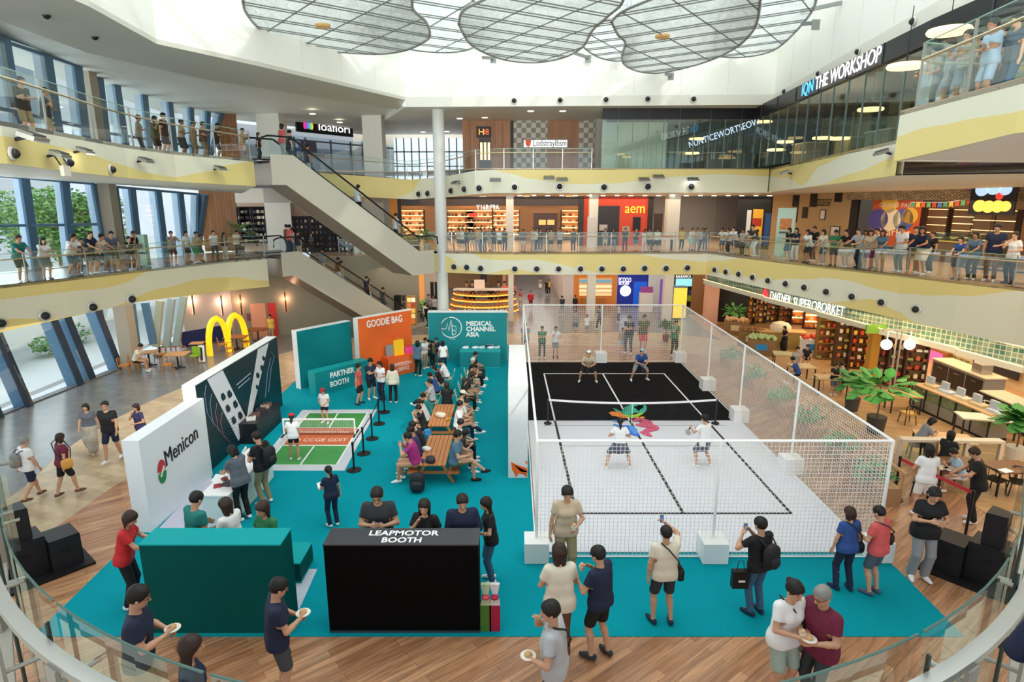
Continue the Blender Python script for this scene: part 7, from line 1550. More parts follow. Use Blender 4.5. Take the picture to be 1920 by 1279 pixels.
def m_bot(pose, sex, w_, lod, kind):
    J = joints(pose, sex); P_, u = J['pel'], J['up']; g = .014; pr = [(P_ - V(.08, 0, 0), P_ + V(.08, 0, 0), .110 * w_ + g, .110 * w_ + g, .05)]; cl = []
    for i in (0, 1):
        hip, kn, an = J['hip%d' % i], J['kn%d' % i], J['an%d' % i]; wide = .014 if kind != 'wide' else .03
        if kind in ('shorts', 'briefshorts'): L = .82 if kind == 'shorts' else .5; pr.append((hip, hip.lerp(kn, L), .096 * (w_ + 1) / 2, .086, .03))
        elif kind == 'skirt': pr.append((hip, hip.lerp(kn, .9), .10, .10, .12)); pr.append((P_ - V(0, 0, .1), (J['kn0'] + J['kn1']) / 2 + V(0, 0, .06), .12, .13, .1))
        elif kind == 'maxi': pr.append((hip, kn, .10, .12, .12)); pr.append((kn, kn.lerp(an, .75), .12, .15, .12)); pr.append((P_ - V(0, 0, .1), (J['an0'] + J['an1']) / 2 + V(0, 0, .18), .12, .16, .1))
        else: pr += [(hip, kn, .095 * (w_ + 1) / 2, .062 + wide * .5, .03), (kn, an + V(0, 0, .02), .060 + wide * .5, .044 + wide, .02)]
    if kind in ('shorts', 'briefshorts', 'skirt') and not POSES[pose].get('sit'):
        L = {'shorts': .92, 'briefshorts': .62, 'skirt': .95}[kind]; z = P_.z - .02 - (P_.z - .02 - (J['kn0'].z + J['kn1'].z) / 2) * L; cl.append(lambda X, Y, Z: z - Z)
    top = P_ + u * .04; cl.append(lambda X, Y, Z: (Y - float(top.y)) * float(u.y) + (Z - float(top.z)) * float(u.z))
    return np_mesh('bottom', [sdf_mesh(pr, (.014, .021, .036)[lod], cl)])
def m_hair(pose, sex, lod, kind):
    J = joints(pose, sex); c, f, u, r = J['hc'], J['hf'], J['hu'], J['hr']; h = (.009, .014, .026)[lod]
    R_ = .097 if kind != 'thin' else .091; pr = [(c + u * .04 - f * .022, c + u * .035 + f * .005, R_, R_, .02), (c - u * .0 - f * .038, c - u * .02 - f * .034, .080, .066, .02)]
    if kind in ('cap', 'redcap', 'hat'): pr = [(c + u * .05 - f * .018, c + u * .05 + f * .004, .099, .099, .02), (c - u * .01 - f * .04, c - u * .03 - f * .035, .08, .07, .02)]
    if kind == 'bob': pr += [(c - u * .02 - f * .035 + r * s_ * .04, c - u * .085 - f * .03 + r * s_ * .045, .068, .058, .02) for s_ in (-1, 1)]
    if kind == 'long': pr += [(c - f * .045 + r * s_ * .035, c - V(0, 0, .27) - f * .06 + r * s_ * .04, .062, .036, .03) for s_ in (-1, 1)] + [(c - u * .02 + r * s_ * .055 - f * .01, c - V(0, 0, .16) + r * s_ * .07 - f * .0, .043, .028, .03) for s_ in (-1, 1)]
    if kind == 'tail': pr += [(c - f * .10 + u * .02, c - f * .12 - u * .10, .032, .04, .02), (c - f * .12 - u * .10, c - f * .10 - u * .22, .04, .018, .02)]
    if kind == 'bun': pr += [(c - f * .10 + u * .05, c - f * .11 + u * .05, .042, .042, .02)]
    n = (f - u * .85).normalized(); b = c + n * (.031 if kind not in ('bob', 'long') else .037)
    lg = kind in ('bob', 'long', 'tail'); q2 = c + f * .012
    cl = [lambda X, Y, Z: np.minimum((X - float(b.x)) * float(n.x) + (Y - float(b.y)) * float(n.y) + (Z - float(b.z)) * float(n.z), ((X - float(q2.x)) * float(f.x) + (Y - float(q2.y)) * float(f.y) + (Z - float(q2.z)) * float(f.z)) if lg else 9)]
    if kind not in ('bob', 'long', 'tail'): q = c - u * .052; cl.append(lambda X, Y, Z: -((X - float(q.x)) * float(u.x) + (Y - float(q.y)) * float(u.y) + (Z - float(q.z)) * float(u.z)))
    return np_mesh('hair', [sdf_mesh(pr, h, cl)])
def m_cap(pose, sex, lod):
    J = joints(pose, sex); c, f, u, r = J['hc'], J['hf'], J['hu'], J['hr']; q = c + u * .055
    pr = [(c + u * .055 - f * .018, c + u * .055 + f * .006, .106, .106, .02)]; dome = sdf_mesh(pr, (.01, .014, .024)[lod], [lambda X, Y, Z: -((X - float(q.x)) * float(u.x) + (Y - float(q.y)) * float(u.y) + (Z - float(q.z)) * float(u.z))])
    br = sdf_mesh([(q + f * .09 - r * .05, q + f * .09 + r * .05, .012, .012, .02), (q + f * .12 - r * .04, q + f * .12 + r * .04, .012, .012, .03), (q + f * .15 - r * .02, q + f * .15 + r * .02, .012, .012, .03)], .009); return np_mesh('cap', [dome, br])
def m_shoe(pose, sex, lod, i):
    J = joints(pose, sex); an, td = J['an%d' % i], J['td%d' % i]; return np_mesh('shoe', [sdf_mesh([(an - td * .045 - V(0, 0, .038), an + td * .06 - V(0, 0, .045), .044, .042, .02), (an + td * .06 - V(0, 0, .045), an + td * .155 - V(0, 0, .055), .044, .03, .02)], (.01, .015, .026)[lod], [lambda X, Y, Z: (an.z - .088) - Z if 0 else -(Z - (an.z - .085))])])
def m_face(pose, sex, what):
    J = joints(pose, sex); c, f, u, r = J['hc'], J['hf'], J['hu'], J['hr']; mb = MB()
    if what == 'eye': return [MB().ball(c + f * .083 + r * s_ * .033 + u * .012, .0125, 8, sz=.7).mesh('eye', WHT, True) for s_ in (-1, 1)]
    if what == 'eyebrow': return [MB().tube([c + f * .088 + r * s_ * .016 + u * .036, c + f * .088 + r * s_ * .033 + u * .042, c + f * .078 + r * s_ * .05 + u * .036], .0042, 5).mesh('eyebrow', WHT) for s_ in (-1, 1)]
    if what == 'mouth': return [MB().tube([c + f * .082 - r * .026 - u * .06, c + f * .091 - u * .062, c + f * .082 + r * .026 - u * .06], .0062, 6).mesh('mouth', WHT)]
    for s_ in (-1, 1):
        k = [c + f * .102 + r * (s_ * .034 + .024 * math.cos(a)) + u * (.012 + .019 * math.sin(a)) for a in [math.pi * t / 6 for t in range(13)]]; mb.tube(k, .0028, 5, caps=False); mb.tube([c + f * .1 + r * s_ * .058 + u * .014, c + r * s_ * .092 + u * .008], .0028, 5)
    mb.tube([c + f * .104 - r * .01 + u * .015, c + f * .104 + r * .01 + u * .015], .0028, 5); return [mb.mesh('glasses', WHT)]
PAL = dict(white='ececec', offwhite='e2dccb', beige='c9b79c', cream='dfd6c2', tan='b79a72', khaki='9c8d6c', olive='5d5f3c', brown='6b4a35', grey='8b8d90', lightgrey='b6b9bc', darkgrey='45484d', charcoal='33363a', black='17181a', navy='1b2540', blue='2a4f8f', lightblue='9fbad0', denim='3d5f7c', slate='4e5d6b', teal='1c7a74', green='2f7a4f', mint='9fc9b4', red='c0272d', coral='cf5a5a', pink='d98a94', maroon='6e1f3a', purple='6a2a6a', magenta='a82a78', orange='d0703a', yellow='d8b84a', floral='a8a094', checked='5a5c70', patterned='5a606a', sage='9fb0a4', steelblue='4f7088', violet='3a3560')
PATT = {'floral', 'checked', 'patterned', 'maroon', 'purple'}
def cmat(c): return M(PAL[c], .75, var=(.45 if c in PATT else .06), scale=(22 if c in PATT else 5))
SKIN = [M('c99a7c', .55), M('d8ac8c', .55), M('b98464', .55)]; HAIRC = dict(black=M('17130f', .6, var=.5, scale=30, bump=.6), brown=M('33211a', .6, var=.4, scale=30, bump=.6), grey=M('8a8884', .5), white=M('d8d4cc', .5))
def person(loc, yaw, s, pose, sex, hair, top, bot, shoe='white', lod=1, label='', group=None, w_=1.0, cap=None, glasses=False, hc='black', skin=0, topkind='tee', botkind='shorts'):
    e_me = piece(('b', pose, sex, w_, lod), lambda: m_body(pose, sex, w_, lod)); o = bpy.data.objects.new('person', e_me); C.objects.link(o)
    o.location = loc; o.rotation_euler = (0, 0, math.radians(yaw)); o.scale = (s, s, s); tag(o, label, 'person', group)
    def sub(name, me, m):
        c = bpy.data.objects.new(name, me); C.objects.link(c); c.parent = o; c.material_slots[0].link = 'OBJECT'; c.material_slots[0].material = m; return c
    o.material_slots[0].link = 'OBJECT'; o.material_slots[0].material = SKIN[skin % 3]
    sub('shirt' if sex == 'm' else 'top', piece(('t', pose, sex, w_, lod, topkind), lambda: m_top(pose, sex, w_, lod, topkind)), cmat(top))
    sub({'shorts': 'shorts', 'briefshorts': 'shorts', 'skirt': 'skirt', 'maxi': 'skirt'}.get(botkind, 'trousers'), piece(('l', pose, sex, w_, lod, botkind), lambda: m_bot(pose, sex, w_, lod, botkind)), cmat(bot))
    sub('hair', piece(('h', pose, sex, lod, hair), lambda: m_hair(pose, sex, lod, hair)), HAIRC[hc])
    for i in (0, 1): sub('shoe', piece(('s', pose, sex, lod, i), lambda: m_shoe(pose, sex, lod, i)), cmat(shoe))
    if cap: sub('cap', piece(('c', pose, sex, lod), lambda: m_cap(pose, sex, lod)), cmat(cap))
    if lod < 2:
        for wh, m_ in (('eye', BLACK), ('eyebrow', HAIRC[hc]), ('mouth', M('a05a50', .5))) + ((('glasses', DARK),) if glasses else ()):
            if lod and wh != 'eye' and wh != 'glasses': continue
            for me in piece((wh, pose, sex), lambda: m_face(pose, sex, wh)): sub(wh, me, m_)
    return o
PH = {}
def ptop(pose, sex):
    if (pose, sex) not in PH: J = joints(pose, sex); PH[(pose, sex)] = (J['hc'] + J['hu'] * .13).z
    return PH[(pose, sex)]
def hand_w(o, pose, sex, i, fwd=.08):
    J = joints(pose, sex); d = (J['wr%d' % i] - J['el%d' % i]).normalized(); p = J['wr%d' % i] + d * fwd; return Matrix.LocRotScale(o.location, o.rotation_euler, o.scale) @ p
def ground(px, pf, ph, yaw, pose, sex, hair, top, bot, label, z=0, T=None, s=None, **kw):
    """feet pixel row pf on the floor z, head pixel row ph gives the height"""
    p = G(px, pf, z) if T is None else V(Xw(px, T, z + 1), T, z)
    if s is None: s = (Zw(ph, p.y) - z) / ptop(pose, sex); s = min(1.5, max(.8, s))
    lod = kw.pop('lod', None)
    if lod is None: lod = 0 if p.y < 13 and z == 0 else 1 if p.y < 30 else 2
    o = person((p.x, p.y, z + .026 * (z == 0)), yaw, s, pose, sex, hair, top, bot, label=label, lod=lod, **kw); return o
# ------------------------------------------------------------------ the people in front
def food(p, kind, label):
    if kind == 'plate': e = empty('snack_plate', label, 'plate', p); MB().lathe((0, 0, 0), [(.06, 0), (.13, .03), (.12, .03)], 14).build('plate', M('e8e0d4', .6), e); MB().ball((0, 0, .05), .07, 8, sz=.6).build('snack', M('c8a070', .7, var=.4, scale=25), e)
    elif kind == 'cup': e = empty('snack_cup', label, 'cup', p); MB().lathe((0, 0, 0), [(.04, 0), (.06, .1)], 12).build('cup_body', M('e8e0d8', .5), e); MB().ball((0, 0, .12), .05, 8).build('snack', M('d8b088', .6, var=.3, scale=25), e)
    elif kind == 'phone': e = empty('phone', label, 'phone', p); MB().box((0, 0, 0), (.08, .014, .16), 0, -.2).build('phone_body', BLACK, e); MB().box((0, -.009, 0), (.07, .004, .14), 0, -.2).build('phone_screen', M('4a6a9a', .3, emit=.5), e)
    else: e = empty('paper_sheets', label, 'paper', p, .5); MB().box((0, 0, 0), (.3, .24, .02), 0, .4).build('sheet', WHT, e); MB().box((.05, .03, .03), (.24, .2, .02), .3, .4).build('sheet', M('dfe4ee', .5), e)
    return e
def at_hands(o, pose, sex, kind, label, i=None):
    a, b = hand_w(o, pose, sex, 0), hand_w(o, pose, sex, 1); p = (a + b) / 2 if i is None else (a, b)[i]; return food(p + V(0, 0, .03), kind, label)
def worn_bag(o, label, c, side=1, z=.78, back=False, name='shoulder_bag', size=1.0):
    m = Matrix.LocRotScale(o.location, o.rotation_euler, o.scale); e = empty(name, label, 'bag', m @ V(side * .25, 0, z) if not back else m @ V(0, -.22, 1.18), o.rotation_euler.z, None, o.scale.x * size)
    if back:
        MB().ball((0, 0, 0), .19, 14, sz=1.25, sx=.85, sy=.55, pw=.7).build('bag_body', M(c, .7, var=.1, scale=9), e, smooth=True); MB().ball((0, -.09, -.08), .12, 10, sx=1, sy=.5).build('pocket', M(c, .6), e, smooth=True)
        for s_ in (-1, 1): MB().tube([(s_ * .1, .02, .2), (s_ * .13, .14, .28), (s_ * .15, .3, .2), (s_ * .15, .32, .05), (s_ * .15, .24, -.12), (s_ * .1, .06, -.18)], .016, 6).build('strap', DARK, e)
    else:
        MB().ball((0, 0, 0), .13, 12, sz=.9, sx=.45, sy=.9, pw=.6).build('bag_body', M(c, .6), e, smooth=True); k = (1.44 - z) / .72; MB().tube([(0, -.06, .1), (-side * .10, -.15, .42 * k), (-side * .26, -.12, .68 * k), (-side * .33, .0, .73 * k), (-side * .27, .12, .64 * k), (-side * .12, .16, .4 * k), (0, .08, .1)], .012, 6).build('strap', DARK, e)
    return e
A = ground
o = A(268, 1400, 1096, -68, 'eat', 'm', 'short', 'navy', 'tan', 'man with glasses in navy polo and khaki shorts eating, standing before the huge teal booth', T=8.7, s=1.58, w_=1.08, lod=0, glasses=True, shoe='white'); at_hands(o, 'eat', 'm', 'plate', 'snack plate held by the man in navy polo and khaki shorts')
o = A(366, 1400, 1208, -60, 'relax', 'f', 'long', 'navy', 'black', 'woman with long dark hair in navy tee, nearest the curved handrail', T=7.7, s=1.5, lod=0, botkind='trousers', hc='brown')
o = A(522, 1290, 1098, -62, 'eat', 'm', 'short', 'navy', 'darkgrey', 'man with glasses in navy polo and grey shorts, walking before the small teal box', T=9.3, s=1.42, w_=1.07, lod=0, glasses=True); at_hands(o, 'eat', 'm', 'plate', 'snack plate held by the man in grey shorts')
o = A(236, 1110, 1000, -75, 'reach', 'f', 'long', 'red', 'black', 'woman in red polo and black trousers at the side of the huge teal booth', T=11.9, s=1.34, botkind='trousers', lod=0, hc='brown')
o = A(372, 0, 938, -30, 'hold1', 'm', 'short', 'teal', 'black', 'man in teal tee behind the huge teal booth counter', T=12.5, s=1.40, lod=0, botkind='trousers')
o = A(440, 0, 951, 70, 'eat', 'f', 'long', 'white', 'black', 'woman in white top between two teal shirts behind the teal booth', T=12.4, s=1.36, lod=0, botkind='trousers', hc='brown')
o = A(509, 0, 941, 150, 'eat', 'f', 'long', 'green', 'black', 'woman in dark green tee at the right end behind the teal booth', T=12.3, s=1.38, lod=0, botkind='trousers', hc='brown')
o = A(714, 0, 919, 185, 'phone', 'm', 'short', 'charcoal', 'black', 'man in black patterned tee behind the black booth counter', T=12.6, s=1.50, w_=1.08, lod=0, glasses=True, botkind='trousers'); at_hands(o, 'phone', 'm', 'phone', 'phone held by the man in patterned tee behind the black booth')
o = A(801, 0, 944, 165, 'chin', 'f', 'long', 'black', 'black', 'woman with long hair in black tee behind the black booth counter', T=12.4, s=1.37, lod=0, botkind='trousers')
o = A(868, 0, 938, 190, 'eat', 'm', 'short', 'navy', 'black', 'man in navy pullover behind the right end of the black booth', T=12.5, s=1.42, w_=1.07, lod=0, botkind='trousers', topkind='long')
o = A(921, 1092, 934, 100, 'hold1', 'f', 'long', 'black', 'denim', 'woman in black top, jeans and white trainers beside the black booth', botkind='trousers', lod=0); at_hands(o, 'hold1', 'f', 'cup', 'snack cup held by the woman in jeans beside the black booth', 0)
o = A(621, 1000, 878, 40, 'hold1', 'f', 'tail', 'navy', 'navy', 'woman with ponytail in navy tee and trousers walking with papers', T=15.3, botkind='trousers', lod=0); at_hands(o, 'hold1', 'f', 'paper', 'white papers held by the woman with the ponytail', 0)
o = A(499, 945, 824, 70, 'eat', 'm', 'short', 'black', 'khaki', 'man in black tee and khaki trousers with backpack at the white counter', botkind='trousers', lod=0, w_=1.1, s=1.3); worn_bag(o, 'big black backpack worn by the man in khaki trousers', '1b1c20', back=True)
o = A(459, 975, 856, 60, 'reach', 'f', 'bob', 'patterned', 'black', 'woman in speckled grey top and black trousers leaning over the white counter', botkind='trousers', lod=0, w_=1.1, s=1.28)
o = A(1060, 1096, 966, 185, 'hold1', 'f', 'short', 'beige', 'khaki', 'person in beige wrap shirt looking down beside the first white fence weight', T=12.9, s=1.42, botkind='wide', lod=0); at_hands(o, 'hold1', 'f', 'cup', 'small snack cup held by the person in the beige wrap shirt', 0)
o = A(1049, 1245, 1052, 10, 'eat', 'f', 'long', 'cream', 'brown', 'woman with long straight hair in cream tee and brown trousers, seen from behind', T=10.3, s=1.43, botkind='trousers', lod=0, topkind='loose', hc='brown')
o = A(1040, 1400, 1133, 75, 'bite', 'm', 'short', 'lightgrey', 'navy', 'man in light grey tee with black sling, raising food to his mouth', T=8.6, s=1.47, w_=1.1, lod=0, botkind='trousers'); at_hands(o, 'bite', 'm', 'plate', 'snack in paper held by the man in light grey tee', 0); worn_bag(o, 'black sling bag of the man in light grey tee', '17181c', 1)
o = A(1122, 1232, 1030, 48, 'eat2', 'm', 'short', 'navy', 'black', 'man in navy tee and black shorts eating, on the near carpet edge', w_=1.1, lod=0, shoe='charcoal', glasses=True); at_hands(o, 'eat2', 'm', 'cup', 'snack cup held by the man in navy tee at the carpet edge')
o = A(1240, 1170, 990, 8, 'photo', 'm', 'thin', 'cream', 'charcoal', 'man in cream tee holding up a phone towards the court', w_=1.08, lod=0, shoe='navy'); at_hands(o, 'photo', 'm', 'phone', 'phone held up by the man in cream tee', 1); worn_bag(o, 'black crossbody bag of the man in cream tee', '17181c', 1, z=.9)
o = A(1414, 1152, 975, 25, 'phonehi', 'm', 'short', 'black', 'denim', 'man in black tee and blue jeans filming the court with his phone', lod=0, botkind='trousers', shoe='navy', w_=1.05); at_hands(o, 'phonehi', 'm', 'phone', 'phone of the man in black tee and jeans'); worn_bag(o, 'thin black backpack of the man in blue jeans', '202024', back=True, size=.9)
p = hand_w(o, 'phonehi', 'm', 0); q = G(1387, 1085, .95); e = empty('tote_bag', 'black paper tote bag hanging at the side of the man in jeans', 'bag', q); MB().box((0, 0, 0), (.34, .14, .40)).build('bag_body', BLACK, e); MB().tube([(-.08, 0, .2), (-.05, 0, .42), (.05, 0, .42), (.08, 0, .2)], .01, 6).build('bag_handle', BLACK, e); MB().box((.02, -.075, -.02), (.14, .006, .04)).build('bag_print', WHT, e)
o = A(1578, 1106, 955, 12, 'relax', 'f', 'bob', 'blue', 'navy', 'woman with short hair in dark blue tee and navy trousers beside the coral shirt', lod=0, botkind='trousers', w_=1.07, shoe='navy', hc='brown'); worn_bag(o, 'black crossbody bag of the woman in dark blue tee', '17181c', 1, z=.9)
o = A(1634, 1114, 955, 30, 'hold1', 'm', 'thin', 'coral', 'slate', 'man in coral polo and slate shorts standing near the last fence weight', lod=0, w_=1.08, shoe='slate'); worn_bag(o, 'dark brown shoulder bag of the man in coral polo', '2a201c', 1, z=1.05)
o = A(1719, 1086, 937, 172, 'phone', 'f', 'tail', 'black', 'grey', 'woman in black printed tee and grey trousers looking at her phone', lod=0, botkind='wide', w_=1.07, topkind='loose', s=1.4); at_hands(o, 'phone', 'f', 'phone', 'phone of the woman in black printed tee')
o = A(1466, 1400, 1097, 200, 'eat', 'f', 'bun', 'white', 'sage', 'woman in white polo and pale green shorts facing the camera with food', T=9.3, s=1.45, w_=1.1, lod=0); at_hands(o, 'eat', 'f', 'plate', 'snack held by the woman in white polo'); worn_bag(o, 'small beige bag of the woman in white polo', 'a89a88', -1)
o = A(1534, 1400, 1110, 112, 'eat', 'm', 'thin', 'maroon', 'charcoal', 'grey haired man with glasses in maroon batik shirt beside the white polo', T=9.1, s=1.45, w_=1.1, lod=0, glasses=True, botkind='trousers', hc='grey', topkind='loose'); at_hands(o, 'eat', 'm', 'cup', 'snack cup held by the man in maroon shirt')
p = V(2.62, 2.35, Z2); o = person(p, -50, 1.0, 'hold1', 'm', 'short', 'navy', 'black', 'black', 0, 'person in dark navy jacket standing behind the curved handrail', None, 1.15, topkind='long', botkind='trousers')
# walking on the window side
o = A(176, 850, 757, 195, 'walk', 'f', 'bob', 'patterned', 'floral', 'woman in grey knit top and long floral skirt walking hand in hand', botkind='maxi', shoe='beige', lod=1, w_=1.1)
o = A(215, 864, 752, 185, 'walk2', 'm', 'short', 'black', 'navy', 'man with glasses in black polo and navy shorts walking beside the floral skirt', lod=1, w_=1.08, glasses=True)
o = A(271, 850, 757, 150, 'chin', 'f', 'bob', 'violet', 'black', 'woman in violet blouse partly hidden by the white display wall', botkind='trousers', lod=1, w_=1.08, hc='brown')
o = A(62, 938, 822, -25, 'walk', 'm', 'thin', 'white', 'navy', 'person in white tee and navy shorts walking away with zebra pattern backpack', lod=1, w_=1.2, hc='grey', shoe='brown'); worn_bag(o, 'zebra patterned drawstring backpack on the white tee', '8a8680', back=True, size=.85)
o = A(128, 929, 815, -30, 'walk2', 'f', 'bob', 'maroon', 'black', 'woman in red patterned blouse and black shorts walking away', lod=1, w_=1.08, hc='brown', shoe='brown'); worn_bag(o, 'tan leather handbag of the woman in red patterned blouse', 'd8a04a', 1, z=.95, size=1.2)
# players
def racket(o, pose, sex, label, i=1, c='22242a'):
    p = hand_w(o, pose, sex, i); e = empty('paddle', label, 'paddle', p, o.rotation_euler.z); MB().bar((0, 0, 0), (0, .05, -.12), .03).build('grip', DARK, e); MB().lathe((0, .09, -.24), [(.11, -.008), (.115, 0), (.11, .008)], 16, (1, .3, .2)).build('face', M(c, .4), e)
o = A(1102, 717, 655, 175, 'ready', 'm', 'short', 'beige', 'black', 'far player in beige tee, black shorts and white cap, on black court', cap='white', lod=1, s=1.12); racket(o, 'ready', 'm', 'small paddle held by the far player in beige tee')
o = A(1198, 714, 650, 190, 'ready', 'm', 'short', 'blue', 'grey', 'far player in blue tee, grey shorts and pale blue cap, on black court', cap='lightblue', lod=1, s=1.14); racket(o, 'ready', 'm', 'small paddle held by the far player in blue tee')
o = A(1160, 880, 788, -4, 'lunge', 'f', 'tail', 'white', 'checked', 'near player with ponytail, white tee and checked skirt, feet wide apart', botkind='skirt', lod=0, s=1.08); racket(o, 'lunge', 'f', 'paddle held low by the near player with ponytail')
o = A(1318, 876, 772, 22, 'racket', 'f', 'short', 'white', 'checked', 'near player with dark visor, white tee and checked skirt holding up paddle', botkind='skirt', lod=0, s=1.08, cap='black', topkind='loose'); racket(o, 'racket', 'f', 'round wire faced paddle held up by the near player in visor', 0, 'b8b4ac')
o = A(553, 864, 779, 10, 'play', 'f', 'tail', 'white', 'black', 'child in red cap, white tee and black shorts nearer the camera', cap='red', botkind='briefshorts', lod=1); o = A(611, 794, 729, 170, 'play', 'm', 'short', 'white', 'black', 'child in red cap, white tee and black shorts beyond the practice net', cap='red', botkind='briefshorts', lod=1)
# standing by the booths
for r in [(674, 759, 683, -95, 'relax', 'f', 'bun', 'coral', 'black', 'person in red floral top and black shorts before the partner counter', dict(shoe='navy')), (697, 749, 673, -140, 'cross', 'm', 'short', 'navy', 'black', 'man in dark navy tee, cap and black shorts before the partner counter', dict(cap='black', w_=1.1)),
          (717, 752, 678, 150, 'eat', 'f', 'tail', 'white', 'navy', 'woman in white polo and navy trousers beside the orange counter', dict(botkind='trousers', shoe='navy')), (738, 756, 684, 5, 'relax', 'f', 'long', 'cream', 'black', 'woman with long hair in cream jumper and black trousers, seen from behind', dict(botkind='trousers', topkind='long', hc='brown')),
          (784, 706, 640, -20, 'relax', 'f', 'long', 'steelblue', 'black', 'woman in blue green top and black leggings at the orange counter end', dict(botkind='trousers')), (797, 692, 634, -120, 'eat', 'm', 'short', 'white', 'khaki', 'man in white shirt in the group before the medical panel', dict(botkind='trousers')),
          (806, 690, 638, 30, 'eat', 'f', 'short', 'black', 'black', 'woman in black outfit in the middle of the medical panel group', dict(botkind='trousers')), (820, 684, 634, 165, 'chin', 'm', 'short', 'navy', 'denim', 'person in dark shirt and face mask nearest the medical panel', dict(botkind='trousers')),
          (832, 699, 640, 20, 'relax', 'f', 'long', 'white', 'navy', 'woman with long hair, white blouse and navy trousers near the chairs', dict(botkind='trousers')), (813, 688, 640, 60, 'eat', 'm', 'short', 'olive', 'black', 'man in olive tee half hidden in the medical panel group', dict(botkind='trousers')),
          (985, 668, 606, 175, 'cross', 'm', 'short', 'grey', 'darkgrey', 'man in grey tee with crossed arms behind the far fence', dict(botkind='trousers')), (1016, 672, 612, 180, 'cross', 'm', 'short', 'green', 'darkgrey', 'man in green tee with crossed arms behind the far fence', dict(botkind='trousers')), (1041, 671, 612, 185, 'chin', 'f', 'tail', 'white', 'grey', 'woman in white tee with raised hand behind the far fence', dict(shoe='black')),
          (1079, 629, 582, 0, 'walk', 'm', 'short', 'grey', 'denim', 'man in grey tee walking away beyond the court, first of the walkers', {}), (1100, 630, 592, 10, 'walk2', 'f', 'short', 'white', 'grey', 'person with white backpack walking away beside the ground column', {}), (1124, 620, 575, 20, 'walk', 'm', 'short', 'darkgrey', 'black', 'person in dark grey walking behind the middle fence post', dict(botkind='trousers')),
          (1054, 592, 555, 30, 'walk', 'm', 'short', 'charcoal', 'grey', 'person in charcoal jacket striding past the ground level orange shop', dict(botkind='trousers', topkind='long')), (1078, 588, 554, -20, 'walk2', 'f', 'bun', 'black', 'charcoal', 'person with raised topknot in black by the orange shop', dict(botkind='trousers', topkind='long')),
          (995, 580, 546, 180, 'walk2', 'm', 'short', 'red', 'maroon', 'man in bright red jacket walking down the corridor', dict(topkind='long')), (976, 574, 544, 150, 'relax', 'f', 'short', 'coral', 'beige', 'person in peach top at the corridor corner', dict(botkind='skirt')), (964, 562, 537, 160, 'relax', 'f', 'short', 'pink', 'maroon', 'person in pink top at the corridor corner by the column', dict(botkind='skirt')),
          (1013, 548, 527, 180, 'walk', 'f', 'long', 'floral', 'white', 'small figure in pale dress deep in the corridor', dict(botkind='skirt')), (1025, 553, 527, 170, 'walk', 'm', 'short', 'black', 'black', 'small figure in black deep in the corridor', dict(botkind='trousers')), (1029, 553, 529, 170, 'walk2', 'm', 'short', 'yellow', 'black', 'small figure in yellow top deep in the corridor', dict(botkind='trousers')),
          (1160, 605, 575, 90, 'relax', 'f', 'long', 'lightgrey', 'black', 'woman with long hair beyond the fence near the blue shop', dict(botkind='trousers')), (1165, 662, 615, 200, 'hold1', 'm', 'short', 'floral', 'lightblue', 'person in pale patterned shirt beyond the fence', {}), (1178, 664, 592, 150, 'cross', 'm', 'short', 'charcoal', 'darkgrey', 'tall person in charcoal tee beyond the fence', dict(botkind='trousers')),
          (1204, 662, 590, 190, 'hold1', 'm', 'short', 'olive', 'coral', 'man in olive camouflage shirt and red shorts beyond the fence', {}), (1262, 668, 600, 200, 'chin', 'f', 'short', 'green', 'black', 'person in dark green beside the far fence corner plant', dict(botkind='trousers')),
          (802, 616, 572, -30, 'walk', 'm', 'short', 'black', 'black', 'person in black carrying a bag by the shop corner', dict(botkind='trousers')), (797, 611, 568, -50, 'walk2', 'f', 'short', 'white', 'denim', 'person in white tee walking towards the peach lit shop', dict(botkind='trousers')), (805, 597, 552, 170, 'chin', 'm', 'short', 'grey', 'charcoal', 'person in grey leaning at the shop corner wall', dict(botkind='trousers')), (815, 597, 554, 160, 'relax', 'f', 'long', 'lightgrey', 'black', 'person in pale grey beside the tall column base', dict(botkind='trousers')),
          (511, 640, 590, 170, 'relax', 'f', 'short', 'yellow', 'khaki', 'person in yellow top in the red doorway', dict(botkind='trousers')), (1469, 660, 612, 100, 'hold1', 'f', 'long', 'black', 'black', 'woman in black vest and trousers at the olive serving counter', dict(botkind='maxi')), (1560, 742, 681, 190, 'eat', 'm', 'short', 'black', 'slate', 'man in black tee standing at the pale café table', {}),
          (1735, 975, 842, -10, 'eat', 'f', 'long', 'white', 'white', 'woman in white top and white shorts standing at the laid café table', dict(T=15.8, s=1.25)), (1833, 985, 850, 60, 'reach', 'm', 'short', 'black', 'black', 'person in loose black tee and black trousers bending over the laid table', dict(T=15.5, s=1.28, botkind='wide', topkind='loose', w_=1.08, hc='brown')),
          (585, 479, 437, 175, 'cross', 'm', 'short', 'charcoal', 'navy', 'man in dark suit behind the short railing between the escalators', dict(z=4.92, T=41.9, botkind='trousers', topkind='long'))]:
    kw = r[10]; A(*r[:10], **kw)
# kiosk staff
for px, ph, c, lb in [(875, 530, 'brown', 'staff member in brown left of the menu card'), (886, 529, 'black', 'staff member in black behind the menu card'), (935, 530, 'darkgrey', 'staff member in dark grey at the kiosk right half'), (946, 533, 'coral', 'staff member in reddish top at the right end of kiosk'), (920, 548, 'black', 'staff member crouched low behind the kiosk counter')]:
    A(px, 0, ph, 180, 'eat', 'f' if px % 2 else 'm', 'short', c, 'black', lb, T=kc.y + .75 - (.0), s=1.35 if px != 920 else 1.1)
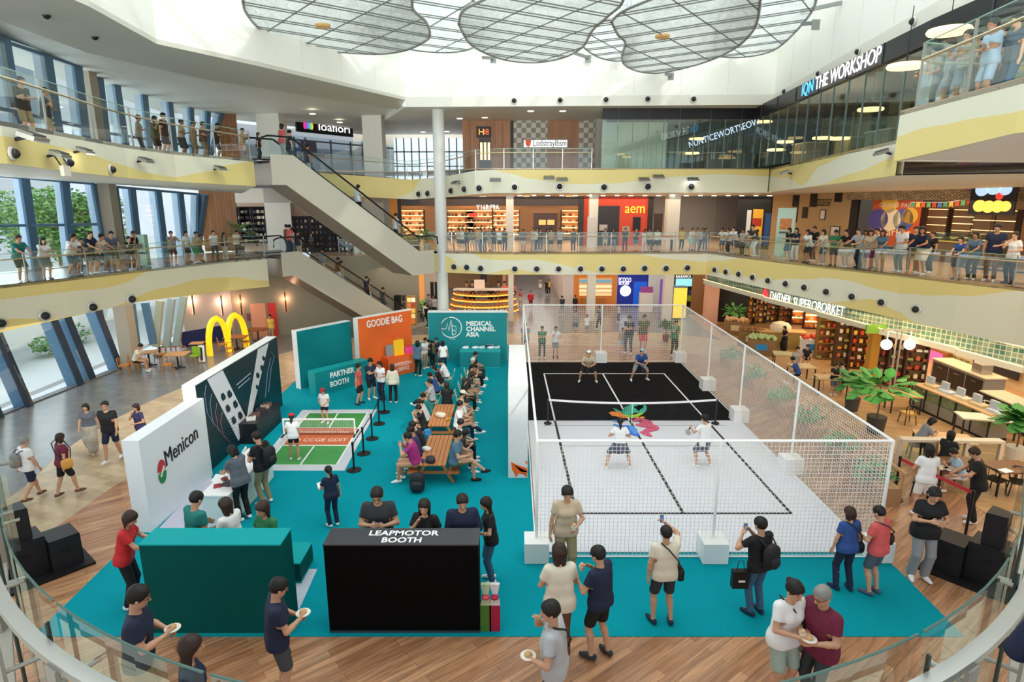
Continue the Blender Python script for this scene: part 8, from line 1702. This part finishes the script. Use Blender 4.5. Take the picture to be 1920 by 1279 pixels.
# ------------------------------------------------------------------ seated people
def sit(x, y, yaw, pose, sex, hair, top, bot, label, s=1.08, zs=.46, **kw):
    """pelvis over the seat at (x, y)"""
    lod = kw.pop('lod', 1); z = .022 + (zs - .46) ; o = person((x, y, z), yaw, s, pose, sex, hair, top, bot, label=label, lod=lod, **kw); return o
bx = -3.12; rx = -1.8
for r in [(bx + .08, 18.05, 92, 'sitph', 'm', 'short', 'magenta', 'tan', 'man in magenta tee and tan shorts on the nearest picnic bench', dict(w_=1.1, s=1.25, lod=0)), (bx + .05, 18.75, 96, 'sitph', 'm', 'short', 'violet', 'black', 'person in violet tee filming with phone, second on the near bench', dict(s=1.2)), (bx + .1, 19.45, 88, 'sit2', 'm', 'short', 'black', 'charcoal', 'person in black tee with backpack, third on the near bench', dict(s=1.15)),
          (rx, 18.0, -95, 'sitx', 'm', 'short', 'steelblue', 'olive', 'man in grey blue tee, camouflage shorts and sandals, legs crossed', dict(w_=1.1, s=1.3, lod=0, shoe='black')), (rx - .02, 18.75, -88, 'sit2', 'f', 'long', 'black', 'navy', 'woman in black top resting her chin behind the grey blue tee', dict(s=1.15, botkind='trousers')), (rx, 19.5, -80, 'sit', 'm', 'short', 'white', 'black', 'boy in white open shirt at the far end of the near bench', dict(s=1.15, botkind='trousers')),
          (-3.22, 21.3, 95, 'sitph', 'f', 'short', 'black', 'navy', 'woman in black vest holding a fan at the second table', {}), (-3.2, 22.0, 85, 'sit2', 'm', 'short', 'lightgrey', 'black', 'man in pale striped shirt at the second picnic table', {}), (-3.15, 22.8, 95, 'sit2', 'm', 'short', 'teal', 'black', 'person in bright green tee bent forward at the second table', {}),
          (-2.0, 21.3, -92, 'sitx', 'm', 'short', 'white', 'navy', 'man in white shirt and navy trousers, legs crossed, second table', dict(botkind='trousers', s=1.18)), (-2.0, 22.1, -88, 'sit2', 'm', 'short', 'lightgrey', 'black', 'man in pale grey shirt bent forward, second table court side', {}), (-2.0, 22.85, -84, 'sit', 'f', 'short', 'beige', 'khaki', 'person in pale cap and beige top at the far end, second table', dict(cap='cream')),
          (-2.66, 23.95, 0, 'sit', 'f', 'long', 'black', 'denim', 'woman with long brown hair, black top and jeans sitting back to camera', dict(botkind='trousers', hc='brown')),
          (-3.3, 24.4, 92, 'sitx', 'm', 'short', 'lightgrey', 'black', 'man in pale grey tee pointing, first slatted chair of the left row', dict(botkind='trousers')), (-3.25, 25.6, 88, 'sit2', 'm', 'short', 'blue', 'black', 'man in royal blue tee on the second chair of the left row', {}), (-3.2, 26.8, 95, 'sit2', 'f', 'bob', 'black', 'beige', 'person in black on the third chair of the left row', {}), (-3.05, 27.8, 90, 'sit2', 'm', 'short', 'white', 'slate', 'man in white tee bent forward on the last chair, left row', {}),
          (-2.05, 24.6, -88, 'sit', 'f', 'long', 'black', 'black', 'woman with long brown hair in black, first chair facing the court', dict(botkind='trousers', hc='brown')), (-2.0, 25.7, -92, 'sit2', 'f', 'bob', 'charcoal', 'beige', 'woman with dark brown hair, second chair facing the court', dict(hc='brown')), (-1.95, 26.8, -85, 'sitph', 'f', 'tail', 'darkgrey', 'grey', 'person in dark grey raising a phone, third chair facing the court', {}), (-1.9, 27.9, -90, 'sit', 'm', 'thin', 'violet', 'black', 'white haired man in navy violet shirt, fourth chair facing the court', dict(hc='white', botkind='trousers')), (-1.85, 29.0, -80, 'sit', 'm', 'short', 'black', 'charcoal', 'person in black at the far end of the seated row', dict(botkind='trousers'))]:
    sit(*r[:9], **r[9])
MB().b2(-2.2, -1.6, 28.7, 29.4, .022, .44).build('stool_box', M('e8e4cc', .5), label='pale box stool at the far end of the seated row', cat='stool')
for px, py, yaw, pose, sex, hair, top, bot, lb, s in [(258, 697, -85, 'sit2', 'm', 'short', 'offwhite', 'black', 'man in cream shirt and black shorts reading at the window side café', 1.15), (1718, 858, -100, 'sit2', 'f', 'bob', 'grey', 'black', 'woman in grey tee writing at the light wood café table', 1.15), (1768, 893, -60, 'sit', 'f', 'long', 'black', 'charcoal', 'woman with long black hair in flowered top beside the partition', 1.15), (1797, 925, 70, 'sit2', 'f', 'short', 'lightblue', 'white', 'person in pale blue seated behind the laid café table', 1.1),
    (1494, 722, 60, 'sit2', 'm', 'short', 'blue', 'black', 'person in blue tee sitting at the café, beyond the fence', 1.05), (1581, 738, 10, 'sit2', 'm', 'short', 'black', 'black', 'person in black sitting back to camera at the pale café table', 1.1), (1490, 700, 170, 'sit', 'f', 'bun', 'floral', 'grey', 'elderly woman in pale flowered blouse at the olive table', 1.05), (1510, 690, 150, 'sit', 'f', 'short', 'black', 'black', 'small dark haired person at the table end near the produce', .95)]:
    p = G(px, py); sit(p.x, p.y, yaw, pose, sex, hair, top, bot, lb, s, lod=1 if py > 800 or px < 300 else 2)
# ------------------------------------------------------------------ onlookers on galleries and escalators
ORD = 'first second third fourth fifth sixth seventh eighth ninth tenth eleventh twelfth thirteenth fourteenth fifteenth sixteenth seventeenth eighteenth nineteenth twentieth twenty-first twenty-second twenty-third twenty-fourth twenty-fifth twenty-sixth twenty-seventh twenty-eighth twenty-ninth thirtieth thirty-first thirty-second thirty-third thirty-fourth thirty-fifth thirty-sixth thirty-seventh thirty-eighth thirty-ninth fortieth'.split()
BN = dict(shorts='shorts', trousers='trousers', skirt='skirt', wide='trousers', maxi='long skirt')
def edge_at(pts, px, off, z):
    """point at column px, off metres behind the edge line"""
    for a, b in zip(pts, pts[1:]):
        if (a - b).length < 1e-5: continue
        w_ = Wl((a.x, a.y), (b.x, b.y)); n = w_.n; w2 = Wl((a.x - n.x * off, a.y - n.y * off), (b.x - n.x * off, b.y - n.y * off))
        u, zz = w2.hit(px, 450 if z < 8 else 200); L = (V(b.x, b.y, 0) - V(a.x, a.y, 0)).length
        if -.15 <= u <= L + .15:
            p = w2.pt(u, z); x = XZ(p.x, p.y, z); p2 = w2.pt(u, z); return V(p2.x + (px - XZ(p2.x, p2.y, z + .8)) * 0, p2.y, z), n
    return None, None
def crowd(rows, E, z, place, grp, off=.5, smin=.8, smax=1.45, lod=2):
    for i, r in enumerate(rows):
        px, ph, sex, pose, hair, top, bot, bk = r[:8]; of = r[8] if len(r) > 8 else off
        p, n = edge_at(E, px, of, z)
        if p is None: continue
        k = lambda z_: XZ(p.x, p.y, z_); s = (Zw(ph, p.y) - z) / ptop(pose, sex); s = max(smin, min(smax, s))
        yaw = math.degrees(math.atan2(-n.x, n.y)) + R.uniform(-22, 22)
        person((p.x, p.y, z), yaw, s, pose, sex, hair, top, bot, R.choice(['white', 'black', 'grey', 'white']), lod, '%s in %s top and %s %s, %s %s' % ('woman' if sex == 'f' else 'man', top, bot, BN[bk], ORD[i], place), grp, skin=i, botkind=bk, hc='black' if i % 4 else 'brown')
crowd([(30, 440, 'm', 'rail', 'short', 'teal', 'black', 'shorts'), (77, 445, 'f', 'rail', 'long', 'white', 'slate', 'skirt'), (133, 438, 'm', 'rail2', 'short', 'white', 'denim', 'shorts'), (150, 446, 'm', 'relax', 'short', 'darkgrey', 'grey', 'trousers', 1.1), (165, 433, 'm', 'rail', 'short', 'navy', 'black', 'shorts'), (185, 438, 'm', 'rail2', 'short', 'cream', 'black', 'shorts'), (208, 433, 'm', 'rail', 'short', 'slate', 'olive', 'shorts'), (240, 443, 'f', 'chin', 'short', 'black', 'brown', 'trousers'), (249, 433, 'm', 'chin', 'short', 'black', 'tan', 'trousers', .9),
       (321, 433, 'm', 'phonehi', 'short', 'grey', 'black', 'shorts', .8), (348, 433, 'm', 'relax', 'short', 'white', 'navy', 'shorts', 1.0), (365, 434, 'f', 'rail', 'short', 'floral', 'green', 'skirt'), (373, 440, 'f', 'rail', 'bun', 'brown', 'darkgrey', 'shorts', .9), (400, 432, 'm', 'relax', 'short', 'white', 'navy', 'trousers', 1.0), (419, 436, 'f', 'chin', 'long', 'charcoal', 'beige', 'trousers', 1.0), (443, 432, 'm', 'phone', 'short', 'offwhite', 'black', 'trousers', 1.0)],
      E2L, Z2, 'along the window side second railing', 'onlookers on the window side second gallery', lod=1, off=.42)
rows = [(33, 143, 'm', 'cross', 'short', 'black', 'khaki', 'shorts'), (77, 163, 'm', 'chin', 'short', 'charcoal', 'tan', 'shorts'), (255, 215, 'f', 'cross', 'short', 'floral', 'charcoal', 'trousers'), (286, 217, 'f', 'chin', 'bob', 'olive', 'black', 'shorts'), (302, 211, 'm', 'relax', 'short', 'black', 'darkgrey', 'shorts'), (336, 223, 'f', 'cross', 'short', 'beige', 'charcoal', 'skirt'), (360, 226, 'f', 'hold1', 'short', 'tan', 'khaki', 'shorts'), (378, 228, 'm', 'cross', 'short', 'brown', 'khaki', 'shorts'), (404, 231, 'm', 'phone', 'short', 'black', 'black', 'shorts'), (452, 240, 'f', 'phonehi', 'short', 'tan', 'beige', 'shorts'), (481, 248, 'f', 'relax', 'long', 'black', 'charcoal', 'trousers')]
for i, (px, ph, sex, pose, hair, top, bot, bk) in enumerate(rows):
    s = 1.02; p = G(px, ph, Z3 + ptop(pose, sex) * s)
    if p.y > 29: p = V(Xw(px, 29.0, Z3 + 1.4), 29.0, Z3); s = (Zw(ph, 29.0) - Z3) / ptop(pose, sex)
    person((p.x, p.y, Z3), -75 + R.uniform(-25, 15), s, pose, sex, hair, top, bot, 'white', 1, '%s in %s top and %s %s, %s along the window side third railing' % ('woman' if sex == 'f' else 'man', top, bot, BN[bk], ORD[i]), 'onlookers on the window side third gallery', skin=i, botkind=bk)
TOPS = 'white black grey beige lightgrey charcoal olive navy offwhite darkgrey slate tan'.split(); BOT = [('black', 'trousers'), ('charcoal', 'shorts'), ('beige', 'shorts'), ('denim', 'trousers'), ('black', 'shorts'), ('grey', 'trousers'), ('tan', 'skirt'), ('navy', 'trousers')]
PS = ['relax', 'phone', 'rail', 'chin', 'hold1', 'cross', 'rail2', 'stand']; over = {1192: ('black', 'teal', 'shorts'), 1172: ('black', 'black', 'trousers'), 1209: ('white', 'white', 'trousers'), 1296: ('white', 'mint', 'skirt'), 1278: ('yellow', 'black', 'trousers'), 1355: ('white', 'denim', 'shorts'), 1376: ('white', 'black', 'shorts')}
rows = []
for j, px in enumerate([739, 746, 848, 861, 868, 876, 886, 896, 902, 909, 919, 927, 937, 946, 981, 1000, 1008, 1013, 1026, 1033, 1050, 1075, 1135, 1150, 1172, 1192, 1209, 1217, 1232, 1278, 1296, 1307, 1316, 1322]):
    t, b, k = over.get(px, (TOPS[(j * 5) % 12],) + BOT[(j * 3) % 8]); rows.append((px, 430 + (j * 7) % 5 - 3, 'f' if j % 2 else 'm', PS[(j * 3) % 8], ['short', 'bob', 'short', 'long', 'tail'][j % 5], t, b, k, .5 + (j * 13 % 7) * .14))
crowd(rows, [V(p.x, p.y, Z2) for p in [E2C[0] + V(-3, .3, 0)] + E2C], Z2, 'along the straight back railing from the escalator', 'onlookers on the second gallery at the back')
R3 = [(1334, 427, 'm', 'relax', 'short', 'black', 'black', 'trousers', 1.3), (1345, 428, 'f', 'hold1', 'long', 'lightgrey', 'white', 'trousers', .9), (1355, 427, 'm', 'rail', 'short', 'white', 'denim', 'shorts'), (1367, 428, 'm', 'rail', 'short', 'white', 'black', 'trousers'), (1376, 425, 'm', 'rail2', 'short', 'white', 'charcoal', 'shorts'), (1393, 429, 'm', 'relax', 'short', 'lightgrey', 'black', 'trousers', .9), (1404, 432, 'f', 'rail', 'bob', 'floral', 'khaki', 'shorts'), (1413, 421, 'm', 'rail2', 'short', 'charcoal', 'white', 'trousers'), (1422, 430, 'f', 'rail', 'short', 'beige', 'grey', 'trousers', .8),
    (1480, 427, 'f', 'cross', 'bob', 'black', 'denim', 'skirt', .7), (1493, 427, 'f', 'cross', 'long', 'navy', 'white', 'trousers', .7), (1517, 430, 'f', 'rail', 'bob', 'white', 'charcoal', 'shorts'), (1527, 424, 'm', 'relax', 'short', 'black', 'brown', 'trousers', 1.5), (1547, 430, 'f', 'rail', 'bob', 'offwhite', 'black', 'shorts'), (1567, 431, 'm', 'phone', 'short', 'green', 'charcoal', 'shorts'), (1590, 430, 'm', 'rail', 'short', 'black', 'tan', 'skirt'), (1612, 428, 'm', 'rail2', 'thin', 'lightgrey', 'black', 'trousers'), (1623, 430, 'f', 'relax', 'bob', 'charcoal', 'lightblue', 'trousers', 1.3), (1633, 430, 'f', 'rail', 'bob', 'beige', 'maroon', 'skirt'), (1645, 427, 'm', 'relax', 'short', 'white', 'cream', 'shorts', 1.2), (1656, 430, 'f', 'rail', 'long', 'steelblue', 'tan', 'trousers'),
    (1692, 422, 'm', 'hold1', 'short', 'white', 'olive', 'trousers', .8), (1716, 424, 'm', 'relax', 'short', 'navy', 'khaki', 'trousers', 1.1), (1731, 424, 'f', 'rail2', 'bob', 'navy', 'cream', 'skirt'), (1750, 433, 'm', 'relax', 'short', 'black', 'darkgrey', 'trousers', 1.7), (1805, 443, 'f', 'rail', 'tail', 'blue', 'slate', 'skirt'), (1832, 434, 'f', 'rail', 'tail', 'steelblue', 'charcoal', 'trousers', .9), (1868, 419, 'm', 'hold1', 'short', 'navy', 'brown', 'trousers', 1.0), (1905, 434, 'f', 'chin', 'tail', 'white', 'black', 'trousers', .9)]
crowd(R3, [V(E2C[-1].x - 2, E2C[-1].y, Z2)] + E2R, Z2, 'along the supermarket side second railing', 'onlookers on the second gallery over the supermarket', lod=1)
for i, (px, ph, sex, pose, hair, top, bot, bk) in enumerate([(1747, 92, 'm', 'cross', 'short', 'lightblue', 'slate', 'trousers'), (1764, 86, 'm', 'chin', 'short', 'lightgrey', 'olive', 'trousers'), (1791, 70, 'f', 'relax', 'bob', 'olive', 'darkgrey', 'skirt'), (1823, 55, 'f', 'chin', 'tail', 'tan', 'darkgrey', 'skirt'), (1843, 60, 'm', 'relax', 'short', 'black', 'black', 'trousers'), (1871, 33, 'm', 'cross', 'short', 'lightblue', 'lightblue', 'shorts'), (1890, 42, 'f', 'relax', 'short', 'charcoal', 'slate', 'trousers'), (1916, 25, 'm', 'relax', 'short', 'slate', 'denim', 'trousers')]):
    s = 1.0; p = G(px, ph, Z3P + ptop(pose, sex)); person((p.x, p.y, Z3P), 80 + R.uniform(-20, 20), s, pose, sex, hair, top, bot, 'white', 1, '%s in %s top and %s %s, %s on the projecting third level balcony' % ('woman' if sex == 'f' else 'man', top, bot, BN[bk], ORD[i]), 'onlookers on the projecting balcony', skin=i, botkind=bk)
def esc_people(E, rows, place, grp):
    for i, (px, sex, hair, top, bot, bk, sd) in enumerate(rows):
        best = min((abs(XZ(q.x, q.y, q.z + .9) - px), t) for t in [k / 200 for k in range(-10, 211)] for q in [on_esc(E, t)]); q = on_esc(E, min(1, max(0, best[1])))
        q = q + E[2] * sd * .3; yaw = math.degrees(math.atan2(-E[1].x, E[1].y)); person(q, yaw + R.uniform(-10, 10), .98, PS[i % 2 * 3] if 0 else ('relax', 'stand')[i % 2], sex, hair, top, bot, 'white', 2, '%s in %s top and %s %s, %s person from the top of the %s' % ('woman' if sex == 'f' else 'man', top, bot, BN[bk], ORD[i], place), grp, skin=i, botkind=bk)
esc_people(ESC1, [(521, 'f', 'bob', 'coral', 'sage', 'trousers', 0), (543, 'm', 'short', 'navy', 'slate', 'trousers', 0), (576, 'm', 'short', 'charcoal', 'lightgrey', 'trousers', 0), (671, 'f', 'tail', 'white', 'black', 'trousers', 0), (738, 'm', 'short', 'white', 'black', 'trousers', .5), (748, 'f', 'short', 'offwhite', 'charcoal', 'trousers', -.4)], 'upper escalator', 'riders of the upper escalator')
esc_people(ESC2, [(529, 'm', 'short', 'coral', 'navy', 'trousers', .4), (540, 'f', 'short', 'brown', 'darkgrey', 'trousers', -.6), (549, 'f', 'tail', 'white', 'grey', 'trousers', -.4), (556, 'm', 'short', 'navy', 'beige', 'trousers', .4), (606, 'f', 'short', 'grey', 'beige', 'shorts', -.5), (632, 'f', 'short', 'black', 'white', 'shorts', .2), (642, 'f', 'short', 'tan', 'beige', 'shorts', -.5), (685, 'm', 'short', 'navy', 'black', 'trousers', .3), (693, 'f', 'bob', 'beige', 'cream', 'trousers', -.4), (716, 'm', 'short', 'darkgrey', 'slate', 'trousers', .2)], 'lower escalator', 'riders of the lower escalator')
